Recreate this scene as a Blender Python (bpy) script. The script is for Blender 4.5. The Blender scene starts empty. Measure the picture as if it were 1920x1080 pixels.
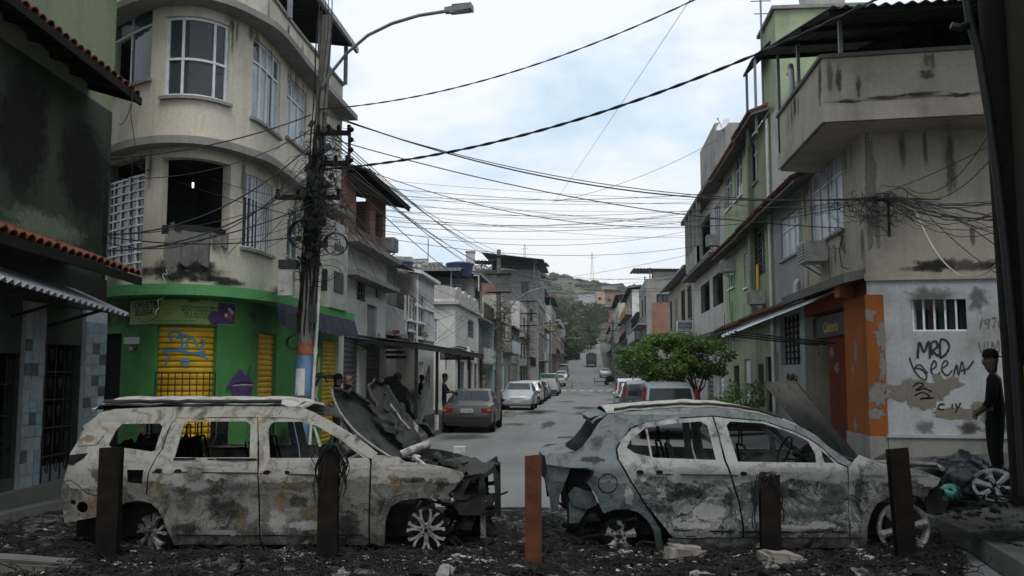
import bpy, bmesh, math, random
from math import radians, sin, cos, pi
from mathutils import Vector, Matrix, noise as mnoise
from mathutils.geometry import delaunay_2d_cdt
random.seed(11)
SC = bpy.context.scene
COL = SC.collection
# ------------------------------------------------------------ camera
FPX = 1700.0                      # focal length in pixels of a 1920 wide frame
CAMP = Vector((0.0, 0.0, 1.9))
YAW, PITCH = radians(4.82), radians(5.41)
cam = bpy.data.cameras.new('camera')
cam.lens = 36.0 * FPX / 1920.0
cam.sensor_width = 36.0
cam.clip_start = 0.1
cam.clip_end = 6000.0
camo = bpy.data.objects.new('camera', cam)
camo.location = CAMP
camo.rotation_euler = (radians(90) + PITCH, 0, YAW)
COL.objects.link(camo)
SC.camera = camo
# ------------------------------------------------------------ sky, sun, exposure
SUN_EL, SUN_AZ = radians(62), radians(165)      # azimuth from +Y (down the street), positive to the right
world = bpy.data.worlds.new('World')
SC.world = world
world.use_nodes = True
wn = world.node_tree
for n in list(wn.nodes):
 wn.nodes.remove(n)
w_out = wn.nodes.new('ShaderNodeOutputWorld')
w_bg = wn.nodes.new('ShaderNodeBackground')
w_bg.inputs['Strength'].default_value = 0.1
w_sky = wn.nodes.new('ShaderNodeTexSky')
w_sky.sky_type = 'NISHITA'
w_sky.sun_disc = False
w_sky.sun_elevation = SUN_EL
w_sky.sun_rotation = SUN_AZ
w_tc = wn.nodes.new('ShaderNodeTexCoord')
w_map = wn.nodes.new('ShaderNodeMapping')
w_map.inputs['Scale'].default_value = (1.0, 1.0, 2.2)
w_map.inputs['Location'].default_value = (3.1, 0.4, 1.7)
wn.links.new(w_tc.outputs['Generated'], w_map.inputs['Vector'])
w_no = wn.nodes.new('ShaderNodeTexNoise')
w_no.inputs['Scale'].default_value = 3.2
w_no.inputs['Detail'].default_value = 7.0
w_no.inputs['Roughness'].default_value = 0.6
w_no.inputs['Distortion'].default_value = 0.25
wn.links.new(w_map.outputs['Vector'], w_no.inputs['Vector'])
w_rp = wn.nodes.new('ShaderNodeValToRGB')
w_rp.color_ramp.elements[0].position = 0.40
w_rp.color_ramp.elements[0].color = (5.5, 7.0, 8.3, 1)       # thin cloud, blue shows through
w_rp.color_ramp.elements[1].position = 0.56
w_rp.color_ramp.elements[1].color = (8.5, 8.9, 9.3, 1)     # thick bright cloud
wn.links.new(w_no.outputs['Fac'], w_rp.inputs['Fac'])
w_mx = wn.nodes.new('ShaderNodeMix')
w_mx.data_type = 'RGBA'
w_mx.inputs['Factor'].default_value = 0.90
wn.links.new(w_sky.outputs['Color'], w_mx.inputs['A'])
wn.links.new(w_rp.outputs['Color'], w_mx.inputs['B'])
wn.links.new(w_mx.outputs['Result'], w_bg.inputs['Color'])
wn.links.new(w_bg.outputs['Background'], w_out.inputs['Surface'])
sun = bpy.data.lights.new('sun', 'SUN')
sun.energy = 1.5
sun.angle = radians(25)
sun.color = (1.0, 0.97, 0.92)
suno = bpy.data.objects.new('sun', sun)
suno.rotation_euler = (radians(90) - SUN_EL, 0, pi - SUN_AZ)
suno.location = (0, 0, 60)
COL.objects.link(suno)
SC.view_settings.view_transform = 'Standard'
SC.view_settings.look = 'None'
SC.view_settings.exposure = 0.30
SC.view_settings.gamma = 1.0
SC.view_settings.use_curve_mapping = False
SC.cycles.use_denoising = True
SC.cycles.adaptive_threshold = 0.02
SC.cycles.max_bounces = 5
SC.cycles.diffuse_bounces = 2
SC.cycles.glossy_bounces = 2
SC.cycles.transparent_max_bounces = 12
SC.cycles.sample_clamp_indirect = 4.0
SC.cycles.caustics_reflective = False
SC.cycles.caustics_refractive = False
# ------------------------------------------------------------ survey helpers (a sight line and where it meets a plane)
FH = Vector((-sin(YAW), cos(YAW), 0))
RT = Vector((cos(YAW), sin(YAW), 0))
FW = Vector((FH.x * cos(PITCH), FH.y * cos(PITCH), sin(PITCH)))
UP = RT.cross(FW)
def ray(px, py):
 return FW + RT * ((px - 960) / FPX) + UP * ((540 - py) / FPX)
def onX(px, py, X):
 d = ray(px, py); return CAMP + d * ((X - CAMP.x) / d.x)
def onY(px, py, Y):
 d = ray(px, py); return CAMP + d * ((Y - CAMP.y) / d.y)
def onZ(px, py, z):
 d = ray(px, py); return CAMP + d * ((z - CAMP.z) / d.z)
def onD(px, py, D):
 d = ray(px, py); return CAMP + d * (D / d.dot(FH))
def XD(px, D, z=0.0):
 """ground position under pixel column px at depth D along the view."""
 p = onD(px, 701, D); return Vector((p.x, p.y, z))
def lerp(a, b, t):
 return a + (b - a) * t
def nz(p, s=1.0):
 return mnoise.noise(Vector(p) * s)
# ------------------------------------------------------------ materials
MATS = {}
class NT:
 def __init__(self, name):
  m = bpy.data.materials.new(name); m.use_nodes = True
  self.m, self.t = m, m.node_tree
  self.b = self.t.nodes['Principled BSDF']
  self.o = self.t.nodes['Material Output']
  self.b.inputs['Roughness'].default_value = 0.85
  tc = self.t.nodes.new('ShaderNodeTexCoord')
  self.obj = tc.outputs['Object']
  self.uv = tc.outputs['UV']
 def new(self, kind, **kw):
  n = self.t.nodes.new(kind)
  for k, v in kw.items():
   setattr(n, k, v)
  return n
 def put(self, sock, v):
  if hasattr(v, 'is_output') or hasattr(v, 'links'):
   self.t.links.new(v, sock)
  else:
   if isinstance(v, (tuple, list)) and len(v) == 3 and len(sock.default_value) == 4:
    v = (*v, 1)
   sock.default_value = v
 def scale(self, s, vec=None, rot=(0, 0, 0), loc=(0, 0, 0)):
  n = self.new('ShaderNodeMapping')
  n.inputs['Scale'].default_value = s if isinstance(s, (tuple, list)) else (s, s, s)
  n.inputs['Rotation'].default_value = rot
  n.inputs['Location'].default_value = loc
  self.put(n.inputs['Vector'], vec or self.obj)
  return n.outputs['Vector']
 def noise(self, scale, detail=5, rough=0.55, vec=None, dist=0.0):
  n = self.new('ShaderNodeTexNoise')
  n.inputs['Scale'].default_value = scale
  n.inputs['Detail'].default_value = detail
  n.inputs['Roughness'].default_value = rough
  n.inputs['Distortion'].default_value = dist
  self.put(n.inputs['Vector'], vec or self.obj)
  return n.outputs['Fac']
 def vor(self, scale, vec=None, feat='F1', out='Distance'):
  n = self.new('ShaderNodeTexVoronoi', feature=feat)
  n.inputs['Scale'].default_value = scale
  self.put(n.inputs['Vector'], vec or self.obj)
  return n.outputs[out]
 def ramp(self, fac, *stops, interp='LINEAR'):
  n = self.new('ShaderNodeValToRGB')
  n.color_ramp.interpolation = interp
  e = n.color_ramp.elements
  while len(e) < len(stops):
   e.new(0.5)
  for el, (p, c) in zip(e, stops):
   el.position = p
   el.color = (c, c, c, 1) if isinstance(c, (int, float)) else (*c, 1)
  self.put(n.inputs['Fac'], fac)
  return n.outputs['Color']
 def mix(self, f, a, b, blend='MIX'):
  n = self.new('ShaderNodeMix', data_type='RGBA', blend_type=blend)
  self.put(n.inputs['Factor'], f); self.put(n.inputs['A'], a); self.put(n.inputs['B'], b)
  return n.outputs['Result']
 def math(self, op, a, b=0.0):
  n = self.new('ShaderNodeMath', operation=op)
  self.put(n.inputs[0], a); self.put(n.inputs[1], b)
  return n.outputs[0]
 def bump(self, h, strength=0.3, dist=0.02):
  n = self.new('ShaderNodeBump')
  n.inputs['Strength'].default_value = strength
  n.inputs['Distance'].default_value = dist
  self.put(n.inputs['Height'], h)
  self.t.links.new(n.outputs['Normal'], self.b.inputs['Normal'])
 def sep(self, vec=None):
  n = self.new('ShaderNodeSeparateXYZ'); self.put(n.inputs[0], vec or self.obj); return n.outputs
 def done(self, col, rough=None, metal=None, spec=None):
  self.put(self.b.inputs['Base Color'], col)
  if rough is not None: self.put(self.b.inputs['Roughness'], rough)
  if metal is not None: self.put(self.b.inputs['Metallic'], metal)
  if spec is not None: self.put(self.b.inputs['Specular IOR Level'], spec)
  MATS[self.m.name] = self.m
  return self.m
def plaster(name, col, stain=(0.05, 0.05, 0.045), amount=0.5, grain=1.0, patch=None):
 """old painted render: blotches, run-off streaks, mould, optional second paint showing."""
 n = NT(name)
 big = n.noise(0.7 * grain, 8, 0.62)
 streak = n.noise(1.0, 6, 0.6, n.scale((3.2, 3.2, 0.28)))
 fine = n.noise(16, 5, 0.7)
 c = n.mix(n.ramp(fine, (0.3, 0.0), (0.7, 1.0)), tuple(x * 0.86 for x in col), tuple(min(1, x * 1.08) for x in col))
 if patch:
  pm = n.ramp(n.noise(0.9, 7, 0.6, dist=0.6), (0.52, 0.0), (0.55, 1.0))
  c = n.mix(pm, c, patch)
 c = n.mix(n.math('MULTIPLY', n.ramp(streak, (0.50, 0.0), (0.80, 1.0)), 0.75 * amount), c, stain)
 c = n.mix(n.math('MULTIPLY', n.ramp(big, (0.48, 0.0), (0.72, 1.0)), amount), c, stain)
 n.bump(n.noise(9, 8, 0.65), 0.25, 0.02)
 return n.done(c, 0.92, spec=0.1)
def rough(name, col, var=0.3, scale=4.0, r=0.85, bump=0.2, col2=None, metal=0.0, th=(0.4, 0.65)):
 n = NT(name)
 f = n.noise(scale, 7, 0.62)
 c = n.mix(n.ramp(f, (th[0], 0.0), (th[1], 1.0)), col, col2 or tuple(x * (1 - var) for x in col))
 f2 = n.noise(scale * 9, 4, 0.7)
 c = n.mix(n.math('MULTIPLY', n.ramp(f2, (0.45, 0.0), (0.75, 1.0)), 0.35), c, tuple(x * 0.55 for x in col))
 if bump: n.bump(f2, bump, 0.01)
 return n.done(c, r, metal, .12 if r > .62 and not metal else .4)
def flat(name, col, r=0.7, metal=0.0, spec=0.5):
 n = NT(name)
 f = n.noise(7, 5, 0.6)
 c = n.mix(n.ramp(f, (0.35, 0.0), (0.7, 1.0)), col, tuple(x * 0.82 for x in col))
 return n.done(c, r, metal, spec)
def glass(name, tint=(0.03, 0.035, 0.04), clear=0.5, r=0.03):
 """window glass: partly see-through, mirror-like towards grazing, slightly dirty."""
 n = NT(name)
 t = n.t
 tr = n.new('ShaderNodeBsdfTransparent'); tr.inputs['Color'].default_value = (0.75, 0.8, 0.8, 1)
 f = n.noise(3, 4, 0.6)
 n.put(n.b.inputs['Base Color'], n.mix(n.ramp(f, (0.3, 0.0), (0.75, 1.0)), tint, tuple(min(1, x * 1.7 + 0.01) for x in tint)))
 n.b.inputs['Roughness'].default_value = r
 n.b.inputs['IOR'].default_value = 1.5
 lw = n.new('ShaderNodeLayerWeight'); lw.inputs['Blend'].default_value = 0.35
 k = n.math('SUBTRACT', 1.0, n.math('MULTIPLY', n.math('SUBTRACT', 1.0, lw.outputs['Facing']), clear))
 ms = n.new('ShaderNodeMixShader')
 n.put(ms.inputs[0], k)
 t.links.new(tr.outputs[0], ms.inputs[1]); t.links.new(n.b.outputs[0], ms.inputs[2])
 t.links.new(ms.outputs[0], n.o.inputs['Surface'])
 MATS[name] = n.m
 return n.m
def bands(name, col, col2, axis, pitch, width=0.15, r=0.8, dirt=0.3, metal=0.0):
 """fine repeated lines too small to model (far tin sheet, far brick courses)."""
 n = NT(name)
 s = n.sep()[axis]
 f = n.math('FRACT', n.math('DIVIDE', s, pitch))
 k = n.math('LESS_THAN', f, width)
 c = n.mix(k, col, col2)
 c = n.mix(n.math('MULTIPLY', n.ramp(n.noise(1.5, 6), (0.45, 0.0), (0.7, 1.0)), dirt), c, (0.04, 0.035, 0.03))
 return n.done(c, r, metal)
# ------------------------------------------------------------ mesh builder
class MB:
 def __init__(self):
  self.v, self.f, self.mi = [], [], []
  self.cur = 0
 def add(self, vs, fs):
  o = len(self.v)
  self.v += [Vector(p) for p in vs]
  self.f += [tuple(i + o for i in f) for f in fs]
  self.mi += [self.cur] * len(fs)
  return self
 def quad(self, a, b, c, d): return self.add([a, b, c, d], [(0, 1, 2, 3)])
 def hexa(self, p):
  """8 corners: bottom ring 0-3, top ring 4-7."""
  return self.add(p, [(3, 2, 1, 0), (4, 5, 6, 7), (0, 1, 5, 4), (1, 2, 6, 5), (2, 3, 7, 6), (3, 0, 4, 7)])
 def box(self, c, s, rz=0.0, R=None):
  c = Vector(c); h = [x / 2 for x in s]
  M = R or Matrix.Rotation(rz, 3, 'Z')
  P = [(-1, -1, -1), (1, -1, -1), (1, 1, -1), (-1, 1, -1), (-1, -1, 1), (1, -1, 1), (1, 1, 1), (-1, 1, 1)]
  return self.hexa([c + M @ Vector((x * h[0], y * h[1], z * h[2])) for x, y, z in P])
 def bar(self, a, b, w, h=None, up=(0, 0, 1)):
  """rectangular bar from a to b."""
  a, b = Vector(a), Vector(b); h = h or w
  d = (b - a).normalized(); u = Vector(up)
  if abs(d.dot(u)) > 0.97: u = Vector((1, 0, 0))
  s = d.cross(u).normalized(); u = s.cross(d)
  q = [(-1, -1), (1, -1), (1, 1), (-1, 1)]
  P = [e + s * (x * w / 2) + u * (y * h / 2) for e in (a, b) for x, y in q]
  return self.hexa(P)
 def tube(self, pts, r, n=6, cap=True):
  pts = [Vector(p) for p in pts]; m = len(pts)
  rs = r if isinstance(r, (list, tuple)) else [r] * m
  o = len(self.v); vs = []
  prev = None
  for i, p in enumerate(pts):
   d = (pts[min(i + 1, m - 1)] - pts[max(i - 1, 0)])
   if d.length < 1e-9: d = Vector((0, 0, 1))
   d.normalize()
   if prev is None:
    s = d.orthogonal().normalized()
   else:
    s = (prev - d * prev.dot(d))
    s = s.normalized() if s.length > 1e-6 else d.orthogonal().normalized()
   prev = s; t = d.cross(s)
   for k in range(n):
    a = 2 * pi * k / n
    vs.append(p + (s * cos(a) + t * sin(a)) * rs[i])
  fs = [(i * n + k, i * n + (k + 1) % n, (i + 1) * n + (k + 1) % n, (i + 1) * n + k) for i in range(m - 1) for k in range(n)]
  if cap: fs += [tuple(range(n - 1, -1, -1)), tuple((m - 1) * n + k for k in range(n))]
  return self.add(vs, fs)
 def lathe(self, prof, n=16, M=None, cap=False):
  """prof: (radius, height) pairs turned about local z."""
  M = M or Matrix.Identity(4)
  vs = [M @ Vector((r * cos(2 * pi * k / n), r * sin(2 * pi * k / n), z)) for r, z in prof for k in range(n)]
  m = len(prof)
  fs = [(i * n + k, i * n + (k + 1) % n, (i + 1) * n + (k + 1) % n, (i + 1) * n + k) for i in range(m - 1) for k in range(n)]
  if cap: fs += [tuple(range(n - 1, -1, -1)), tuple((m - 1) * n + k for k in range(n))]
  return self.add(vs, fs)
 def prism(self, poly, a, b):
  """poly: list of 3-D points, swept from offset a to offset b."""
  n = len(poly); a, b = Vector(a), Vector(b)
  vs = [Vector(p) + a for p in poly] + [Vector(p) + b for p in poly]
  fs = [tuple(range(n - 1, -1, -1)), tuple(range(n, 2 * n))] + [(k, (k + 1) % n, n + (k + 1) % n, n + k) for k in range(n)]
  return self.add(vs, fs)
 def grid(self, fn, nu, nv):
  vs = [fn(i / nu, j / nv) for j in range(nv + 1) for i in range(nu + 1)]
  w = nu + 1
  return self.add(vs, [(j * w + i, j * w + i + 1, (j + 1) * w + i + 1, (j + 1) * w + i) for j in range(nv) for i in range(nu)])
 def blob(self, c, r, sub=1, jit=0.25, seed=0, sq=(1, 1, 1)):
  bm = bmesh.new(); bmesh.ops.create_icosphere(bm, subdivisions=sub, radius=1.0)
  c = Vector(c); vs = []
  for v in bm.verts:
   k = 1 + jit * mnoise.noise(v.co * 1.7 + Vector((seed * 3.1, seed * 1.7, seed)))
   vs.append(c + Vector((v.co.x * sq[0], v.co.y * sq[1], v.co.z * sq[2])) * r * k)
  fs = [tuple(v.index for v in f.verts) for f in bm.faces]
  bm.free()
  return self.add(vs, fs)
 def build(self, name, mat, parent=None, smooth=False, angle=None, label=None, kind=None):
  off = WORLDLOC(parent) if parent else Vector((0, 0, 0))
  me = bpy.data.meshes.new(name)
  me.from_pydata([p - off for p in self.v], [], self.f)
  for m in (mat if isinstance(mat, (list, tuple)) else [mat]):
   me.materials.append(MATS[m] if isinstance(m, str) else m)
  if any(self.mi): me.polygons.foreach_set('material_index', self.mi)
  if smooth:
   me.polygons.foreach_set('use_smooth', [True] * len(me.polygons))
   if angle: me.set_sharp_from_angle(angle=radians(angle))
  me.update()
  o = bpy.data.objects.new(name, me)
  COL.objects.link(o)
  if parent: o.parent = parent
  if label: o['label'] = label
  if kind: o['kind'] = kind
  return o
LOCS = {}
def WORLDLOC(o):
 p = Vector((0, 0, 0))
 while o:
  p += o.location; o = o.parent
 return p
def thing(name, label, cat, loc=(0, 0, 0), group=None):
 o = bpy.data.objects.new(name, None)
 o.empty_display_size = 0.3
 o.location = loc
 COL.objects.link(o)
 return tag(o, label, cat, group)
def tag(o, label=None, cat=None, group=None, kind=None):
 if label: o['label'] = label
 if cat: o['category'] = cat
 if group: o['group'] = group
 if kind: o['kind'] = kind
 return o
def copy_tree(o, parent=None):
 c = o.copy(); COL.objects.link(c); c.parent = parent
 for ch in o.children: copy_tree(ch, c)
 return c
ORD = 'first second third fourth fifth sixth seventh eighth ninth tenth eleventh twelfth thirteenth fourteenth fifteenth sixteenth seventeenth eighteenth nineteenth twentieth twenty-first twenty-second twenty-third twenty-fourth twenty-fifth twenty-sixth'.split()
def text(s, size, mat, loc, xdir, ydir, name='lettering', parent=None, extrude=0.002, align='LEFT', shear=0.0, bold=0.0, sx=1.0):
 """flat lettering standing on a surface, as mesh."""
 cu = bpy.data.curves.new(name, 'FONT'); cu.body = s; cu.size = size; cu.extrude = extrude
 cu.align_x = align; cu.shear = shear; cu.offset = bold; cu.resolution_u = 2
 tmp = bpy.data.objects.new('tmp', cu); COL.objects.link(tmp)
 dg = bpy.context.evaluated_depsgraph_get()
 me = bpy.data.meshes.new_from_object(tmp.evaluated_get(dg))
 bpy.data.objects.remove(tmp)
 x, y = Vector(xdir).normalized(), Vector(ydir).normalized()
 z = x.cross(y)
 off = WORLDLOC(parent) if parent else Vector((0, 0, 0))
 for v in me.vertices:
  v.co = Vector(loc) + x * (v.co.x * sx) + y * v.co.y + z * v.co.z - off
 me.name = name
 me.materials.clear(); me.materials.append(MATS[mat])
 o = bpy.data.objects.new(name, me); COL.objects.link(o)
 if parent: o.parent = parent
 return o
# ------------------------------------------------------------ common materials
plaster('tan_plaster', (0.36, 0.325, 0.26), amount=0.5)
plaster('beige_plaster', (0.60, 0.545, 0.445), stain=(0.10, 0.09, 0.07), amount=0.45)
plaster('grey_plaster', (0.30, 0.29, 0.27), amount=0.5)
plaster('pale_plaster', (0.46, 0.44, 0.41), amount=0.35)
plaster('white_plaster', (0.62, 0.61, 0.57), amount=0.35)
plaster('white_worn', (0.40, 0.41, 0.42), stain=(0.14, 0.13, 0.11), amount=0.6)
plaster('dark_green_plaster', (0.055, 0.068, 0.05), stain=(0.014, 0.014, 0.012), amount=0.7)
plaster('green_paint', (0.075, 0.23, 0.07), stain=(0.03, 0.05, 0.025), amount=0.6)
plaster('bright_green_edge', (0.10, 0.30, 0.11), stain=(0.03, 0.12, 0.03), amount=0.35)
plaster('light_green', (0.32, 0.38, 0.24), amount=0.4)
plaster('olive_green', (0.23, 0.26, 0.16), amount=0.4)
plaster('grey_tile_wall', (0.25, 0.27, 0.26), amount=0.35)
plaster('orange_paint', (0.29, 0.09, 0.024), stain=(0.05, 0.03, 0.02), amount=0.4)
plaster('red_paint', (0.17, 0.03, 0.012), stain=(0.03, 0.015, 0.01), amount=0.5, patch=(0.12, 0.04, 0.015))
plaster('yellow_wall', (0.45, 0.30, 0.05), amount=0.3)
plaster('turquoise_wall', (0.30, 0.39, 0.38), amount=0.35)
plaster('pink_wall', (0.46, 0.33, 0.26), amount=0.4)
plaster('blue_pale', (0.42, 0.45, 0.48), amount=0.35)
plaster('concrete', (0.27, 0.26, 0.24), amount=0.45)
plaster('dark_concrete', (0.13, 0.125, 0.115), amount=0.5)
plaster('black_mould', (0.07, 0.068, 0.06), amount=0.6)
rough('roof_tile', (0.17, 0.068, 0.04), 0.6, 5, 0.9, 0.3)
rough('brick_red', (0.34, 0.13, 0.075), 0.4, 7, 0.9, 0.3)
rough('mortar', (0.24, 0.22, 0.19), 0.3, 9)
rough('tin_dark', (0.035, 0.035, 0.034), 0.4, 3, 0.65)
rough('tin_grey', (0.22, 0.22, 0.22), 0.4, 3, 0.6)
rough('tin_white', (0.62, 0.63, 0.65), 0.2, 2, 0.55, 0.05)
rough('timber_dark', (0.016, 0.013, 0.011), 0.5, 6)
rough('wood_pole', (0.17, 0.16, 0.145), 0.4, 4)
rough('aluminium', (0.55, 0.57, 0.60), 0.15, 5, 0.45, 0, metal=0.3)
rough('white_frame', (0.72, 0.74, 0.76), 0.2, 6, 0.5, 0)
rough('iron_black', (0.011, 0.011, 0.011), 0.3, 8, 0.6)
rough('steel_grey', (0.20, 0.205, 0.21), 0.3, 6, 0.5)
rough('cable_black', (0.009, 0.009, 0.01), 0.3, 6, 0.6, 0)
rough('cable_white', (0.55, 0.55, 0.52), 0.2, 6, 0.6, 0)
rough('dark_inside', (0.006, 0.006, 0.006), 0.3, 2, 0.95)
rough('room_wall', (0.05, 0.05, 0.048), 0.4, 1, 0.95)
rough('pvc_white', (0.6, 0.6, 0.58), 0.25, 5, 0.5, 0.05)
rough('appliance', (0.42, 0.41, 0.38), 0.35, 5, 0.6, 0.05)
rough('blue_tank', (0.03, 0.06, 0.15), 0.3, 3, 0.5, 0)
rough('yellow_shutter', (0.60, 0.36, 0.012), 0.35, 2.5, 0.6, 0.08)
rough('grey_shutter', (0.10, 0.10, 0.10), 0.35, 3, 0.6)
rough('plastic_black', (0.02, 0.02, 0.022), 0.3, 5, 0.5, 0)
rough('cloth_grey', (0.17, 0.165, 0.16), 0.3, 6, 0.95)
rough('awning_cloth', (0.055, 0.06, 0.085), 0.4, 3, 0.95)
rough('blue_paint', (0.16, 0.27, 0.42), 0.4, 4, 0.8)
flat('paper_white', (0.62, 0.62, 0.60)); flat('ink_black', (0.015, 0.015, 0.015)); flat('purple_print', (0.07, 0.03, 0.12))
flat('banner_green', (0.24, 0.36, 0.10)); flat('banner_yellow', (0.65, 0.62, 0.22)); flat('paint_blue_spray', (0.05, 0.22, 0.36))
flat('berry_red', (0.35, 0.10, 0.10)); flat('plate_grey', (0.5, 0.5, 0.5)); flat('sign_gold', (0.55, 0.38, 0.06))
flat('ash_white', (0.40, 0.39, 0.375))
glass('window_glass', (0.05, 0.06, 0.075), 0.45)
glass('frosted_glass', (0.30, 0.33, 0.36), 0.25, 0.35)
glass('car_glass', (0.012, 0.014, 0.015), 0.0, 0.05)
def decal(name, col, soft=1.0, amax=.9):
 """a stain or peeled area with a ragged edge: opaque in its middle, broken up towards its rim."""
 n = NT(name)
 a = n.new('ShaderNodeAttribute', attribute_name='mask')
 f = n.math('ADD', a.outputs['Fac'], n.math('MULTIPLY', n.math('SUBTRACT', n.noise(22 if nm in CARST else 7, 9, .72, dist=.6), .5), 2.4 if nm in CARST else 1.5))
 n.put(n.b.inputs['Alpha'], n.ramp(f, (.25, 0.0), (.25 + .45 * soft, amax)))
 g = n.noise(20, 5, .65)
 return n.done(n.mix(n.ramp(g, (.3, 0.0), (.7, 1.0)), col, tuple(x * .7 for x in col)), .95, spec=.08)
CARST = ('ochre', 'scorch', 'ash', 'teal')
for nm, c_ in (('black_mould', (.035, .034, .03)), ('grey_plaster', (.24, .23, .21)), ('dark_concrete', (.09, .085, .075)), ('olive_green', (.20, .24, .16)), ('ochre_old', (.22, .21, .165)), ('dark_patch', (.028, .025, .022)), ('soot', (.012, .012, .012)), ('asphalt_dark', (.115, .115, .115)), ('drip', (.10, .095, .08)), ('ochre', (.20, .135, .045)), ('scorch', (.025, .025, .024)), ('ash', (.48, .47, .44)), ('teal', (.07, .095, .095)), ('grime', (.06, .06, .05))):
 decal(nm + '_decal', c_, .4 if nm in ('ochre_old', 'grey_plaster', 'scorch', 'ash') else 1.2, {'grime': .5, 'drip': .5, 'asphalt_dark': .55, 'dark_concrete': .7, 'ochre': .5, 'scorch': .5, 'ash': .5, 'teal': .5}.get(nm, .9))
# ============================================================ SETTING
def gz(Y):
 """height of the street along its length: flat at first, then climbing."""
 P = [(-50, 0), (92, 0), (110, .35), (137, 1.3), (170, 2.3), (205, 3.4), (260, 8), (320, 16), (400, 29), (460, 42)]
 for (a, za), (b, zb) in zip(P, P[1:]):
  if Y <= b:
   t = (Y - a) / (b - a); return lerp(za, zb, t)
 return P[-1][1]
XL, XR = -6.5, 5.3            # house fronts left and right
KL, KR = -4.75, 3.35          # kerbs
n = NT('asphalt')
f = n.noise(0.35, 6, 0.6); g = n.noise(60, 4, 0.75); st = n.noise(0.5, 5, 0.6, n.scale((2.2, 0.12, 1)))
c = n.mix(n.ramp(f, (0.35, 0.0), (0.7, 1.0)), (0.19, 0.19, 0.187), (0.14, 0.14, 0.138))
c = n.mix(n.math('MULTIPLY', n.ramp(st, (0.5, 0.0), (0.7, 1.0)), 0.6), c, (0.105, 0.105, 0.104))
c = n.mix(n.math('MULTIPLY', n.ramp(g, (0.55, 0.0), (0.75, 1.0)), 0.5), c, (0.26, 0.255, 0.25))
n.bump(g, 0.35, 0.006)
n.done(c, 0.9, spec=0.25)
n = NT('pavement_concrete')
f = n.noise(0.8, 7, 0.6); g = n.noise(25, 5, 0.7)
c = n.mix(n.ramp(f, (0.35, 0.0), (0.7, 1.0)), (0.11, 0.107, 0.10), (0.055, 0.054, 0.05))
c = n.mix(n.math('MULTIPLY', n.ramp(g, (0.5, 0.0), (0.8, 1.0)), 0.5), c, (0.06, 0.058, 0.055))
n.bump(g, 0.3, 0.01)
n.done(c, 0.92, spec=0.2)
n = NT('scorched_ground')
f = n.noise(1.3, 7, 0.65); g = n.noise(22, 6, 0.75); h = n.noise(5, 6, 0.7, dist=0.8)
c = n.mix(n.ramp(f, (0.4, 0.0), (0.65, 1.0)), (0.009, 0.009, 0.009), (0.024, 0.023, 0.022))
c = n.mix(n.math('MULTIPLY', n.ramp(h, (0.50, 0.0), (0.66, 1.0)), 0.8), c, (0.20, 0.196, 0.188))
c = n.mix(n.math('MULTIPLY', n.ramp(g, (0.58, 0.0), (0.68, 1.0)), 0.55), c, (0.30, 0.295, 0.285))
n.bump(g, 0.8, 0.03)
n.done(c, 0.95, spec=0.08)
n = NT('hill_ground')
f = n.noise(0.012, 8, 0.65); g = n.noise(0.07, 6, 0.7)
c = n.mix(n.ramp(f, (0.42, 0.0), (0.6, 1.0)), (0.12, 0.115, 0.08), (0.07, 0.078, 0.05))
c = n.mix(n.ramp(g, (0.5, 0.0), (0.7, 1.0)), c, (0.05, 0.062, 0.034))
n.done(c, 0.95, spec=0.1)
n = NT('earth')
n.done(n.mix(n.noise(0.2, 6), (0.12, 0.11, 0.09), (0.07, 0.07, 0.06)), 0.95, spec=0.1)
rough('dark_lid', (.06, .058, .055), .4, 8, .7)
flat('road_paint', (0.42, 0.40, 0.26), 0.8)
def strip(name, mat, xs, ys, dz, label, fz=None):
 mb = MB()
 for y0, y1 in zip(ys, ys[1:]):
  for x0, x1 in zip(xs, xs[1:]):
   z = fz or (lambda x, y: gz(y))
   mb.quad((x0, y0, z(x0, y0) + dz), (x1, y0, z(x1, y0) + dz), (x1, y1, z(x1, y1) + dz), (x0, y1, z(x0, y1) + dz))
 return tag(mb.build(name, mat), label, kind='structure')
ys_far = [-40, 0, 20, 40, 60, 80, 92, 101, 110, 120, 137, 150, 170, 190, 205, 230, 260, 290, 320, 360, 400, 460]
strip('ground', 'earth', [-2500, -400, -60, -12, 0, 12, 60, 400, 2500], ys_far + [800, 2500], -0.03, 'bare grey earth under the houses and beyond the street')
road = strip('road', 'asphalt', [KL - 0.05, -2.5, 0, 2, KR + 0.05], [-30, 0, 9, 20, 40, 60, 80, 92, 101, 110, 120, 137, 150, 170, 190, 205, 230, 260, 290, 320, 360, 400, 460], 0.004, 'grey worn asphalt street running uphill between the houses')
strip('cross_street', 'asphalt', [-40, -8, KL - 0.06], [-12, 0, 8, 16, 20], 0.0, 'asphalt of the side street on the left', fz=lambda x, y: 0.0)
strip('cross_street', 'asphalt', [KR + 0.06, 12, 40], [-12, 0, 8, 12, 20], 0.0, 'asphalt of the side street on the right', fz=lambda x, y: 0.0)
# painted crossing bars
for k in range(6):
 mb = MB(); x = -2.9 + k * 0.95
 mb.quad((x, 93.5, 0.016), (x + 0.5, 93.5, 0.016), (x + 0.55, 98.5, gz(98.5) + 0.016), (x + 0.05, 98.5, gz(98.5) + 0.016))
 mb.build('crossing_bar', 'road_paint', road)
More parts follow.
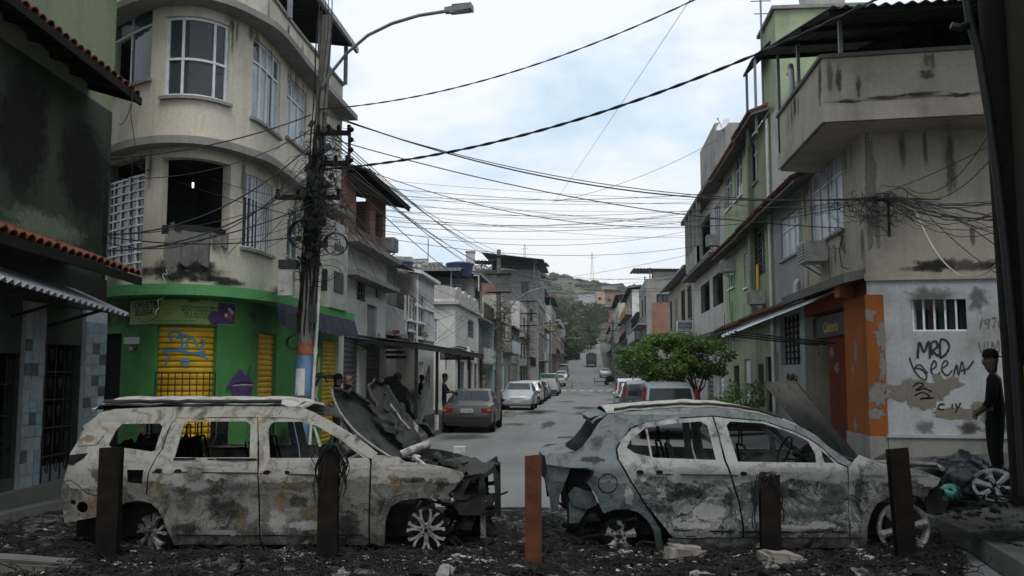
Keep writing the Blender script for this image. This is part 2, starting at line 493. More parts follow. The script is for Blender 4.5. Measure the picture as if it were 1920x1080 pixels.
# pavements: sheets between a kerb line and the house line, with a real kerb face
def pavement(name, label, kerb, wall, mat='pavement_concrete', step=0.5, stones=True):
 """kerb, wall: matching lists of (x, y, z)."""
 def dense(pl):
  out = []
  for a, b in zip(pl, pl[1:]):
   for i in range(8): out.append(Vector(a).lerp(Vector(b), i / 8))
  return out + [Vector(pl[-1])]
 K, W = dense(kerb), dense(wall)
 mb = MB()
 for i in range(len(K) - 1):
  for j in range(4):
   a = K[i].lerp(W[i], j / 4); b = K[i + 1].lerp(W[i + 1], j / 4)
   c = K[i + 1].lerp(W[i + 1], (j + 1) / 4); d = K[i].lerp(W[i], (j + 1) / 4)
   for p in (a, b, c, d): pass
   mb.quad(a, b, c, d)
 o = tag(mb.build(name, mat), label, kind='structure')
 if stones:
  L = [Vector(p) for p in kerb]
  for a, b in zip(L, L[1:]):
   m = max(1, round((b - a).length / 1.0)); side = Vector((b.y - a.y, a.x - b.x, 0)).normalized()
   if (Vector(wall[0]) - L[0]).dot(side) > 0: side = -side
   for i in range(m):
    if a.y + (b.y - a.y) * i / m > 75: break
    p, q = a.lerp(b, (i + .012) / m), a.lerp(b, (i + .988) / m)
    mb = MB(); e = random.uniform(-.006, .006)
    lo = Vector((0, 0, -0.2))
    for s0, s1 in ((-.12, .035),):
     mb.hexa([p + side * s0 + lo, q + side * s0 + lo, q + side * s1 + lo, p + side * s1 + lo,
                             p + side * s0 + Vector((0, 0, .006 + e)), q + side * s0 + Vector((0, 0, .006 + e)), q + side * (s1 - .015) + Vector((0, 0, .004 + e)), p + side * (s1 - .015) + Vector((0, 0, .004 + e))])
    mb.build('kerb_stone', 'dark_concrete', o)
 return o
pavement('pavement_left', 'narrow concrete pavement along the left houses',
         [(-7.35, 2, .14), (-7.35, 13.2, .14), (-6.6, 14.8, .14), (-5.4, 16.4, .14), (KL, 19, .14), (KL, 40, .14), (KL, 92, .14), (KL, 150, gz(150) + .14)],
         [(-9.2, 2, .16), (-9.2, 13.2, .16), (-11, 17, .16), (-8, 18, .16), (-7.5, 20, .16), (-7.5, 40, .16), (-7.5, 92, .16), (-7.5, 150, gz(150) + .16)])
pavement('pavement_right', 'raised grey pavement in front of the corner shop and the right houses',
         [(4.3, 2, .22), (3.75, 8.0, .22), (4.05, 10.2, .22), (4.0, 14, .2), (KR, 19.5, .15), (KR, 40, .13), (KR, 92, .13), (KR, 150, gz(150) + .13)],
         [(9.5, 2, .75), (9.5, 8.0, .75), (9.5, 10.2, .75), (9.5, 18.5, .62), (6.4, 19.5, .40), (6.4, 40, .3), (6.4, 92, .2), (6.4, 150, gz(150) + .16)])
def pav_z(x): return .22 + (x - 4.0) / 5.5 * .53
# hills behind
RID = [(-900, 120), (-420, 112), (-300, 104), (-230, 100), (-170, 97), (-120, 94), (-70, 90), (-30, 86), (-8, 82), (10, 78), (25, 77), (40, 76), (60, 74), (85, 78), (130, 84), (250, 92), (900, 110)]
def ridge(x):
 for (a, za), (b, zb) in zip(RID, RID[1:]):
  if x <= b:
   t = max(0, (x - a) / (b - a)); t = t * t * (3 - 2 * t); return lerp(za, zb, t)
 return RID[-1][1]
def hill_z(x, y):
 t = min(1, max(0, (y - 400) / 420)); s = t * t * (3 - 2 * t)
 b = gz(min(y, 400)) * (1 - s)
 k = 1 - max(0, (y - 860) / 700)
 return b + ridge(x * 820 / max(y, 500)) * s * k + 5 * s * nz((x / 60, y / 60, 2)) + 2 * s * nz((x / 17, y / 17, 5))
mb = MB()
gx = [-900 + i * 15 for i in range(121)]; gy = [395 + j * 14 for j in range(48)]
mb.add([(x, y, hill_z(x, y)) for y in gy for x in gx], [(j * 121 + i, j * 121 + i + 1, (j + 1) * 121 + i + 1, (j + 1) * 121 + i) for j in range(47) for i in range(120)])
tag(mb.build('hill', 'hill_ground', smooth=True), 'hazy scrub covered hill rising behind the street', kind='structure')
def ground_patch(x, y, rx, ry, mat, par, z=None, seed=0, dz=.008, jag=.5):
 """stain or repair lying on the road or pavement."""
 mb = MB(); k = 30; vs = [(x, y)]; mk = [1.0]; zf = z or (lambda a, b: gz(b))
 for q, w in ((.5, .75), (.9, .32), (1.3, -.25)):
  for i in range(k):
   a = 2 * pi * i / k; e = 1 + jag * nz((cos(a) * 2 + seed, sin(a) * 2, seed))
   vs.append((x + rx * q * e * cos(a), y + ry * q * e * sin(a))); mk.append(w)
 fs = [(0, 1 + i, 1 + (i + 1) % k) for i in range(k)]
 for r in range(2): fs += [(1 + r * k + i, 1 + r * k + k + i, 1 + r * k + k + (i + 1) % k, 1 + r * k + (i + 1) % k) for i in range(k)]
 mb.add([(a, b, zf(a, b) + dz + .0007 * (seed % 7)) for a, b in vs], fs)
 o = mb.build('stain', mat + '_decal', par)
 o.data.attributes.new('mask', 'FLOAT', 'POINT').data.foreach_set('value', mk)
rn = random.Random(41)
for k in range(26):
 ground_patch(rn.uniform(KL + .4, KR - .3), 25 + 65 * rn.random() ** 1.3, rn.uniform(.2, .9), rn.uniform(.5, 3.2), rn.choice(['asphalt_dark', 'asphalt_dark', 'dark_concrete', 'grey_plaster']), road, None, k)
for (x, y, rx, ry) in ((.9, 33, .8, 4), (-2.4, 46, 1.0, 3.0)): ground_patch(x, y, rx, ry, 'asphalt_dark', road, None, int(y), jag=.15)
PAVR = [o for o in bpy.data.objects if o.name.startswith('pavement_right')][0]
for k in range(16):
 ground_patch(rn.uniform(4.1, 6.4), rn.uniform(7.6, 14.5), rn.uniform(.3, .9), rn.uniform(.3, .9), rn.choice(['soot', 'soot', 'grime', 'dark_concrete']), PAVR, lambda a, b: pav_z(max(a, 3.95)), k, .012)  # soot and grime patches also paint in the dark corner of the frame
for (x, y) in ((-.6, 27.5), (-1.9, 62)):
 t = thing('manhole_cover', 'round iron manhole cover in the road ' + ('near the old sedan' if y < 50 else 'before the crossing'), 'manhole', (x, y, 0))
 m = MB(); m.lathe([(.36, .004), (.35, .018), (.31, .018), (.30, .012), (.02, .014)], 24, Matrix.Translation((x, y, 0))); m.build('lid', 'dark_lid', t)
# ============================================================ BUILDING KIT
class Facade:
 """a wall line in plan (list of (x, y)); d is the distance out of the wall, towards the street."""
 def __init__(self, pts, flip=False, smooth=0):
  P = [Vector((p[0], p[1], 0)) for p in pts]
  if smooth:
   Q = []
   for i in range(len(P) - 1):
    a, b, c, d = P[max(i - 1, 0)], P[i], P[i + 1], P[min(i + 2, len(P) - 1)]
    for k in range(smooth):
     t = k / smooth
     Q.append(0.5 * ((2 * b) + (c - a) * t + (2 * a - 5 * b + 4 * c - d) * t * t + (3 * b - a - 3 * c + d) * t ** 3))
   P = Q + [P[-1]]
  self.P = P; self.s = -1 if flip else 1
  self.U = [0]
  for a, b in zip(P, P[1:]): self.U.append(self.U[-1] + (b - a).length)
  self.L = self.U[-1]
  seg = [self.s * Vector(((b - a).y, -(b - a).x, 0)).normalized() for a, b in zip(P, P[1:])]
  self.N = [seg[0]] + [(a + b) / (1 + a.dot(b)) for a, b in zip(seg, seg[1:])] + [seg[-1]]      # mitred at corners
 def at(self, u, d, z):
  P, U, N = self.P, self.U, self.N
  i = 0
  while i < len(U) - 2 and u > U[i + 1]: i += 1
  t = (u - U[i]) / (U[i + 1] - U[i])
  if len(P) == 2: nn = N[0]
  else: nn = N[i].lerp(N[i + 1], min(1, max(0, t)))
  p = P[i].lerp(P[i + 1], t) + nn * d
  return Vector((p.x, p.y, z))
 def u_px(self, px, d=0.0, py=701):
  """arc length where the sight line of pixel column px first meets the wall line."""
  r = ray(px, py); best = None
  pts = [self.at(u, d, 0) for u in self.U]
  for i in range(len(pts) - 1):
   a, b = pts[i], pts[i + 1]
   e = b - a; den = r.x * e.y - r.y * e.x
   if abs(den) < 1e-9: continue
   t = (a.x * e.y - a.y * e.x) / den
   k = (a.x * r.y - a.y * r.x) / den
   if t > 0 and (-1e-6 <= k <= 1 + 1e-6 or (i == 0 and k < 0) or (i == len(pts) - 2 and k > 1)):
    if best is None or t < best[0]: best = (t, self.U[i] + k * (self.U[i + 1] - self.U[i]))
  return best[1]
 def px(self, px, py, d=0.0):
  u = self.u_px(px, d, py); p = self.at(u, d, 0)
  D = (p - CAMP).dot(FH)
  return u, onD(px, py, D).z
 def rect(self, x0, y0, x1, y1, d=0.0):
  """pixel box (taken along its middle) -> u0, u1, z0, z1 on the wall."""
  ym = (y0 + y1) / 2; xm = (x0 + x1) / 2
  ua, ub = self.u_px(x0, d, ym), self.u_px(x1, d, ym)
  z1 = self.px(xm, y0, d)[1]; z0 = self.px(xm, y1, d)[1]
  return min(ua, ub), max(ua, ub), z0, z1
 def us(self, u0, u1):
  return [u0] + [u for u in self.U if u0 + 1e-3 < u < u1 - 1e-3] + [u1]
 def wall(self, mb, z0, z1, holes=(), t=0.2, u0=None, u1=None):
  u0 = 0 if u0 is None else u0; u1 = self.L if u1 is None else u1
  us = sorted(set(self.us(u0, u1)) | {h for r in holes for h in r[:2] if u0 < h < u1})
  zs = sorted({z0, z1} | {h for r in holes for h in r[2:4] if z0 < h < z1})
  for a, b in zip(us, us[1:]):
   for c, d in zip(zs, zs[1:]):
    um, zm = (a + b) / 2, (c + d) / 2
    if any(r[0] < um < r[1] and r[2] < zm < r[3] for r in holes): continue
    q = [self.at(a, 0, c), self.at(b, 0, c), self.at(b, 0, d), self.at(a, 0, d)]
    mb.quad(*(q if self.s > 0 else q[::-1]))
  for r in holes:
   a0, a1, c0, c1 = r[:4]
   for a, b in zip(self.us(a0, a1), self.us(a0, a1)[1:]):
    mb.quad(self.at(a, 0, c0), self.at(b, 0, c0), self.at(b, -t, c0), self.at(a, -t, c0))
    mb.quad(self.at(a, -t, c1), self.at(b, -t, c1), self.at(b, 0, c1), self.at(a, 0, c1))
   for u in (a0, a1):
    mb.quad(self.at(u, 0, c0), self.at(u, 0, c1), self.at(u, -t, c1), self.at(u, -t, c0))
  return mb
 def box(self, mb, u0, u1, d0, d1, z0, z1, dz=0.0):
  """box along the wall; dz lets the outer edge drop or rise."""
  us = self.us(u0, u1); n = len(us)
  ring = []
  for u in us: ring += [self.at(u, d0, z0), self.at(u, d1, z0 + dz), self.at(u, d1, z1 + dz), self.at(u, d0, z1)]
  fs = []
  for i in range(n - 1):
   for k in range(4):
    fs.append((i * 4 + k, i * 4 + (k + 1) % 4, i * 4 + 4 + (k + 1) % 4, i * 4 + 4 + k))
  fs += [(3, 2, 1, 0), tuple(4 * (n - 1) + k for k in range(4))]
  mb.add(ring, fs); return mb
def window(fac, parent, r, cols=2, rows=(), frame='white_frame', pane='window_glass', d=-0.08, w=0.045, sill=None, name='window', bars=0, label=None, gaps=()):
 """a window unit in the opening r: frame bars, each pane a sub-part; gaps lists panes left out (slid open)."""
 u0, u1, z0, z1 = r
 mb = MB()
 B = lambda a, b, c, e, dd=0.0: fac.box(mb, a, b, d - 0.02 + dd, d + 0.03 + dd, c, e)
 B(u0, u1, z1 - w, z1); B(u0, u1, z0, z0 + w); B(u0, u0 + w, z0 + w, z1 - w); B(u1 - w, u1, z0 + w, z1 - w)
 cu = [u0 + (u1 - u0) * (c / cols) for c in range(cols + 1)] if isinstance(cols, int) else [u0] + [u0 + (u1 - u0) * c for c in cols] + [u1]
 rz = [z0] + [z0 + (z1 - z0) * q for q in rows] + [z1]
 for u in cu[1:-1]: B(u - w * .45, u + w * .45, z0 + w, z1 - w, .004)
 for z in rz[1:-1]: B(u0 + w, u1 - w, z - w * .4, z + w * .4, .008)
 for k in range(bars):
  u = u0 + (u1 - u0) * (k + 1) / (bars + 1); fac.box(mb, u - .008, u + .008, -.03, -.014, z0, z1)
 win = mb.build(name, frame, parent, label=label)
 k = 0
 for a, b in zip(cu, cu[1:]):
  for c, e in zip(rz, rz[1:]):
   k += 1
   if k in gaps: continue
   m = MB(); fac.box(m, a + w * .4, b - w * .4, d - 0.004 + .003 * (k % 2), d + 0.002 + .003 * (k % 2), c + w * .35, e - w * .35)
   m.build('pane', pane[k % len(pane)] if isinstance(pane, (list, tuple)) else pane, win)
 if sill:
  m = MB(); fac.box(m, u0 - .06, u1 + .06, -.05, .07, z0 - .06, z0 - .002); m.build('sill', sill, win)
 return win
def grille(fac, parent, r, nu, nz_, d=0.02, t=0.012, mat='iron_black', name='grille'):
 u0, u1, z0, z1 = r; mb = MB()
 for k in range(nu + 1):
  u = lerp(u0, u1, k / nu); fac.box(mb, u - t / 2, u + t / 2, d, d + t, z0, z1)
 for k in range(nz_ + 1):
  z = lerp(z0, z1, k / max(1, nz_)); fac.box(mb, u0, u1, d + t, d + 2 * t, z - t / 2, z + t / 2)
 return mb.build(name, mat, parent)
def shutter(fac, parent, r, mat, pitch=0.1, d=-0.1, name='shutter'):
 """roller shutter: every slat is a part."""
 u0, u1, z0, z1 = r
 m = MB(); fac.box(m, u0, u1, d - .03, d, z0, z1)
 s = m.build(name, mat, parent)
 k = max(1, int((z1 - z0) / pitch)); h = (z1 - z0) / k
 for i in range(k):
  m = MB(); z = z0 + i * h
  us = fac.us(u0 + .01, u1 - .01)
  pr = [(d + .002, z + .004), (d + .028, z + h * .3), (d + .028, z + h * .7), (d + .002, z + h - .004)]
  vs = [fac.at(u, p[0], p[1]) for u in us for p in pr]
  m.add(vs, [(j * 4 + q, j * 4 + q + 1, j * 4 + 5 + q, j * 4 + 4 + q) for j in range(len(us) - 1) for q in range(3)])
  m.build('slat', mat, s)
 return s
def shell(fac, parent, mat, z0, z1, holes, depth, back_mat=None, t=0.2, name='wall', roof=True):
 """front wall with openings plus a closed body behind it, so rooms are dark."""
 mb = MB(); fac.wall(mb, z0, z1, holes, t)
 w = mb.build(name, mat, parent)
 m = MB()
 a, b = fac.at(0, 0, z0), fac.at(fac.L, 0, z0)
 nrm = fac.N[0] if len(fac.P) == 2 else (fac.N[0] + fac.N[-1]).normalized()
 a2, b2 = a - nrm * depth, b - nrm * depth
 H = Vector((0, 0, z1 - z0))
 m.quad(a, a2, a2 + H, a + H); m.quad(b2, b, b + H, b2 + H); m.quad(a2, b2, b2 + H, a2 + H)
 m.build('side_wall', back_mat or mat, parent)
 if roof:
  m = MB(); us = fac.us(0, fac.L)
  for u, v in zip(us, us[1:]):
   m.quad(fac.at(u, 0, z1 - .01), fac.at(v, 0, z1 - .01), fac.at(v, 0, z1 - .01) - nrm * depth, fac.at(u, 0, z1 - .01) - nrm * depth)
  m.build('roof_slab', 'concrete', parent)
 return w
def tile_course(parent, a, b, run, n, rows=2, mat='roof_tile', r=0.085, name='roof_tile'):
 """barrel tiles along an eave a->b; run is the vector up the roof for one tile. Tiles share one mesh."""
 a, b, run = Vector(a), Vector(b), Vector(run)
 e = (b - a) / n; ed = e.normalized(); up = ed.cross(run).normalized()
 if up.z < 0: up = -up
 mb = MB(); seg = 6
 def prof(q, rr): return [ed * (cos(pi - pi * k / seg) * rr) + up * (sin(pi * k / seg) * rr) for k in range(seg + 1)]
 A, B = prof(0, r), prof(0, r * .82); A2 = prof(0, r * .86); B2 = prof(0, r * .7)
 rn = run * 1.12 + up * 0.02
 vs = A + [p + rn for p in A2] + B + [p + rn for p in B2]
 s = seg + 1; fs = []
 for k in range(seg):
  fs += [(k, k + 1, s + k + 1, s + k), (2 * s + k + 1, 2 * s + k, 3 * s + k, 3 * s + k + 1), (k + 1, k, 2 * s + k, 2 * s + k + 1)]
 mb.add(vs, fs)
 first = None; base = WORLDLOC(parent)
 for j in range(rows):
  for i in range(n):
   if first is None:
    first = o = mb.build(name, mat, None, smooth=True, angle=50)
   else:
    o = first.copy(); COL.objects.link(o)
   o.parent = parent
   o.location = a + e * (i + .5) + run * j + up * (random.uniform(-.008, .012) + .012 * j) - base
   o.rotation_euler = (random.uniform(-.03, .03), random.uniform(-.03, .03), random.uniform(-.03, .03))
def sheet_roof(parent, a, b, run, mat='tin_dark', wave=0.18, amp=0.025, name='roof', thick=0.012, seg=6):
 """corrugated sheet: a->b is the lower edge, run the way up the slope."""
 a, b, run = Vector(a), Vector(b), Vector(run)
 n_ = max(4, int((b - a).length / wave * seg)); up = (b - a).cross(run).normalized()
 if up.z < 0: up = -up
 mb = MB(); vs = []
 for i in range(n_ + 1):
  p = a.lerp(b, i / n_); h = up * (amp * sin(2 * pi * (b - a).length * i / n_ / wave))
  vs += [p + h, p + run + h, p + run + h - up * thick, p + h - up * thick]
 fs = []
 for i in range(n_):
  for k in range(4): fs.append((i * 4 + k, i * 4 + (k + 1) % 4, i * 4 + 4 + (k + 1) % 4, i * 4 + 4 + k))
 fs += [(0, 1, 2, 3), tuple(n_ * 4 + k for k in range(4))]
 mb.add(vs, fs)
 return mb.build(name, mat, parent, smooth=True, angle=60)
def ac_unit(label, p, out, right, w=0.62, h=0.42, dep=0.45, mat='appliance', cat='air conditioner', group='window air conditioners'):
 """boxy window unit; p = centre of the face against the wall."""
 out, right = Vector(out).normalized(), Vector(right).normalized(); up = Vector((0, 0, 1)); p = Vector(p)
 t = thing('air_conditioner', label, cat, p, group)
 R = Matrix((right, out, up)).transposed()
 m = MB(); m.box(p + out * dep / 2, (w, dep, h), R=R); m.build('casing', mat, t)
 m = MB(); m.box(p + out * (dep + .006) - up * 0, (w * .86, .012, h * .8), R=R); g = m.build('back_panel', 'plastic_black', t)
 for k in range(5):
  m = MB(); m.box(p + out * (dep + .016) + up * (h * (-.3 + .15 * k)), (w * .8, .01, .02), R=R); m.build('fin', mat, g)
 for s in (.35, -.35):
  m = MB(); m.bar(p + out * .02 - up * (h / 2 + .25) + right * w * s, p + out * dep * .8 - up * (h / 2 + .02) + right * w * s, .03); m.build('bracket', 'steel_grey', t)
 return t
def ribbon(fac, lines, w, mat, parent, d=0.006, name='graffiti'):
 """brush strokes: flat ribbons lying on the wall; lines in (u, z)."""
 mb = MB()
 for L in lines:
  P = []
  for i in range(len(L) - 1):
   a, b, c, e = [Vector((*L[max(0, min(len(L) - 1, j))], 0)) for j in (i - 1, i, i + 1, i + 2)]
   for k in range(5):
    t = k / 5
    P.append(0.5 * ((2 * b) + (c - a) * t + (2 * a - 5 * b + 4 * c - e) * t * t + (3 * b - a - 3 * c + e) * t ** 3))
  P.append(Vector((*L[-1], 0)))
  vs = []
  for i, p in enumerate(P):
   t = (P[min(i + 1, len(P) - 1)] - P[max(i - 1, 0)])
   t = t.normalized() if t.length > 1e-6 else Vector((1, 0, 0))
   q = Vector((-t.y, t.x, 0)) * (w / 2 * random.uniform(.8, 1.15))
   for s in (1, -1):
    e = p + q * s; vs.append(fac.at(e.x, d, e.y))
  mb.add(vs, [(2 * i, 2 * i + 1, 2 * i + 3, 2 * i + 2) for i in range(len(P) - 1)])
 return mb.build(name, mat, parent)
PN = [0]
def patch(fac, poly, mat, parent, d=0.004, name='paint_patch', soft=True):
 """flat stained/painted area on the wall; poly in (u, z)."""
 mb = MB(); cx = sum(p[0] for p in poly) / len(poly); cz = sum(p[1] for p in poly) / len(poly)
 PN[0] += 1; d += .0006 * (PN[0] % 9)
 k = len(poly); vs = [fac.at(cx, d, cz)]; mk = [1.0]
 if len(fac.P) > 3: d += .01
 for q, w in ((.25, .95), (.5, .75), (.7, .55), (.9, .32), (1.1, .03), (1.3, -.25)) if soft else ((.25, 1), (.5, 1), (.75, 1), (1, 1)):
  vs += [fac.at(cx + (u - cx) * q, d, cz + (z - cz) * q) for u, z in poly]; mk += [w] * k
 fs = [(0, 1 + i, 1 + (i + 1) % k) for i in range(k)]
 for r in range((len(vs) - 1) // k - 1):
  fs += [(1 + r * k + i, 1 + r * k + k + i, 1 + r * k + k + (i + 1) % k, 1 + r * k + (i + 1) % k) for i in range(k)]
 mb.add(vs, fs)
 o = mb.build(name, mat + '_decal' if soft else mat, parent)
 if soft:
  at = o.data.attributes.new('mask', 'FLOAT', 'POINT'); at.data.foreach_set('value', mk)
 return o
def blotch(cx, cz, ru, rz, seed, n=26, jag=0.35):
 out = []
 for k in range(n):
  a = 2 * pi * k / n
  q = 1 + jag * nz((cos(a) * 2 + seed, sin(a) * 2, seed)) + .15 * nz((cos(a) * 6 + seed, sin(a) * 6, 3))
  out.append((cx + ru * q * cos(a), cz + rz * q * sin(a)))
 return out
# ============================================================ LEFT SIDE
# --- dark green house at the left edge, tiled eaves, white corrugated awning
pa, pb = XD(190, 15.0), XD(75, 13.0)
dirv = (pb - pa).normalized(); pn = pa + dirv * 10
fac = Facade([pn, pa])
H1 = thing('corner_house', 'dark green weathered house with tiled eaves at the left edge', 'house', (fac.at(fac.L / 2, 0, 0)))
u = fac.u_px
holes = [fac.rect(78, 645, 146, 905) , fac.rect(-60, 660, 34, 905)]
shell(fac, H1, 'dark_green_plaster', .1, 6.3, holes, 6.0, roof=True)
m = MB(); us = u(165)
fac.box(m, u(150), fac.L, 0.004, .06, .15, 2.9)
p1 = m.build('pilaster', 'blue_pale', H1)
m = MB(); fac.box(m, u(36), u(74), 0.004, .06, .15, 2.9); p2 = m.build('pilaster', 'grey_plaster', H1)
m = MB(); fac.wall(m, 6.29, 12.0, [], .1); q_ = fac.at(fac.L, 0, 6.29); m.quad(q_, q_ + Vector((-5, 0, 0)), q_ + Vector((-5, 0, 5.71)), q_ + Vector((0, 0, 5.71))); m.build('upper_storey_wall', 'olive_green', H1)
# small wall tiles on the pilasters, some missing
rough('tile_pale', (0.22, 0.27, 0.29), 0.35, 5, 0.45, 0.05); rough('tile_dirty', (0.10, 0.095, 0.085), 0.5, 6, 0.7)
for (ua, ub, par, miss, mt) in ((u(150), fac.L, p1, .16, 'tile_pale'), (u(36), u(74), p2, .45, 'tile_pale')):
 nn = 3; w_ = (ub - ua) / nn
 for i in range(nn):
  for j in range(15):
   if random.random() < miss: continue
   m = MB(); fac.box(m, ua + i * w_ + .006, ua + (i + 1) * w_ - .006, .061, .07 + random.uniform(0, .004), .18 + j * .17, .18 + j * .17 + .158)
   m.build('wall_tile', mt if random.random() < .8 else 'tile_dirty', par)
for ua, ub in ((0, holes[1][0] - .01), (holes[1][1] + .01, u(36) - .01), (u(74) + .01, holes[0][0] - .01), (holes[0][1] + .01, u(150) - .01)):
 if ub > ua: m = MB(); fac.box(m, ua, ub, .004, .03, .35, 3.3); m.build('shade_panel', 'iron_black', H1)  # near-black panels put in for the shade under the awning
m = MB(); fac.box(m, 0, fac.L, .004, .03, 2.92, 3.45); m.build('shade_panel', 'iron_black', H1)
# wrought iron door with scrolls
r = holes[0]
g = grille(fac, H1, r, 4, 5, d=-.12, t=.02, name='iron_door')
m = MB()
for i in range(4):
 for j in range(5):
  cu, cz = lerp(r[0], r[1], (i + .5) / 4), lerp(r[2], r[3], (j + .5) / 5)
  for s in (1, -1):
   m.tube([fac.at(cu + s * .05 * cos(t_ * .7) * (1 - t_ / 9), -.1, cz + .16 * sin(t_ * .7) * (1 - t_ / 9)) for t_ in range(9)], .007, 4)
m.build('scrollwork', 'iron_black', g, kind='stuff')
m = MB(); fac.box(m, r[0], r[1], -.16, -.14, .2, .55); m.build('kick_plate', 'steel_grey', g)
grille(fac, H1, holes[1], 6, 4, d=-.1, t=.016, name='iron_gate')
for z in (0.0,):
 m = MB(); fac.box(m, 0, fac.L, 0.0, .12, .1, .34); m.build('plinth', 'dark_concrete', H1)
# bare pale patch of older paint low on the upper wall
patch(fac, blotch(u(140), 5.1, 1.0, .95, 3, jag=.15), 'dark_patch', H1, .004); patch(fac, blotch(u(20), 5.2, .8, 1.0, 4, jag=.2), 'dark_patch', H1, .004)
patch(fac, blotch(u(70), 4.0, 1.4, .28, 8), 'olive_green', H1, .005)
patch(fac, blotch(u(185), 4.4, .12, 1.2, 9), 'dark_patch', H1, .005)
# roofs
def eave(px0, py0, px1, py1, X, rise, back, nt, rows):
 a, b = onX(px0, py0, X), onX(px1, py1, X)
 tile_course(H1, a, b, (-.36, 0, .12), nt, rows)
 m = MB(); d_ = Vector((-1.3, 0, .42)); lo = Vector((.03, 0, -.05))
 m.hexa([a + lo, b + lo, b + lo + d_, a + lo + d_, a + Vector((.03, 0, -.015)), b + Vector((.03, 0, -.015)), b + d_ + Vector((0, 0, -.02)), a + d_ + Vector((0, 0, -.02))])
 m.build('eave_board', 'timber_dark', H1)
 m = MB(); m.bar(a + Vector((.02, 0, -.08)), b + Vector((.02, 0, -.08)), .04, .12); m.build('fascia', 'timber_dark', H1)
 return a, b
a, b = eave(-90, -96, 262, 182, -7.05, .1, 1, 24, 4)
m = MB()
for k in range(8):
 p = a.lerp(b, k / 7.0); m.bar(p + Vector((0, 0, -.06)), p + Vector((-1.2, 0, .3)), .06, .09)
m.build('rafter', 'timber_dark', H1, kind='stuff')
eave(-60, 414, 262, 518, -6.75, .1, 1, 22, 4)
a2, b2 = onX(-60, 503, -6.75), onX(243, 591, -6.95)
sheet_roof(H1, a2, b2, (-1.0, .05, .42), 'tin_white', wave=.16, amp=.03, name='corrugated_awning')
m = MB()
for k in range(4):
 p = a2.lerp(b2, (k + .3) / 4); m.bar(p + Vector((-.1, 0, -.02)), p + Vector((-1.1, 0, -.3)), .04)
m.build('awning_bracket', 'iron_black', H1, kind='stuff')
# --- rounded beige corner building, green ground floor
PL = [XD(120, 18.4), XD(200, 17.0), XD(260, 16.25), XD(320, 16.05), XD(380, 16.25), XD(440, 16.9), XD(480, 17.6)]
PL = [(p.x, p.y) for p in PL] + [(XL + .02, 19.0), (XL, 20.0)]
CP = Facade(PL, smooth=5)
pts = [(p.x, p.y) for p in CP.P] + [(XL, 23.2)]
CB = Facade(pts)
B1 = thing('corner_building', 'rounded beige three storey corner building with green painted ground floor', 'building', (-8.5, 20, 0))
z1, z2, z3 = 3.40, 5.98, 8.62
R = CB.rect
sh1, sh2, sh3 = R(290, 610, 405, 800), R(483, 624, 517, 800), R(604, 638, 638, 800)
sh1, sh2, sh3 = [(r[0], r[1], .2, r[3]) for r in (sh1, sh2, sh3)]
gd = R(184, 626, 225, 800); gd = (gd[0], gd[1], .2, gd[3])
gh = [sh1, sh2, sh3, gd]
f2 = [R(200, 300, 269, 500), R(300, 296, 432, 440), R(455, 333, 511, 470), R(538, 396, 562, 485), R(604, 455, 640, 520)]
f2[0] = (f2[0][0], f2[0][1], 3.75, f2[0][3])
f3 = [R(208, 26, 284, 160), R(309, 31, 430, 181), R(473, 88, 526, 237), R(537, 156, 574, 272), R(606, 236, 632, 302)]
m = MB(); CB.wall(m, .1, z1, gh, .16); m.build('ground_floor_wall', 'green_paint', B1)
m = MB(); CB.wall(m, z1, z3 + .95, f2 + f3, .2); m.build('upper_wall', 'beige_plaster', B1)
# body behind, floors, so that rooms are dark
a, b = CB.at(0, 0, 0), CB.at(CB.L, 0, 0)
m = MB(); q1, q2 = Vector((-16, 20, 0)), Vector((-16, 23.2, 0)); Hh = Vector((0, 0, z3 + .95))
m.quad(b, q2, q2 + Hh, b + Hh); m.quad(q2, q1, q1 + Hh, q2 + Hh); m.quad(q1, a, a + Hh, q1 + Hh)
m.build('rear_wall', 'beige_plaster', B1)
def slab(z, t=.12, ins=-.1, mat='concrete', name='floor_slab'):
 m = MB(); rim = [CB.at(uu, ins, z) for uu in CB.us(0, CB.L)] + [q2 + Vector((0, 0, z)), q1 + Vector((0, 0, z))]
 m.prism(rim, (0, 0, -t), (0, 0, 0)); return m.build(name, mat, B1)
slab(z1 - .05, ins=-.25, mat='room_wall'); slab(z2, ins=-.25, mat='room_wall'); slab(z3 - .05, ins=-.25)
m = MB()
for uu in (f2[0][1] + .1, f2[1][1] + .6, f3[1][1] + .35):       # partition walls inside
 p = CB.at(uu, -.3, z1); q = Vector((-12, 22, z1)); up = Vector((0, 0, z3 - z1 - .3))
 m.quad(p, q, q + up, p + up)
m.build('partition', 'room_wall', B1, kind='stuff')
# ledges: each follows the curve
for (za, zb, d1, mt, nm) in ((z1 - .13, z1 + .06, .42, 'bright_green_edge', 'green_canopy'), (z2, z2 + .14, .30, 'concrete', 'ledge'), (z3, z3 + .13, .42, 'concrete', 'ledge')):
 m = MB(); CB.box(m, 0, CB.L, .002, d1, za, zb); m.build(nm, mt, B1)
m = MB(); CB.box(m, 0, CB.L, -.03, .05, z3 + .95, z3 + 1.02); m.build('coping', 'concrete', B1)
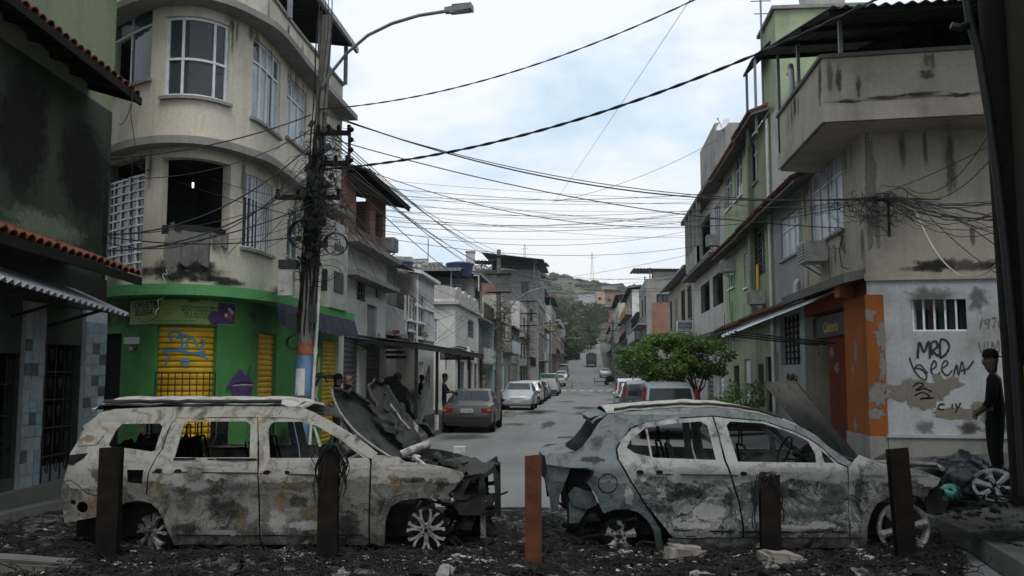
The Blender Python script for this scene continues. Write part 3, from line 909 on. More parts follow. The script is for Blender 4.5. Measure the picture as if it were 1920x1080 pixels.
# soot and damp under the balcony
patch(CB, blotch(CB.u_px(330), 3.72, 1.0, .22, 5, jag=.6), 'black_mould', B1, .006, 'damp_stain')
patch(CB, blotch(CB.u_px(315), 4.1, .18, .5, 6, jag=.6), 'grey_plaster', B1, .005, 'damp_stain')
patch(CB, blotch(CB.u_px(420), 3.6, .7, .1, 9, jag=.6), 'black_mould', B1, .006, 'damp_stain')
rn = random.Random(6)
for k in range(34):                                          # run-off under the ledges and sills
 zt_ = rn.choice([z2 - .02, z2 - .02, z3 - .02, z3 - .02, z3 + .9]); L_ = rn.uniform(.15, .6)
 patch(CB, blotch(rn.uniform(.5, CB.L), zt_ - L_ * .8, rn.uniform(.03, .12), L_, k, 20, .5), 'drip' if k % 3 else 'grime', B1, .004, 'run_off')
for k in range(18):
 patch(CB, blotch(rn.uniform(1, CB.L), rn.choice([.35, .5, z1 - .4, z1 + .2]), rn.uniform(.2, .7), rn.uniform(.1, .35), 50 + k, 24, .6), 'grime', B1, .004, 'grime')
# windows
window(CB, B1, f3[0], cols=(.5,), rows=(.74,), sill='concrete', pane='window_glass', gaps=(1,))
window(CB, B1, f3[1], cols=(.27, .76), rows=(.47,), sill='concrete', w=.055)
window(CB, B1, f3[2], cols=4, rows=(.72,), sill='concrete', pane=['frosted_glass', 'frosted_glass', 'window_glass'])
window(CB, B1, f3[3], cols=3, rows=(.7,), sill='concrete', pane='frosted_glass')
window(CB, B1, f3[4], cols=2, rows=(.5,), sill='concrete', pane='frosted_glass')
d0 = f2[0]; zd = CB.px(235, 333)[1]
window(CB, B1, (d0[0], d0[1], d0[2], zd), cols=(.13, .35, .57, .79), rows=(.1, .2, .3, .48, .57, .66, .75, .84, .93), name='glazed_door', w=.036)
window(CB, B1, f2[2], cols=4, rows=(.7,), sill='concrete', pane=['frosted_glass', 'window_glass'], bars=9)
window(CB, B1, f2[3], cols=2, rows=(.5,), sill='concrete')
# balcony opening: back wall, fan, rail
r = f2[1]
m = MB(); CB.box(m, r[0] - .4, r[1] + .4, -2.3, -2.2, z1, z2); m.build('balcony_back_wall', 'room_wall', B1)
m = MB(); CB.box(m, r[0], r[1], -.14, -.08, r[2], r[2] + .18); m.build('balcony_rail', 'iron_black', B1)
# shutters, each of slats
s1 = shutter(CB, B1, sh1, 'yellow_shutter', .105); shutter(CB, B1, sh2, 'yellow_shutter', .105); shutter(CB, B1, sh3, 'yellow_shutter', .105)
U = CB.u_px
def uz(px, py, d=0): return CB.px(px, py, d)
grille(CB, s1, (sh1[0] + .02, sh1[1] - .02, .25, uz(350, 698)[1]), 9, 1, d=.0, t=.014, name='low_grille')
rib = [[(303, 660), (330, 657), (360, 662), (385, 660)], [(322, 640), (318, 625), (335, 622), (342, 640), (338, 658)], [(352, 655), (350, 640), (362, 634), (372, 655)],
       [(376, 655), (382, 641), (376, 637)], [(330, 632), (352, 628)], [(338, 680), (350, 685), (352, 675), (340, 676)], [(318, 664), (310, 685)], [(370, 662), (390, 674)]]
ribbon(CB, [[uz(*p, -.07) for p in L] for L in rib], .045, 'paint_blue_spray', s1, -.066)
m = MB(); CB.box(m, gd[0], gd[1], -.14, -.1, .2, gd[3]); m.build('door', 'dark_inside', B1)
# banner over the shutter
r = R(246, 562, 440, 607)
bn = thing('shop_banner', 'pale green ice cream shop banner with dark lettering above yellow shutter', 'banner', CB.at((r[0] + r[1]) / 2, .03, r[2]))
m = MB(); CB.box(m, r[0], r[1], .012, .02, r[2], r[3]); m.build('sheet', 'banner_green', bn)
m = MB(); ua = U(404); CB.box(m, ua, r[1] - .01, .0205, .023, r[2] + .02, r[3] - .02); m.build('purple_panel', 'purple_print', bn)
patch(CB, blotch(U(398), r[2] + .12, .14, .13, 4, 20, .1), 'purple_print', bn, .0212, 'purple_corner', False)
for k in range(9):
 m = MB(); m.blob(CB.at(U(424) + random.uniform(-.1, .1), .03, r[2] + .2 + random.uniform(-.1, .1)), .045, 1, .3, k, (1, .3, 1))
 m.build('printed_berry', 'berry_red' if k % 3 else 'paper_white', bn)
def ctext(s, px, py, size, mat, parent, bold=0.0, d=.024, shear=0, sx=1.0, nm='lettering'):
 u0, z0 = uz(px, py); a = CB.at(u0, d, z0); b = CB.at(u0 + .4, d, z0)
 o = text(s, size, mat, (0, 0, 0), (1, 0, 0), (0, 0, 1), nm, None, 0, bold=bold, shear=shear, sx=sx)
 off = WORLDLOC(parent)
 for v in o.data.vertices: v.co = CB.at(u0 + v.co.x, d, z0 + v.co.z) - off
 o.parent = parent; return o
ctext('SORVETES', 250, 579, .155, 'ink_black', bn, .004, shear=.2)
ctext('SILESIA', 254, 592, .155, 'ink_black', bn, .004, shear=.2)
circ = [(U(272) + .27 * cos(k * pi / 8), uz(272, 583)[1] + .2 * sin(k * pi / 8)) for k in range(17)]
ribbon(CB, [circ], .012, 'ink_black', bn, .0215, 'ring_print')
for k, s in enumerate(('HORTENCIAS DE UMA TERRA', 'MUITO COMERCIAL', 'TEL 2 24 10020', 'E OUTRO 22 21 84')):
 ctext(s, 338 + 3 * k, 577.5 + k * 6.2, .062, 'ink_black', bn, .001)
ctext('NARA', 352, 566, .075, 'ink_black', bn, .003)
ctext('sorvetes e sobremesas para levar', 290, 603, .055, 'ink_black', bn)
ctext('Sabores', 306, 582, .06, 'berry_red', bn); ctext('da casa', 306, 590, .06, 'berry_red', bn)
# number plate and notice
r = R(234, 632, 262, 645); o_ = MB(); CB.box(o_, r[0], r[1], .003, .02, r[2], r[3]); tag(o_.build('notice_plate', 'plate_grey'), 'small grey notice plate beside the yellow shutter', 'plate')
r = R(241, 648, 256, 658); m = MB(); CB.box(m, r[0], r[1], .003, .02, r[2], r[3]); q = tag(m.build('house_number', 'ink_black'), 'small black house number plate on the green wall', 'plate')
ctext('231', 243.5, 657, .095, 'paper_white', q, .002, d=.0215)
# painted acai cup
cup = [(430, 720), (473, 720), (467, 751), (436, 751)]
patch(CB, [uz(*p) for p in cup], 'purple_print', B1, .005, 'painted_cup', False)
top_ = [(424, 722), (421, 735), (428, 720), (434, 708), (441, 703), (446, 693), (452, 695), (456, 703), (466, 707), (473, 719)]
patch(CB, [uz(*p) for p in top_], 'purple_print', B1, .011, 'painted_acai', False)
ribbon(CB, [[uz(462, 706), uz(468, 686)]], .05, 'purple_print', B1, .03, 'painted_straw')
ribbon(CB, [[uz(434, 723), uz(452, 721.5), uz(471, 722)]], .012, 'paper_white', B1, .032, 'painted_rim')
ribbon(CB, [[uz(590, 750), uz(593, 720), uz(597, 675)], [uz(592, 745), uz(598, 700), uz(598, 670)]], .1, 'banner_yellow', B1, .006, 'painted_lolly')
ribbon(CB, [[uz(586, 752), uz(591, 740), uz(596, 752)]], .07, 'paper_white', B1, .007, 'painted_cone')
# dark cloth awnings under the green canopy on the street side
for (x0, x1, k) in ((512, 556, 0), (588, 672, 1)):
 ua, ub = U(x0, .42), min(U(x1, .42), CB.L - .05)
 m = MB(); nn = 14
 m.grid(lambda i, j: CB.at(lerp(ua, ub, i), .44 + .10 * j + .02 * sin(i * 40) * j, z1 - .13 - .42 * j - .05 * abs(sin(i * 22)) * (j > .9)), 40, 4)
 tag(m.build('cloth_awning', 'awning_cloth'), 'dark frayed cloth valance under the green canopy ' + ('left of the pole' if k == 0 else 'right of the pole'), 'awning')
# terrace roof of dark tin on posts
a, b = onX(545, -60, -6.6), onX(663, 72, -6.1)
a = Vector((-6.1, 18.2, 10.6)); b = Vector((-6.1, 23.1, 10.6))
sheet_roof(B1, a, b, (-7, 0, .9), 'tin_dark', .2, .025, 'terrace_roof')
m = MB(); m.bar((-6.1, 18.2, 10.5), (-6.1, 23.1, 10.5), .08, .14); m.build('roof_beam', 'steel_grey', B1)
for y in (18.4, 20.6, 22.9):
 m = MB(); m.bar((-6.35, y, z3 + .9), (-6.35, y, 10.55), .09); m.build('roof_post', 'steel_grey', B1)
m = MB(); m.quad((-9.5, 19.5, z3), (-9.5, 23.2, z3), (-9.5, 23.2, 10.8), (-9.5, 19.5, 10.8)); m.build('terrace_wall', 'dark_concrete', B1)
# laundry on the balcony
for (x0, x1, y0, y1, k) in ((332, 385, 432, 493, 0), (386, 419, 436, 460, 1)):
 ua, ub = U(x0), U(x1); zt, zb = uz((x0 + x1) / 2, y0)[1], uz((x0 + x1) / 2, y1)[1]
 m = MB(); m.grid(lambda i, j: CB.at(lerp(ua, ub, i), .03 + .04 * sin(i * 17 + k) * j + .03 * j, lerp(zt, zb - .06 * sin(i * 9), j) - .03 * sin(i * 3.1)), 26, 12)
 m.grid(lambda i, j: CB.at(lerp(ua, ub, i), .03 - .2 * j, zt + .012 - .03 * sin(i * 3.1)), 10, 2)
 tag(m.build('hanging_cloth', 'cloth_grey', smooth=True), ('large' if k == 0 else 'small') + ' grey cloth drying over the balcony wall', 'laundry')
# wall clock-like fan inside the balcony and a small lit lamp
n = NT('lamp_glow'); n.b.inputs['Emission Color'].default_value = (.9, 1, .95, 1); n.b.inputs['Emission Strength'].default_value = 2.0; n.done((.8, .8, .8))
p = CB.at(U(345), -1.2, uz(345, 322)[1])
t = thing('lamp', 'small lit lamp hanging inside the dark balcony', 'lamp', p)
m = MB(); m.tube([p + Vector((0, 0, -.05)), p + Vector((0, 0, .05))], .02, 8); m.build('bulb', 'lamp_glow', t)
m = MB(); m.tube([p + Vector((0, 0, .05)), p + Vector((0, 0, .5))], .005, 4); m.build('flex', 'cable_black', t)
p = CB.at(U(400), -1.9, uz(400, 360)[1])
t = thing('fan', 'dark round wall fan inside the balcony', 'fan', p)
m = MB(); m.tube([p + Vector((.22 * cos(k * pi / 8), -.02, .22 * sin(k * pi / 8))) for k in range(17)], .012, 5); m.build('guard', 'steel_grey', t)
for k in range(3):
 aa = k * 2.1; m = MB(); m.hexa([p + Vector((x * cos(aa) - zz * sin(aa), yy, x * sin(aa) + zz * cos(aa))) for yy in (-.01, .01) for x, zz in ((.03, -.03), (.2, -.06), (.2, .06), (.03, .03))]); m.build('blade', 'plastic_black', t)
# grey cabinet with two vents standing on the canopy behind the pole
cf = Facade([(XL, 18), (XL, 25)])
p0 = onX(602, 560, -6.0)
t = thing('metal_cabinet', 'tall grey cabinet with dark vents on the green canopy behind the pole', 'cabinet', (-6.28, 21.4, z1 + .06))
m = MB(); m.box((-6.25, 21.5, z1 + .06 + 1.05), (.44, 1.5, 2.1)); m.build('casing', 'appliance', t)
for zz, hh in ((z1 + .7, .5), (z1 + 1.55, .16)):
 m = MB(); m.box((-6.025, 21.45, zz), (.02, .8, hh)); m.box((-6.25, 20.745, zz), (.3, .02, hh)); m.build('vent', 'plastic_black', t)
# --- brick topped white house next door
fb = Facade([(XL, 23.23), (XL, 28.7)])
B2 = thing('brick_topped_house', 'white house with raw brick top storey and dark tin roof', 'house', (XL - 2, 26, 0))
Rb = fb.rect
holes = [Rb(669, 508, 684, 562), Rb(704, 534, 713, 560), Rb(688, 572, 706, 640)]
ztop2 = 5.5
shell(fb, B2, 'white_plaster', .1, ztop2, holes + [(0.5, 2.2, .2, 2.9), (3.0, 5.0, .2, 2.9)], 8, back_mat='grey_plaster')
shutter(fb, B2, (0.5, 2.2, .2, 2.9), 'grey_shutter', .14); shutter(fb, B2, (3.0, 5.0, .2, 2.9), 'grey_shutter', .14)
m = MB(); fb.box(m, 0, fb.L, .002, .45, 4.5, 4.64); m.build('ledge', 'concrete', B2)
m = MB(); fb.box(m, 0, fb.L, .002, .5, ztop2 - .12, ztop2 + .04); m.build('ledge', 'concrete', B2)
grille(fb, B2, holes[0], 3, 5, d=-.03, t=.03, mat='iron_black'); window(fb, B2, holes[0], 2, d=-.12)
window(fb, B2, holes[1], 1); m = MB(); fb.box(m, holes[2][0], holes[2][1], -.16, -.1, holes[2][2], holes[2][3]); m.build('niche_back', 'grey_plaster', B2)
# brick storey
bands('brick_courses', (0.23, 0.105, 0.07), (0.25, 0.2, 0.17), 2, .1, .18, .9, .35)
fk = Facade([(XL + .05, 23.3), (XL + .05, 28.3)])
hk = [Rb(677, 352, 700, 415)]
m = MB(); fk.wall(m, ztop2 + .03, 7.4, [(1.3, 2.9, ztop2 + .5, 7.2), (3.6, 4.6, ztop2 + .6, 6.9)], .14); m.build('brick_wall', 'brick_courses', B2)
m = MB(); a = fk.at(0, 0, ztop2 + .03); m.quad(a, a + Vector((-6, 0, 0)), a + Vector((-6, 0, 1.9)), a + Vector((0, 0, 1.9)))
a = fk.at(fk.L, 0, ztop2 + .03); m.quad(a, a + Vector((-6, 0, 0)), a + Vector((-6, 0, 1.9)), a + Vector((0, 0, 1.9))); m.build('brick_side_wall', 'brick_courses', B2)
sheet_roof(B2, (XL + .75, 23.25, 7.3), (XL + .75, 28.9, 7.3), (-5, 0, 1.2), 'tin_dark', .2, .03)
m = MB(); m.bar((XL + .7, 23.3, 7.22), (XL + .7, 28.8, 7.22), .06, .1); m.build('roof_beam', 'timber_dark', B2)
for k in range(5):
 m = MB(); m.bar((XL + .7, 23.6 + k * 1.25, 7.25), (XL - .5, 23.6 + k * 1.25, 7.5), .05, .08); m.build('rafter', 'timber_dark', B2)
ac_unit('boxy air conditioner high on the brick topped house', (XL + .02, 28.0, 5.95), (1, 0, 0), (0, 1, 0))
# hand painted plates on the wall
for (x0, y0, x1, y1, s) in ((704, 622, 718, 634, 'CASAS'), (703, 636, 719, 650, 'VENDE')):
 r = Rb(x0, y0, x1, y1); m = MB(); fb.box(m, r[0], r[1], .003, .025, r[2], r[3])
 q = tag(m.build('wall_sign', 'paper_white'), f'small white wall sign reading {s} near the arcade roof', 'sign')
 text(s, .17, 'purple_print', fb.at(r[0] + .06, .027, (r[2] + r[3]) / 2 - .06), (0, 1, 0), (0, 0, 1), parent=q)
# --- arcade roof along the pavement
AR = thing('arcade', 'long dark tin canopy on thin posts over the left pavement', 'canopy', (-5.6, 32, 0))
za = 2.85
sheet_roof(AR, (-4.72, 24.95, za - .1), (-4.72, 41, za - .1), (-1.75, 0, .22), 'tin_dark', .2, .03)
m = MB(); m.bar((-4.76, 24.95, za - .2), (-4.76, 41, za - .2), .06, .12); m.build('beam', 'iron_black', AR)
m = MB(); m.bar((-4.76, 24.98, za - .2), (-6.46, 24.98, za - .02), .06, .12); m.build('beam', 'iron_black', AR)
rough('white_base', (.55, .55, .52), .3, 6)
for y in (25.1, 28.6, 33.5, 36.5, 40.5):
 m = MB(); m.bar((-4.8, y, .6), (-4.8, y, za - .2), .09); ps = m.build('post', 'iron_black', AR)
 m = MB(); m.tube([(-4.8, y, .12), (-4.8, y, .62)], .075, 10); m.build('post_base', 'white_base', ps)
# --- recessed grey house with tile steps, then narrow pale house
f3_ = Facade([(-7.6, 28.8), (-7.6, 35.6)])
B3 = thing('recessed_house', 'grey recessed house with a small balcony between white houses', 'house', (-9, 33, 0))
h3 = [(1.0, 2.2, .2, 2.3), (3.0, 4.2, .2, 2.3), (.8, 4.2, 4.1, 5.6)]
shell(f3_, B3, 'grey_plaster', .1, 6.1, h3, 6)
for k in (0, 1):
 m = MB(); f3_.box(m, h3[k][0], h3[k][1], -.15, -.1, .2, 2.3); m.build('door', 'timber_dark', B3)
m = MB(); f3_.box(m, .4, 4.6, 0.002, .9, 3.2, 3.34); m.build('balcony_floor', 'concrete', B3)
grille(f3_, B3, (.4, 4.6, 3.34, 4.2), 24, 1, d=.84, t=.014, mat='white_frame', name='balcony_rail')
m = MB(); f3_.box(m, .6, 4.4, -.2, -.1, 4.3, 4.35); m.build('timber_panel', 'yellow_wall', B3)
sheet_roof(B3, (-6.9, 28.8, 6.0), (-6.9, 35.6, 6.0), (-4, 0, .9), 'roof_tile', .2, .03)
for k in range(6):
 m = MB(); m.box((-6.9, 31.0 + k * .26, 3.35 + k * -.17), (.7, .28, .1)); m.build('tile_step', 'roof_tile', B3)
f4 = Facade([(-6.9, 35.7), (-6.9, 40.2)])
B4 = thing('narrow_house', 'narrow white house with tall white framed windows and a sloping roof edge', 'house', (-8.5, 38, 0))
R4 = f4.rect
h4 = [R4(767, 557, 783, 602), R4(786, 555, 796, 606), R4(768, 606, 776, 620), R4(777, 608, 794, 644), (1.0, 2.0, .2, 2.4)]
shell(f4, B4, 'white_plaster', .1, 6.0, h4, 6, back_mat='concrete')
for r in h4[:4]: window(f4, B4, r, 2, w=.07, sill='white_frame')
m = MB(); f4.box(m, 1.0, 2.0, -.1, -.06, .2, 2.4); m.build('door', 'white_frame', B4)
m = MB(); f4.box(m, -.05, f4.L + .05, -.3, .28, 6.0, 6.12, dz=-.1); m.build('roof_edge', 'white_frame', B4)
for z in (3.3, 4.6):
 m = MB(); f4.box(m, 0, f4.L, .002, .07, z, z + .12); m.build('band', 'white_frame', B4)
m = MB(); m.tube([f4.at(.12, .06, .2), f4.at(.12, .06, 5.9)], .05, 8); m.build('downpipe', 'pvc_white', B4)
# white stair in the arcade
st = thing('stair', 'white painted stair with open railing under the arcade', 'stair', (-5.7, 32.5, .14))
for k in range(6):
 m = MB(); m.box((-6.2, 31.4 + k * .26, .24 + k * .2), (.8, .28, .2)); m.build('step', 'white_plaster', st)
for x in (-5.8,):
 m = MB(); m.bar((x, 31.4, 1.15), (x, 32.9, 2.2), .05); m.bar((x, 31.4, .75), (x, 32.9, 1.8), .04)
 for k in range(4): m.bar((x, 31.4 + k * .5, .3 + k * .35), (x, 31.4 + k * .5, 1.15 + k * .35), .05)
 m.build('railing', 'white_frame', st)
# --- white house with scalloped parapet and the CALIFORNIA sign
f5 = Facade([(-8.6, 44.0), (XL, 44.0), (XL, 53.5)])
B5 = thing('white_house', 'white two storey house with scalloped parapet above the sign', 'house', (-8, 48, 0))
h5 = [f5.rect(877, 600, 888, 634), f5.rect(806, 598, 822, 642)]
shell(f5, B5, 'white_plaster', .1, 5.6, h5 + [(3.2, 5.4, .2, 2.5), (6.5, 9.0, .2, 2.5), (9.6, 11.0, .2, 2.5)], 8, roof=False)
window(f5, B5, h5[0], 2, rows=(.33, .66), frame='steel_grey'); window(f5, B5, h5[1], 2, rows=(.5,), pane='frosted_glass')
for k, r in enumerate(((3.2, 5.4, .2, 2.5), (6.5, 9.0, .2, 2.5), (9.6, 11.0, .2, 2.5))): shutter(f5, B5, r, 'grey_shutter' if k != 1 else 'pink_wall', .2)
m = MB(); f5.box(m, 0, f5.L, .002, .2, 5.3, 5.45); m.build('ledge', 'pale_plaster', B5)
m = MB(); seg = 48
for i in range(seg):
 ua, ub = f5.L * i / seg, f5.L * (i + 1) / seg
 z = lambda uu: 5.95 + .32 * abs(sin(uu * 1.35)) ** .7
 q = [f5.at(ua, 0.0, 5.59), f5.at(ub, 0.0, 5.59), f5.at(ub, -.18, 5.59), f5.at(ua, -.18, 5.59)]
 m.hexa(q + [f5.at(ua, 0, z(ua)), f5.at(ub, 0, z(ub)), f5.at(ub, -.18, z(ub)), f5.at(ua, -.18, z(ua))])
m.build('parapet', 'pale_plaster', B5)
m = MB(); f5.box(m, 2.2, 9, .0, .05, 2.55, 3.05); m.build('fascia_band', 'pink_wall', B5)
# sign
p = onD(857, 662, 41.2); w_, h_ = 1.55, .62
sg = thing('shop_sign', 'black arched shop sign reading CALIFORNIA above the canopy', 'sign', p)
poly = [p + RT * (x * w_ / 2) + Vector((0, 0, z * h_ / 2)) for x, z in ((-1, -1), (1, -1), (1, .2), (.6, .75), (.1, 1.05), (-.4, .8), (-1, .1))]
m = MB(); m.prism(poly, FH * .06, FH * -.02); m.build('panel', 'ink_black', sg)
m = MB(); m.tube([p - FH * .03 + RT * (-.68 + 1.36 * t_ / 12) * (w_ / 1.55) + Vector((0, 0, -.05 + .3 * sin(pi * t_ / 12))) for t_ in range(13)], .014, 4); m.build('arc_line', 'paper_white', sg)
m = MB(); q = p - FH * .03
for aa, bb in (((-.72, -.27), (.72, -.27)), ((-.72, .03), (.3, .03)), ((-.72, -.27), (-.72, .03)), ((.72, -.27), (.72, .0))): m.bar(q + RT * aa[0] + Vector((0, 0, aa[1])), q + RT * bb[0] + Vector((0, 0, bb[1])), .012)
m.build('border_line', 'paper_white', sg)
text('CALIFORNIA', .21, 'paper_white', p - FH * .034 + RT * -.67 + Vector((0, 0, -.2)), RT, (0, 0, 1), parent=sg, bold=.004)
m = MB(); m.add([q + RT * .5 + Vector((0, 0, .36)) - FH * .02, q + RT * .8 + Vector((0, 0, -.26)) - FH * .02, q + RT * .38 + Vector((0, 0, -.08)) - FH * .12], [(0, 1, 2)]); m.build('torn_corner', 'paper_white', sg)
for x in (-.5, .5):
 m = MB(); m.bar(p + RT * x + Vector((0, 0, -.3)) + FH * .02, p + RT * x + Vector((0, 0, -.75)) + FH * .02, .04); m.build('leg', 'iron_black', sg)
# --- roof deck house behind: dark open storey under a wide tin roof
f6 = Facade([(-19, 50), (-7.4, 50), (-7.4, 58)])
B6 = thing('roof_deck_house', 'house with an open dark roof deck under a wide tin roof', 'house', (-11, 54, 0))
shell(f6, B6, 'pale_plaster', .1, 5.9, [(9.2, 10.4, 4.2, 5.3), (2.5, 3.6, 4.2, 5.3)], 8)
window(f6, B6, (9.2, 10.4, 4.2, 5.3), 2); window(f6, B6, (2.5, 3.6, 4.2, 5.3), 2)
m = MB(); f6.box(m, 0, f6.L, -.15, 0.01, 5.9, 6.5); m.build('parapet', 'pale_plaster', B6)
sheet_roof(B6, (-19, 49.4, 7.75), (-7, 49.4, 7.75), (0, 8.5, .7), 'tin_grey', .25, .03, 'roof')
m = MB(); m.bar((-19, 49.45, 7.66), (-7, 49.45, 7.66), .08, .14); m.build('roof_beam', 'steel_grey', B6)
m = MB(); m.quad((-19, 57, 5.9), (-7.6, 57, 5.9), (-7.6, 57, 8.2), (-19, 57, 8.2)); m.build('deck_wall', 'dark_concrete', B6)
for x in (-18, -15.5, -13, -10.5, -7.6):
 m = MB(); m.bar((x, 49.8, 6.4), (x, 49.8, 7.7), .09); m.build('deck_post', 'steel_grey', B6)
m = MB(); m.box((-12.2, 51, 6.6), (1.2, .2, 1.3)); m.build('timber_screen', 'brick_red', B6)
def tank(label, p, r=.75, h=.9, mat='blue_tank'):
 t = thing('water_tank', label, 'tank', p, 'roof water tanks')
 m = MB(); M_ = Matrix.Translation(p)
 m.lathe([(r * .82, 0), (r * .92, h * .5), (r, h * .96), (r * 1.04, h)], 18, M_); m.build('basin', mat, t, smooth=True, angle=40)
 m = MB(); m.lathe([(r * 1.06, h), (r * 1.0, h + .06), (r * .3, h + .16), (.02, h + .17)], 18, M_); m.build('lid', mat, t, smooth=True, angle=40)
 m = MB(); m.tube([Vector(p) + Vector((r, 0, .1)), Vector(p) + Vector((r + .3, 0, .1)), Vector(p) + Vector((r + .3, 0, -.8))], .04, 6); m.build('pipe', 'pvc_white', t)
 return t
tank('blue water tank on the tin roof left of the chimney tower', onD(862, 520, 52) + Vector((0, 0, 0)), .8, .75)
tank('blue water tank at the far left end of the tin roof', onD(752, 512, 52), .7, .6)
# --- tower shaped white water reservoir
p = onD(882, 503, 70)
t = thing('chimney_tower', 'pale square water tower rising above the tin roofs', 'tower', (p.x, p.y, 0))
m = MB(); m.box((p.x, p.y, p.z / 2 + .6), (.62, .62, p.z + 1.2)); m.build('shaft', 'pale_plaster', t)
m = MB(); m.box((p.x, p.y, p.z + 1.26), (.72, .72, .12)); m.build('cap', 'concrete', t)
# ============================================================ RIGHT SIDE
rough('roof_tile_dark', (.12, .055, .036), .5, 5, .9, .3)
# --- tan corner building with the cafeteria
CY = 17.75
RB = Facade([(XR, 22.8), (XR, CY), (10.5, CY - .55)])
R1 = thing('cafe_building', 'tan corner building with orange cafeteria entrance and white graffitied wall', 'building', (7, 20, .35))
uc = RB.U[1]; zs1, zb0, zb1 = 3.75, 6.6, 7.78
Rr = RB.rect
w_up = Rr(1519, 292, 1580, 447)
cafe = (RB.u_px(1502), RB.u_px(1590), .3, 3.3); cafe = (min(cafe[:2]), max(cafe[:2]), .3, 3.3)
gw = Rr(1709, 561, 1812, 621)
m = MB(); RB.wall(m, .1, zs1, [cafe], .35, 0, uc); m.build('shop_wall', 'red_paint', R1)
m = MB(); RB.wall(m, .1, zs1, [gw], .22, uc, RB.L); m.build('side_wall', 'white_worn', R1)
m = MB(); RB.wall(m, zs1, zb0, [w_up], .2); m.build('upper_wall', 'tan_plaster', R1)
m = MB(); a, b = RB.at(0, 0, 0), RB.at(RB.L, 0, 0); Hh = Vector((0, 0, zb0)); q = Vector((10.5, 22.8, 0))
m.quad(a, q, q + Hh, a + Hh); m.quad(q, b, b + Hh, q + Hh); m.build('rear_wall', 'tan_plaster', R1)
def rslab(z, t, d, mat, name):
 m = MB(); rim = [RB.at(1.6 if d > 0 else 0, d, z), RB.at(uc, d, z), RB.at(RB.L, d, z), Vector((10.4, 22.7, z))]
 m.prism(rim, (0, 0, -t), (0, 0, 0)); return m.build(name, mat, R1)
rslab(zs1 - .02, .1, -.25, 'room_wall', 'floor_slab'); rslab(zb0 + .1, .16, .86, 'tan_plaster', 'balcony_slab')
m = MB(); RB.box(m, 1.6, RB.L, .74, .9, zb0 + .02, zb1); m.build('balcony_parapet', 'tan_plaster', R1)
m = MB(); RB.box(m, 1.6, RB.L, .68, .95, zb1, zb1 + .07); RB.box(m, 1.6, 1.75, 0, .9, zb0, zb1 + .06); m.build('coping', 'dark_concrete', R1)
m = MB(); RB.box(m, 1.6, RB.L, .902, .94, zb0 - .04, zb0 + .3); m.build('balcony_band', 'tan_plaster', R1)
# dark stains running along the band
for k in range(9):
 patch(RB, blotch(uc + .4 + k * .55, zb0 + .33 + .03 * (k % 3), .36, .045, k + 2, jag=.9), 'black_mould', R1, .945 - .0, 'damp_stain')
for (uu, z, ru, rz, s_) in ((uc + .25, zb0 + .75, .06, .35, 3), (uc + .55, zb0 + .6, .05, .25, 5), (uc + 1.6, zb0 + .75, .14, .12, 7)):
 patch(RB, blotch(uu, z, ru, rz, s_, jag=.6), 'dark_concrete', R1, .906, 'damp_stain')
rn = random.Random(16)
for k in range(26):
 zt_ = rn.choice([zb0, zb0, zs1 + 1.0]); L_ = rn.uniform(.2, .8)
 patch(RB, blotch(rn.uniform(.3, RB.L - 1), zt_ - L_ * .9, rn.uniform(.03, .14), L_, k, 20, .5), 'drip' if k % 3 else 'grime', R1, .004, 'run_off')
for k in range(16):
 L_ = rn.uniform(.12, .5); patch(RB, blotch(rn.uniform(2.1, RB.L - 1), zb1 - L_ * .9, rn.uniform(.03, .16), L_, 30 + k, 20, .5), 'grime' if k % 2 else 'drip', R1, .904, 'run_off')
for k in range(14):
 patch(RB, blotch(rn.uniform(uc + .5, RB.L - .5), rn.choice([.9, 1.1, 2.4, 3.3]), rn.uniform(.15, .6), rn.uniform(.08, .3), 60 + k, 22, .7), 'grime' if k % 2 else 'drip', R1, .003, 'grime')
# cracked ledge over the shop and a rough stained strip on the side wall
m = MB(); RB.box(m, 0, uc, .002, .55, zs1 - .02, zs1 + .16, dz=-.14); m.build('shop_ledge', 'dark_concrete', R1)
m = MB(); RB.box(m, uc - .02, RB.L, .002, .05, zs1 - .08, zs1 + .05); m.build('string_course', 'tan_plaster', R1)
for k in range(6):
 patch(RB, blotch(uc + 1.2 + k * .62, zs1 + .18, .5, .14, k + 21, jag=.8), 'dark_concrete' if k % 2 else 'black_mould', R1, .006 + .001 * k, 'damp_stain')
patch(RB, blotch(uc + 3.0, zs1 + .95, .3, .55, 31, jag=.8), 'dark_concrete', R1, .0125, 'damp_stain')
patch(RB, blotch(uc + .15, zs1 + 1.6, .12, 1.2, 33, jag=.8), 'grey_plaster', R1, .006, 'damp_stain')
# corner pillar, painted orange, bare below
m = MB(); RB.box(m, RB.u_px(1590), RB.u_px(1662), 0.003, .05, .74, 3.4); m.build('corner_pillar', 'orange_paint', R1)
m = MB(); RB.box(m, RB.u_px(1588), RB.u_px(1664), 0.003, .06, .1, .735); m.build('pillar_base', 'concrete', R1)
for (px, py, ru, rz, s_) in ((1604, 800, .14, .2, 11), (1652, 630, .1, .3, 12), (1632, 590, .12, .12, 13), (1605, 660, .12, .25, 1), (1600, 690, .1, .16, 2), (1648, 740, .18, .25, 4), (1640, 775, .2, .12, 6), (1655, 690, .06, .3, 8)):
 uu, z = RB.px(px, py, .05); patch(RB, blotch(uu, z, ru, rz, s_, jag=.9), 'grey_plaster', R1, .054, 'bare_patch')
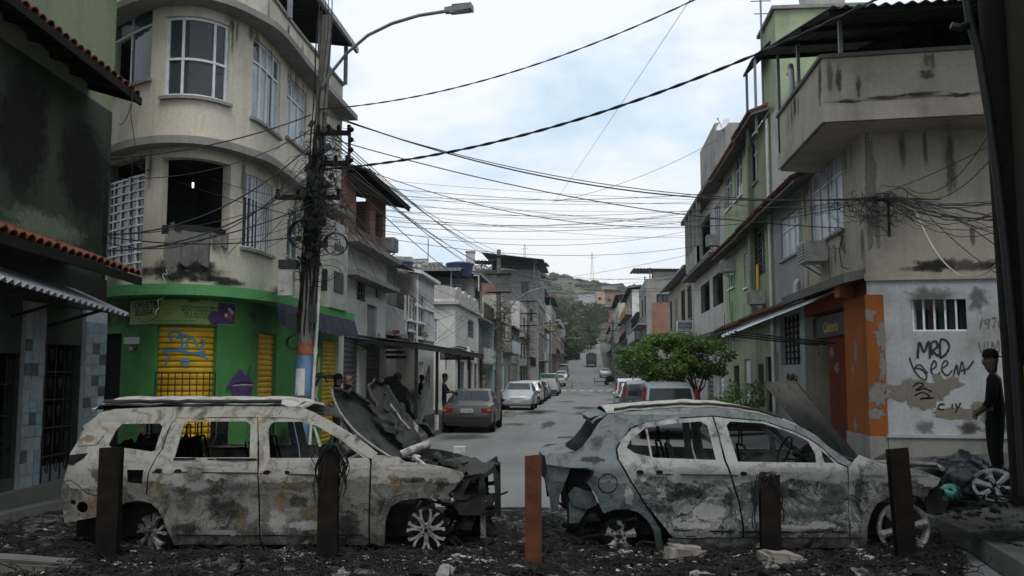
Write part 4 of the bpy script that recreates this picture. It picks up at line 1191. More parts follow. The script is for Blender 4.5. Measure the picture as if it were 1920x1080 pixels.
# cafe entrance: red inner panel, dark doorway, sign board
um = lerp(cafe[0], cafe[1], .38)
m = MB(); RB.box(m, um, cafe[1], -.6, -.3, .3, 2.74); m.build('door_panel', 'red_paint', R1)
m = MB(); RB.box(m, cafe[0], um, -1.3, -1.25, .3, 3.3); m.build('doorway', 'dark_inside', R1)
m = MB(); RB.box(m, cafe[0] + .02, cafe[1] - .02, -.28, -.2, 2.75, 3.25)
sb = m.build('sign_board', 'plastic_black', R1)
for k, (x, z) in enumerate(((1560, 661), (1531, 665), (1520, 700), (1570, 690))):
 uu, zz = RB.px(x, z, -.3); patch(RB, blotch(uu, zz, .25, .14, 40 + k, jag=.9), 'grey_plaster', R1, -.296, 'torn_poster')
u_, z_ = RB.px(1543, 588, -.2)
text('Cafeteria', .34, 'sign_gold', RB.at(u_, -.196, 2.86), RB.at(u_ + .3, 0, 0) - RB.at(u_, 0, 0), (0, 0, 1), parent=sb, bold=.006)
# barred window on the white wall
m = MB(); RB.box(m, gw[0], gw[1], -.2, -.17, gw[2], gw[3]); bw = m.build('window', 'dark_inside', R1)
rough('green_pane', (.012, .05, .035), .4, 4, .3, 0)
for k in range(5):
 uu = lerp(gw[0], gw[1], k / 5)
 m = MB(); RB.box(m, uu + .02, lerp(gw[0], gw[1], (k + 1) / 5) - .02, -.165, -.155, gw[2] + .02, gw[3] - .02); m.build('pane', 'green_pane' if k in (0, 2) else 'plastic_black', bw)
 m = MB(); RB.box(m, uu - .012 + .2 * (k == 0) * 0, uu + .014, -.06, -.03, gw[2], gw[3]); m.build('bar', 'white_frame', bw)
m = MB(); RB.box(m, gw[0], gw[1], -.06, -.02, gw[2], gw[2] + .03); m.build('bar', 'white_frame', bw)
m = MB(); RB.box(m, RB.u_px(1666), RB.L, .004, .07, .1, .72); m.build('plinth', 'concrete', R1)
m = MB(); RB.box(m, RB.u_px(1666), RB.L, .004, .1, .72, .78); m.build('plinth_edge', 'white_worn', R1)
# peeled olive patch and graffiti
uz2 = lambda px, py: RB.px(px, py)
plaster('ochre_old', (.26, .25, .15), amount=.4)
for (x, y, ru, rz, s_) in ((1722, 738, .62, .3, 3), (1768, 725, .35, .2, 5), (1795, 775, .5, .13, 6), (1855, 770, .3, .2, 9)):
 uu, z = uz2(x, y); patch(RB, blotch(uu, z, ru, rz, s_, 34, .8), 'ochre_old', R1, .004 + s_ * .0004, 'bare_patch')
gr = [[(1721, 672), (1724, 642), (1733, 660), (1742, 640), (1744, 672)], [(1748, 666), (1746, 645), (1755, 640), (1758, 650), (1750, 658), (1760, 668)],
      [(1763, 670), (1764, 638), (1776, 640), (1780, 652), (1772, 666), (1762, 671)]]
ribbon(RB, [[uz2(*p) for p in L] for L in gr], .045, 'ink_black', R1, .008)
gr = [[(1706, 670), (1712, 688), (1722, 704), (1734, 712), (1738, 704), (1728, 692), (1716, 690), (1726, 684), (1740, 700)], [(1745, 694), (1756, 686), (1752, 676), (1746, 690), (1752, 704), (1764, 698)],
      [(1768, 690), (1778, 682), (1772, 676), (1766, 692), (1776, 704), (1786, 694)], [(1788, 706), (1794, 684), (1798, 704), (1804, 678), (1810, 702)], [(1802, 695), (1816, 690), (1826, 676)]]
ribbon(RB, [[uz2(*p) for p in L] for L in gr], .028, 'ink_black', R1, .009)
gr = [[(1772, 758), (1763, 758), (1760, 766), (1770, 768)], [(1777, 768), (1778, 767)], [(1786, 757), (1786, 767)], [(1792, 756), (1796, 764), (1802, 755)], [(1797, 764), (1792, 774)]]
ribbon(RB, [[uz2(*p) for p in L] for L in gr], .03, 'ink_black', R1, .010)
gr = [[(1712, 725), (1722, 718), (1732, 722), (1718, 732), (1736, 728)], [(1716, 742), (1730, 736), (1744, 744), (1726, 748), (1752, 746)], [(1735, 728), (1748, 735)]]
ribbon(RB, [[uz2(*p) for p in L] for L in gr], .03, 'timber_dark', R1, .011)
gr = [[(1838, 617), (1842, 597)], [(1852, 598), (1846, 602), (1851, 607), (1856, 598), (1853, 616)], [(1860, 597), (1868, 596), (1863, 614)], [(1880, 595), (1873, 604), (1876, 613), (1882, 606), (1874, 604)]]
ribbon(RB, [[uz2(*p) for p in L] for L in gr], .022, 'cloth_grey', R1, .008)
gr = [[(1835, 642), (1842, 662), (1848, 640)], [(1853, 640), (1853, 662)], [(1860, 662), (1861, 640), (1866, 655), (1872, 638), (1874, 660)]]
ribbon(RB, [[uz2(*p) for p in L] for L in gr], .02, 'cloth_grey', R1, .008)
# upper street window, its air conditioner
window(RB, R1, w_up, cols=4, rows=(.68,), pane='frosted_glass', sill='concrete', gaps=(), w=.05)
uu, z = RB.px(1545, 474)
ac_unit('pale air conditioner under the tall window of the tan building', RB.at(uu, .01, z), RB.N[0], (0, 1, 0), .75, .45, .5)
m = MB(); RB.box(m, uc - .9, uc - .6, .1, .45, zs1 - .36, zs1 - .14); m.build('orange_bracket', 'orange_paint', R1)
# terrace roof: dark corrugated lean-to on posts
a, b = Vector((4.3, 15.9, 8.35)), Vector((11.5, 15.3, 8.35))
run = Vector((0, 7.4, 1.75))
sheet_roof(R1, a, b, run, 'iron_black', .22, .03, 'terrace_roof')
for t_ in (.02, .3, .6, .95):
 m = MB(); m.bar(a + run * t_ + Vector((0, 0, -.08)), b + run * t_ + Vector((0, 0, -.08)), .06, .1); m.build('roof_beam', 'timber_dark', R1)
for (x, y, zt) in ((4.75, 16.95, 8.5), (4.75, 20.3, 9.3), (4.75, 22.4, 9.8), (8.2, 16.4, 8.4)):
 m = MB(); m.bar((x, y, zb1), (x, y, zt), .07); m.build('roof_post', 'steel_grey', R1)
m = MB(); m.quad((6.8, 19.6, zb0), (11, 19.2, zb0), (11, 19.2, 9.3), (6.8, 19.6, 9.3)); m.quad((6.8, 19.6, zb0), (6.8, 22.8, zb0), (6.8, 22.8, 10.4), (6.8, 19.6, 9.3)); m.build('terrace_wall', 'dark_inside', R1)  # wall and roof coloured near black for the shade under the terrace roof
m = MB(); m.tube([(4.95, 21.9, 9.2), (4.85, 21.5, 9.2), (4.72, 21.1, 8.9), (4.72, 20.9, 8.9), (4.72, 20.8, 8.2)], .07, 10); m.build('drain_pipe', 'pvc_white', R1, smooth=True)
# cloth awning beside the cafe
n = NT('awning_white'); tl = n.new('ShaderNodeBsdfTranslucent'); tl.inputs['Color'].default_value = (.86, .88, .92, 1); ms = n.new('ShaderNodeMixShader'); ms.inputs[0].default_value = .8
n.done(n.mix(n.noise(3, 6), (.62, .65, .70), (.42, .42, .42)), .7); n.t.links.new(n.b.outputs[0], ms.inputs[1]); n.t.links.new(tl.outputs[0], ms.inputs[2]); n.t.links.new(ms.outputs[0], n.o.inputs['Surface'])
aw = thing('tin_awning', 'white sloping sheet awning beside the cafeteria', 'awning', (4.6, 24, 2.9))
A0, A1, B0, B1_ = Vector((5.25, 19.7, 3.66)), Vector((5.25, 22.6, 3.6)), Vector((3.15, 19.9, 2.84)), Vector((3.15, 22.0, 2.80))
m = MB(); m.grid(lambda i, j: A0.lerp(A1, i).lerp(B0.lerp(B1_, i), j) + Vector((0, 0, .025 * sin(i * 26) + .02 * nz((i * 5, j * 3, 1)))), 40, 6)
vs = list(m.v); m.add([v - Vector((0, 0, .012)) for v in vs], [tuple(reversed(f)) for f in m.f]); m.build('sheet', 'awning_white', aw, smooth=True)
for k in range(3):
 m = MB(); p = B0.lerp(B1_, (k + .2) / 3); m.tube([p + Vector((0, 0, -.02)), Vector((5.28, p.y, 2.55))], .018, 6); m.build('stay', 'iron_black', aw)
# --- houses further along the right side
def rfac(y0, y1, x=XR): return Facade([(x, y0), (x, y1)], flip=True)
def tile_ledge(par, y0, y1, z, x=XR, out=.5):
 m = MB(); m.hexa([(x, y0, z - .1), (x, y1, z - .1), (x - out, y1, z - .26), (x - out, y0, z - .26), (x, y0, z), (x, y1, z), (x - out, y1, z - .2), (x - out, y0, z - .2)]); m.build('eave', 'dark_concrete', par)
 tile_course(par, (x - out - .05, y0, z - .18), (x - out - .05, y1, z - .18), (out * .95, 0, .19), max(3, int((y1 - y0) / .24)), 1, r=.1, mat='roof_tile_dark')
f = rfac(22.85, 26.2)
R2 = thing('grey_tiled_house', 'grey tiled house front next to the tan corner building', 'house', (6.5, 26, .3))
h = [f.rect(1464, 402, 1498, 481), f.rect(1463, 590, 1500, 684), f.rect(1449, 640, 1460, 745)]
h[2] = (h[2][0], h[2][1], .3, 2.5)
shell(f, R2, 'grey_tile_wall', .1, 6.5, h, 5)
window(f, R2, h[0], 3, rows=(.7,), pane='frosted_glass', sill='concrete')
m = MB(); f.box(m, h[1][0], h[1][1], -.15, -.12, h[1][2], h[1][3]); sw = m.build('window', 'dark_inside', R2)
for i in range(5):
 for j in range(8):
  m = MB(); uu = lerp(h[1][0], h[1][1], (i + .5) / 5); zz = lerp(h[1][2], h[1][3], (j + .5) / 8)
  m.tube([f.at(uu + .055 * cos(k * pi / 4), -.06, zz + .055 * sin(k * pi / 4)) for k in range(9)], .012, 4); m.build('ring', 'concrete', sw)
m = MB(); f.box(m, h[2][0], h[2][1], -.12, -.08, .3, 2.5); m.build('door', 'grey_tile_wall', R2)
tile_ledge(R2, 21.3, 26.2, 6.62); tile_ledge(R2, 22.85, 26.2, 3.7, out=.45)
m = MB(); m.tube([(XR - .09, 23.2, 3.8), (XR - .09, 23.2, 4.15), (XR - .02, 23.2, 4.25)], .07, 8); m.build('vent_pipe', 'pvc_white', R2)
# third storey block over it (bare blocks)
m = MB(); f.wall(m, 6.5, 9.3, [(.9, 2.2, 7.4, 8.7)], .2); m.build('upper_wall', 'pale_plaster', R2); window(f, R2, (.9, 2.2, 7.4, 8.7), 2)
m = MB(); m.quad((XR, 22.85, 6.5), (XR + 5, 22.85, 6.5), (XR + 5, 22.85, 9.3), (XR, 22.85, 9.3)); m.build('upper_side_wall', 'concrete', R2)
f = rfac(26.22, 29.5)
R3 = thing('olive_house', 'olive green three storey house with pilaster and barred windows', 'house', (6.5, 29, .3))
h = [f.rect(1408, 264, 1421, 345), f.rect(1413, 428, 1434, 517), (.8, 1.7, .3, 2.4), (2.0, 2.9, .9, 2.2)]
shell(f, R3, 'olive_green', .1, 9.5, h, 5)
window(f, R3, h[0], 2, rows=(.7,), sill='concrete'); grille(f, R3, h[1], 6, 9, d=-.02, t=.018); window(f, R3, h[1], 2, d=-.14)
m = MB(); f.box(m, .8, 1.7, -.12, -.08, .3, 2.4); m.build('door', 'timber_dark', R3); grille(f, R3, h[3], 6, 4, d=-.03, t=.014)
m = MB(); f.box(m, f.L - .35, f.L - .02, .004, .16, 3.8, 9.7); m.build('pilaster', 'olive_green', R3)
tile_ledge(R3, 26.22, 29.5, 6.6); tile_ledge(R3, 26.22, 29.5, 3.7, out=.45); tile_ledge(R3, 26.22, 29.5, 9.65, out=.55)
m = MB(); m.box((XR - .04, 28.6, 4.9), (.04, .3, .8)); m.build('yellow_box', 'yellow_shutter', R3)
ac_unit('grey air conditioner low on the olive green house', (XR - .01, 27.9, 4.2), (-1, 0, 0), (0, 1, 0))
m = MB(); m.tube([(XR - .07, 26.4, .4), (XR - .07, 26.4, 9.3)], .05, 8); m.build('downpipe', 'pvc_white', R3)
f = rfac(29.52, 35.5)
R4 = thing('light_green_house', 'light green three storey house with white window frames', 'house', (6.5, 34, .3))
h = [f.rect(1377, 292, 1391, 372), f.rect(1360, 326, 1372, 392), f.rect(1395, 475, 1402, 540), f.rect(1366, 500, 1377, 540), (1.0, 2.2, .3, 2.4), (3.2, 4.4, 1.0, 2.2)]
shell(f, R4, 'light_green', .1, 9.5, h, 5)
for r in h[:4]: window(f, R4, r, 2, rows=(.7,), sill='white_frame')
m = MB(); f.box(m, 1.0, 2.2, -.12, -.08, .3, 2.4); m.build('door', 'white_frame', R4); grille(f, R4, h[5], 8, 5, d=-.03, t=.014)
tile_ledge(R4, 29.52, 35.5, 6.55); tile_ledge(R4, 29.52, 35.5, 3.65, out=.4); tile_ledge(R4, 29.52, 35.5, 9.6, out=.5)
ac_unit('white air conditioner on the light green house above a small window', (XR - .01, 33.4, 5.8), (-1, 0, 0), (0, 1, 0))
f = rfac(35.52, 46.0)
R5 = thing('grey_balcony_house', 'grey three storey house with dark open balconies at the end of the row', 'house', (7, 41, .3))
h = [(.6, 3.6, 4.7, 6.0), (4.6, 7.8, 4.7, 6.0), (.8, 2.4, 7.4, 8.8), (4.0, 8.2, 7.3, 8.9), (1, 2.2, .3, 2.5), (4, 6, .3, 2.5)]
shell(f, R5, 'pale_plaster', .1, 9.5, h, 6)
for r in h[:2]: grille(f, R5, r, 9, 2, d=-.05, t=.02, mat='timber_dark'); m = MB(); f.box(m, r[0], r[1], -1.2, -1.1, r[2], r[3]); m.build('inner_wall', 'room_wall', R5)
window(f, R5, h[2], 3); shutter(f, R5, h[4], 'white_frame', .2); shutter(f, R5, h[5], 'grey_shutter', .2)
for z in (3.5, 6.6, 9.5):
 m = MB(); f.box(m, 0, f.L, .002, .6, z - .14, z + .03); m.build('ledge', 'dark_concrete', R5)
m = MB(); f.box(m, 3.8, 8.6, .5, .6, 6.6, 7.4); m.build('balcony_parapet', 'grey_plaster', R5)
for k in range(4):
 m = MB(); f.box(m, 3.8 + k * 1.55, 3.95 + k * 1.55, .42, .6, 6.6, 9.4); m.build('balcony_post', 'grey_plaster', R5)
ac_unit('air conditioner on the third floor of the grey balcony house', (XR - .01, 37.2, 7.3), (-1, 0, 0), (0, 1, 0))
m = MB(); m.box((XR + 1.6, 40, 10.9), (3.2, 5, 2.8)); m.build('roof_room', 'grey_plaster', R5)
# roof terrace things above the green houses
p = Vector((6.1, 26.2, 9.3))
t = thing('stair_tower', 'pale green stair tower rising over the roofs on the right', 'tower', p)
m = MB(); m.box(p + Vector((.6, .6, 1.5)), (2.6, 2.2, 3.0)); m.build('tower_wall', 'light_green', t)
m = MB(); m.box(p + Vector((.6, .6, 3.05)), (2.8, 2.4, .1)); m.build('tower_roof', 'concrete', t)
tank('white water tank on top of the green stair tower', p + Vector((.9, .5, 3.1)), .7, .95, 'pale_plaster')
t = thing('roof_canopy', 'small dark tin canopy on two posts at the roof edge', 'canopy', (5.4, 27.5, 9.9))
sheet_roof(t, (4.85, 26.4, 11.1), (4.85, 28.0, 11.1), (1.0, 0, 1.0), 'tin_dark', .2, .03)
for y in (26.5, 27.9):
 m = MB(); m.bar((4.95, y, 8.9), (4.95, y, 11.15), .07); m.build('post', 'steel_grey', t)
p = onD(1358, 236, 36.5)
t = thing('satellite_dish', 'small white satellite dish on a roof mast at the right row', 'dish', (p.x, p.y, 9.8))
dv = Vector((-.7, -.5, .6)).normalized(); M_ = Matrix.Translation(p) @ dv.to_track_quat('Z', 'Y').to_matrix().to_4x4()
m = MB(); m.lathe([(.005, 0), (.15, .015), (.27, .05), (.34, .09), (.335, .1), (.26, .065), (.14, .03), (.005, .015)], 20, M_); m.build('reflector', 'white_frame', t, smooth=True)
m = MB(); m.tube([p + Vector((0, 0, -.02)), (p.x, p.y, 9.85)], .025, 6); m.build('mast', 'steel_grey', t)
m = MB(); m.tube([p + dv * .02 - Vector((0, 0, .3)), p + dv * .42], .012, 5); m.blob(p + dv * .43, .04); m.build('feed_arm', 'plastic_black', t)
t = thing('antenna_mast', 'tall thin mast standing on the right roofs', 'mast', (5.6, 28, 9.9))
m = MB(); m.tube([(5.3, 27.2, 9.9), (5.3, 27.2, 13.8)], .03, 6); m.build('pole', 'steel_grey', t)
m = MB(); m.bar((5.0, 27.2, 13.2), (5.6, 27.2, 13.2), .025); m.bar((5.1, 27.2, 12.8), (5.5, 27.2, 12.8), .025); m.build('crossbar', 'steel_grey', t)
# --- building at the right edge beside the camera, deep eaves
rf = Facade([(5.25, 11.5), (5.25, -8)])
plaster('dark_edge_wall', (.035, .034, .024), stain=(.012, .012, .01), amount=.6)  # near-black wall colour holds the dark falloff at the frame edge
RN = thing('edge_building', 'black building at the right edge with a deep roof overhang', 'building', (8, 3, .4))
shell(rf, RN, 'dark_edge_wall', .2, 8.5, [], 5)
sheet_roof(RN, (4.5, -8, 8.4), (4.5, 12.0, 8.4), (6, 0, .8), 'tin_dark', .25, .03)
m = MB(); rf.box(m, .05, .35, .003, .03, .5, 2.0); m.build('yellow_strip', 'yellow_wall', RN)
# --- buildings across the street behind the camera close the canyon (they only shade it)
for (x0, x1, h, lab) in () and ((-13, -4.2, 9.5, 'plain grey house facing the street from the near left'), (4.2, 14, 9.0, 'plain grey house facing the street from the near right')):
 ff = Facade([(x1, -7), (x0, -7)])
 t = thing('rear_house', lab, 'house', ((x0 + x1) / 2, -8, 0))
 hs = [((i + .5) * 2.6, (i + .5) * 2.6 + 1.2, z, z + 1.3) for i in range(3) for z in (1.2, 4.2, 6.9)]
 shell(ff, t, 'grey_plaster', 0, h, hs, 6)
 for r in hs: window(ff, t, r, 2)
# ============================================================ ROW HOUSES UP THE STREET
def rowhouse(name, label, side, xf, y0, y1, h, mat, floors, roof, seed, depth=9, deck=False, shop=True, front_mat=None):
 rnd = random.Random(seed); g = gz(y0) - .3
 fac = Facade([(xf - depth, y0), (xf, y0), (xf, y1)]) if side < 0 else Facade([(xf, y1), (xf, y0), (xf + depth, y0)])
 t = thing(name, label, 'house', (xf + side * depth / 2, (y0 + y1) / 2, g))
 ls = (y1 - y0)
 s0 = depth if side < 0 else 0                    # where the street front starts along the path
 c0 = 0 if side < 0 else ls                       # where the end wall starts
 fh = (h - .2) / floors; hs = []; kinds = []
 nb = max(1, int(ls / 3.2))
 for k in range(floors):
  zb = g + .3 + k * fh
  for i in range(nb):
   w = ls / nb; ua = s0 + i * w + w * rnd.uniform(.15, .3); ub = ua + w * rnd.uniform(.35, .55)
   if k == 0 and shop: hs.append((ua, ub, zb, zb + min(2.6, fh * .8))); kinds.append('door')
   else:
    hs.append((ua, ub, zb + fh * .3, zb + fh * .8)); kinds.append('open' if rnd.random() < .25 else 'win')
  if k > 0:                                     # end wall windows near the street corner
   ue = (s0 - rnd.uniform(1.6, 2.4)) if side < 0 else (c0 + rnd.uniform(.6, 1.2))
   hs.append((ue, ue + 1.0, zb + fh * .35, zb + fh * .8)); kinds.append('win')
 m = MB(); fac.wall(m, g, g + h, hs, .18); m.build('wall', mat, t)
 m = MB(); a, b = fac.at(0, 0, g), fac.at(fac.L, 0, g); q = Vector((xf + side * depth, y1, g)); Hh = Vector((0, 0, h))
 m.quad(a, q, q + Hh, a + Hh); m.quad(q, b, b + Hh, q + Hh); m.build('rear_wall', mat, t)
 m = MB(); m.box((xf + side * depth / 2, (y0 + y1) / 2, g + h - .06), (depth - .06, ls - .06, .1)); m.build('roof_slab', 'dark_concrete', t)
 for r, kd in zip(hs, kinds):
  if kd == 'door':
   if rnd.random() < .5: m = MB(); fac.box(m, r[0], r[1], -.14, -.08, r[2], r[3]); m.build('shutter', rnd.choice(['grey_shutter', 'steel_grey', 'blue_paint', 'timber_dark', 'white_frame']), t)
   else: m = MB(); fac.box(m, r[0], r[1], -.9, -.8, r[2], r[3]); m.build('doorway', 'dark_inside', t)
  elif kd == 'win': window(fac, t, r, 2, w=.07, frame=rnd.choice(['white_frame', 'steel_grey', 'timber_dark']), sill='concrete')
  else: m = MB(); fac.box(m, r[0], r[1], -1.2, -1.1, r[2], r[3]); m.build('inner_wall', 'room_wall', t)
 for k in range(1, floors):
  z = g + .3 + k * fh; out = rnd.choice([.12, .5, .8])
  m = MB(); fac.box(m, s0 if side < 0 else 0, s0 + ls if side < 0 else ls, .003, out, z - .12, z); m.build('ledge', 'concrete', t)
  if out > .6:
   uu = s0 if side < 0 else 0
   if rnd.random() < .5: m = MB(); fac.box(m, uu, uu + ls, out - .1, out, z, z + .85); m.build('balcony_parapet', rnd.choice([mat, 'pale_plaster', 'yellow_wall', 'blue_pale']), t)
   else: grille(fac, t, (uu, uu + ls, z, z + .9), int(ls * 6), 1, d=out - .03, t=.018, name='balcony_rail')
 top = g + h
 xa, xb = xf - side * .6, xf + side * (depth * .75)
 if roof in ('tin', 'tile'):
  rm = {'tin': rnd.choice(['tin_dark', 'tin_grey']), 'tile': 'roof_tile'}[roof]
  rise = 1.9 if deck else .1
  if deck:
   for y in (y0 + .2, (y0 + y1) / 2, y1 - .2):
    for x in (xf + side * .2, xf + side * depth * .6):
     m = MB(); m.bar((x, y, top), (x, y, top + rise + .1), .1); m.build('deck_post', 'steel_grey', t)
   m = MB(); fac.box(m, 0, fac.L, -.14, 0.0, top - .01, top + .75); m.build('parapet', mat, t)
   m = MB(); m.quad((xf + side * depth * .6, y0 + .3, top), (xf + side * depth * .6, y1, top), (xf + side * depth * .6, y1, top + rise), (xf + side * depth * .6, y0 + .3, top + rise)); m.build('deck_wall', 'brick_courses' if rnd.random() < .5 else 'dark_concrete', t)
  sheet_roof(t, (xa, y0 - .4, top + rise), (xa, y1 + .2, top + rise), (side * depth * .8, 0, .9), rm, .3, .035, 'roof', seg=4)
  m = MB(); m.bar((xa, y0 - .38, top + rise - .07), (xa, y1 + .2, top + rise - .07), .07, .12); m.build('roof_beam', 'steel_grey', t)
 else:
  m = MB(); fac.box(m, 0, fac.L, -.15, .03, top - .01, top + .8); m.build('parapet', mat, t)
  if rnd.random() < .8: m = MB(); m.box((xf + side * 2.2, lerp(y0, y1, .6), top + 1.0), (2.4, 2.2, 2.0)); m.build('roof_room', rnd.choice([mat, 'concrete', 'brick_courses']), t)
 return t
LR = [  # left row, from near to far
 (-6.9, 53.8, 58.6, 8.0, 'concrete', 3, 'tin', 1, False, 'grey concrete house with a dark recess beside the second pole'),
 (-6.2, 58.8, 66.0, 5.6, 'turquoise_wall', 2, 'tin', 4, False, 'low turquoise house behind the second pole'),
 (-6.3, 66.2, 74.0, 7.2, 'tan_plaster', 2, 'flat', 3, False, 'cream house with balconies past the second pole'),
 (-6.6, 74.2, 84.0, 6.0, 'grey_plaster', 2, 'tile', 5, False, 'low grey house with tiled roof behind the green van'),
 (-6.4, 84.2, 97.0, 8.2, 'pale_plaster', 3, 'flat', 6, False, 'pale house with ledges next to the painted crossing'),
 (-5.7, 104.0, 118.0, 13.2, 'concrete', 4, 'tin', 7, True, 'tall bare concrete house with tin roof on posts'),
 (-6.2, 118.2, 132.0, 11.0, 'grey_plaster', 3, 'tin', 8, True, 'grey house with covered roof deck past the tall concrete one'),
 (-6.0, 132.2, 148.0, 9.0, 'white_plaster', 3, 'flat', 9, False, 'white house before the steep part of the street'),
 (-6.0, 148.2, 168.0, 11.0, 'concrete', 3, 'tin', 10, True, 'grey deck roofed house left of the dark truck'),
 (-6.0, 168.2, 195.0, 9.5, 'pink_wall', 3, 'tin', 12, False, 'pinkish house just before the truck'),
 (-6.0, 195.2, 225.0, 10.0, 'grey_plaster', 3, 'flat', 13, False, 'grey house high on the slope on the left'),
 (-6.5, 225.2, 262.0, 10.0, 'pale_plaster', 3, 'tile', 14, False, 'last pale house on the slope on the left'),
]
for i, (xf, y0, y1, h, mt, fl, rf_, sd, dk, lab) in enumerate(LR):
 rowhouse('row_house', lab, -1, xf, y0, y1, h, mt, fl, rf_, sd, deck=dk)
RR = [  # right row, from near to far
 (5.6, 46.3, 47.5, 5.0, 'yellow_wall', 2, 'flat', 21, False, 'ochre yellow house beyond the tree with an air conditioner'),
 (5.5, 47.6, 63.0, 7.7, 'tan_plaster', 2, 'tin', 22, False, 'olive grey house with overhanging roof behind the tree'),
 (4.9, 77.0, 88.0, 9.4, 'concrete', 3, 'flat', 23, False, 'grey block house with bare brick panel on the right'),
 (5.2, 88.3, 104.0, 8.0, 'grey_plaster', 3, 'tin', 24, False, 'grey house with shop canopy past the brick panel house'),
 (5.0, 104.3, 125.0, 11.6, 'white_plaster', 4, 'tin', 25, False, 'tall white house with dark roof slab on the right'),
 (5.2, 125.3, 150.0, 9.0, 'pink_wall', 3, 'tin', 26, False, 'pale pink house with red awning past the tall white one'),
 (5.0, 150.3, 180.0, 11.5, 'pale_plaster', 4, 'tin', 27, True, 'pale house with covered deck far up the right side'),
 (5.2, 180.3, 215.0, 10.0, 'concrete', 3, 'flat', 28, False, 'grey house far up the slope on the right'),
 (5.4, 215.3, 260.0, 9.0, 'blue_pale', 3, 'tile', 29, False, 'last bluish house on the slope on the right'),
]
for i, (xf, y0, y1, h, mt, fl, rf_, sd, dk, lab) in enumerate(RR):
 q_ = rowhouse('row_house', lab, 1, xf, y0, y1, h, mt, fl, rf_, sd, deck=dk)
 if 'brick panel on' in lab: BRK = q_
# brick panel on the right block house, wide tin roofs standing clear on posts
m = MB(); m.box((6.3, 76.97, 6.6), (1.9, .04, 2.6)); m.build('brick_panel', 'brick_courses', BRK)
t = thing('roof_canopy', 'wide grey tin roof on posts above the right hand houses', 'canopy', (9, 62, 7))
sheet_roof(t, (4.1, 82, 11.4), (15, 82, 11.2), (0, 9, .5), 'tin_grey', .3, .04)
for x in (5.6, 13):
 for y in (82.5, 90): m = MB(); m.bar((x, y, 9), (x, y, 11.5), .12); m.build('post', 'steel_grey', t)
ac_unit('white air conditioner on the ochre yellow house', onY(1283, 611, 46.28), (0, -1, 0), (1, 0, 0), .8, .5, .3, 'white_frame')
t = thing('roof_canopy', 'dark tin roof on posts above the tall concrete house on the left', 'canopy', (-9, 106, 13))
sheet_roof(t, (-13.5, 100, 14.6), (-4.6, 100, 14.2), (0, 9, .6), 'tin_dark', .4, .05)
for x in (-12, -6): m = MB(); m.bar((x, 101, 12.5), (x, 101, 14.4), .14); m.build('post', 'steel_grey', t)
# cross the top of the street: hillside houses too far to show their parts
cols = ['pale_plaster', 'white_plaster', 'brick_courses', 'concrete', 'pink_wall', 'tan_plaster', 'blue_pale']
rnd = random.Random(5)
def far_house(x, y, z, w, h, d, mt, k, lab):
 t = thing('hillside_house', lab, 'house', (x, y, z), 'hillside houses')
 m = MB(); m.box((x, y, z + h / 2 - .5), (w, d, h + 1)); m.build('wall', mt, t)
 m = MB(); m.box((x, y - .2, z + h + .15), (w + .6, d + .8, .25)); m.build('roof', rnd.choice(['roof_tile', 'tin_grey', 'tin_dark']), t)
 for i in range(2):
  for j in range(max(1, int(h / 3))):
   m = MB(); m.box((x - w * .25 + i * w * .5, y - d / 2 - .03, z + 1.6 + j * 2.8), (w * .2, .08, 1.2)); m.build('window', 'dark_inside', t)
LABH = 'tiny distant house among others on the green hillside'
for k in range(46):
 D = rnd.uniform(300, 430); px = rnd.uniform(985, 1215)
 p = XD(px, D)
 if abs(p.x) < 5: continue
 far_house(p.x, p.y, gz(p.y) + rnd.uniform(-1, 2), rnd.uniform(6, 10), rnd.choice([3.2, 6, 6, 8.5]), 8, rnd.choice(cols), k, LABH)
for k in range(34):
 px = rnd.uniform(735, 1010); D = rnd.uniform(700, 830); p = XD(px, D)
 far_house(p.x, p.y, hill_z(p.x, p.y) - 1, rnd.uniform(7, 12), rnd.choice([4, 6, 7]), 9, rnd.choice(cols), k, 'tiny distant house on the ridge above the left roofs')
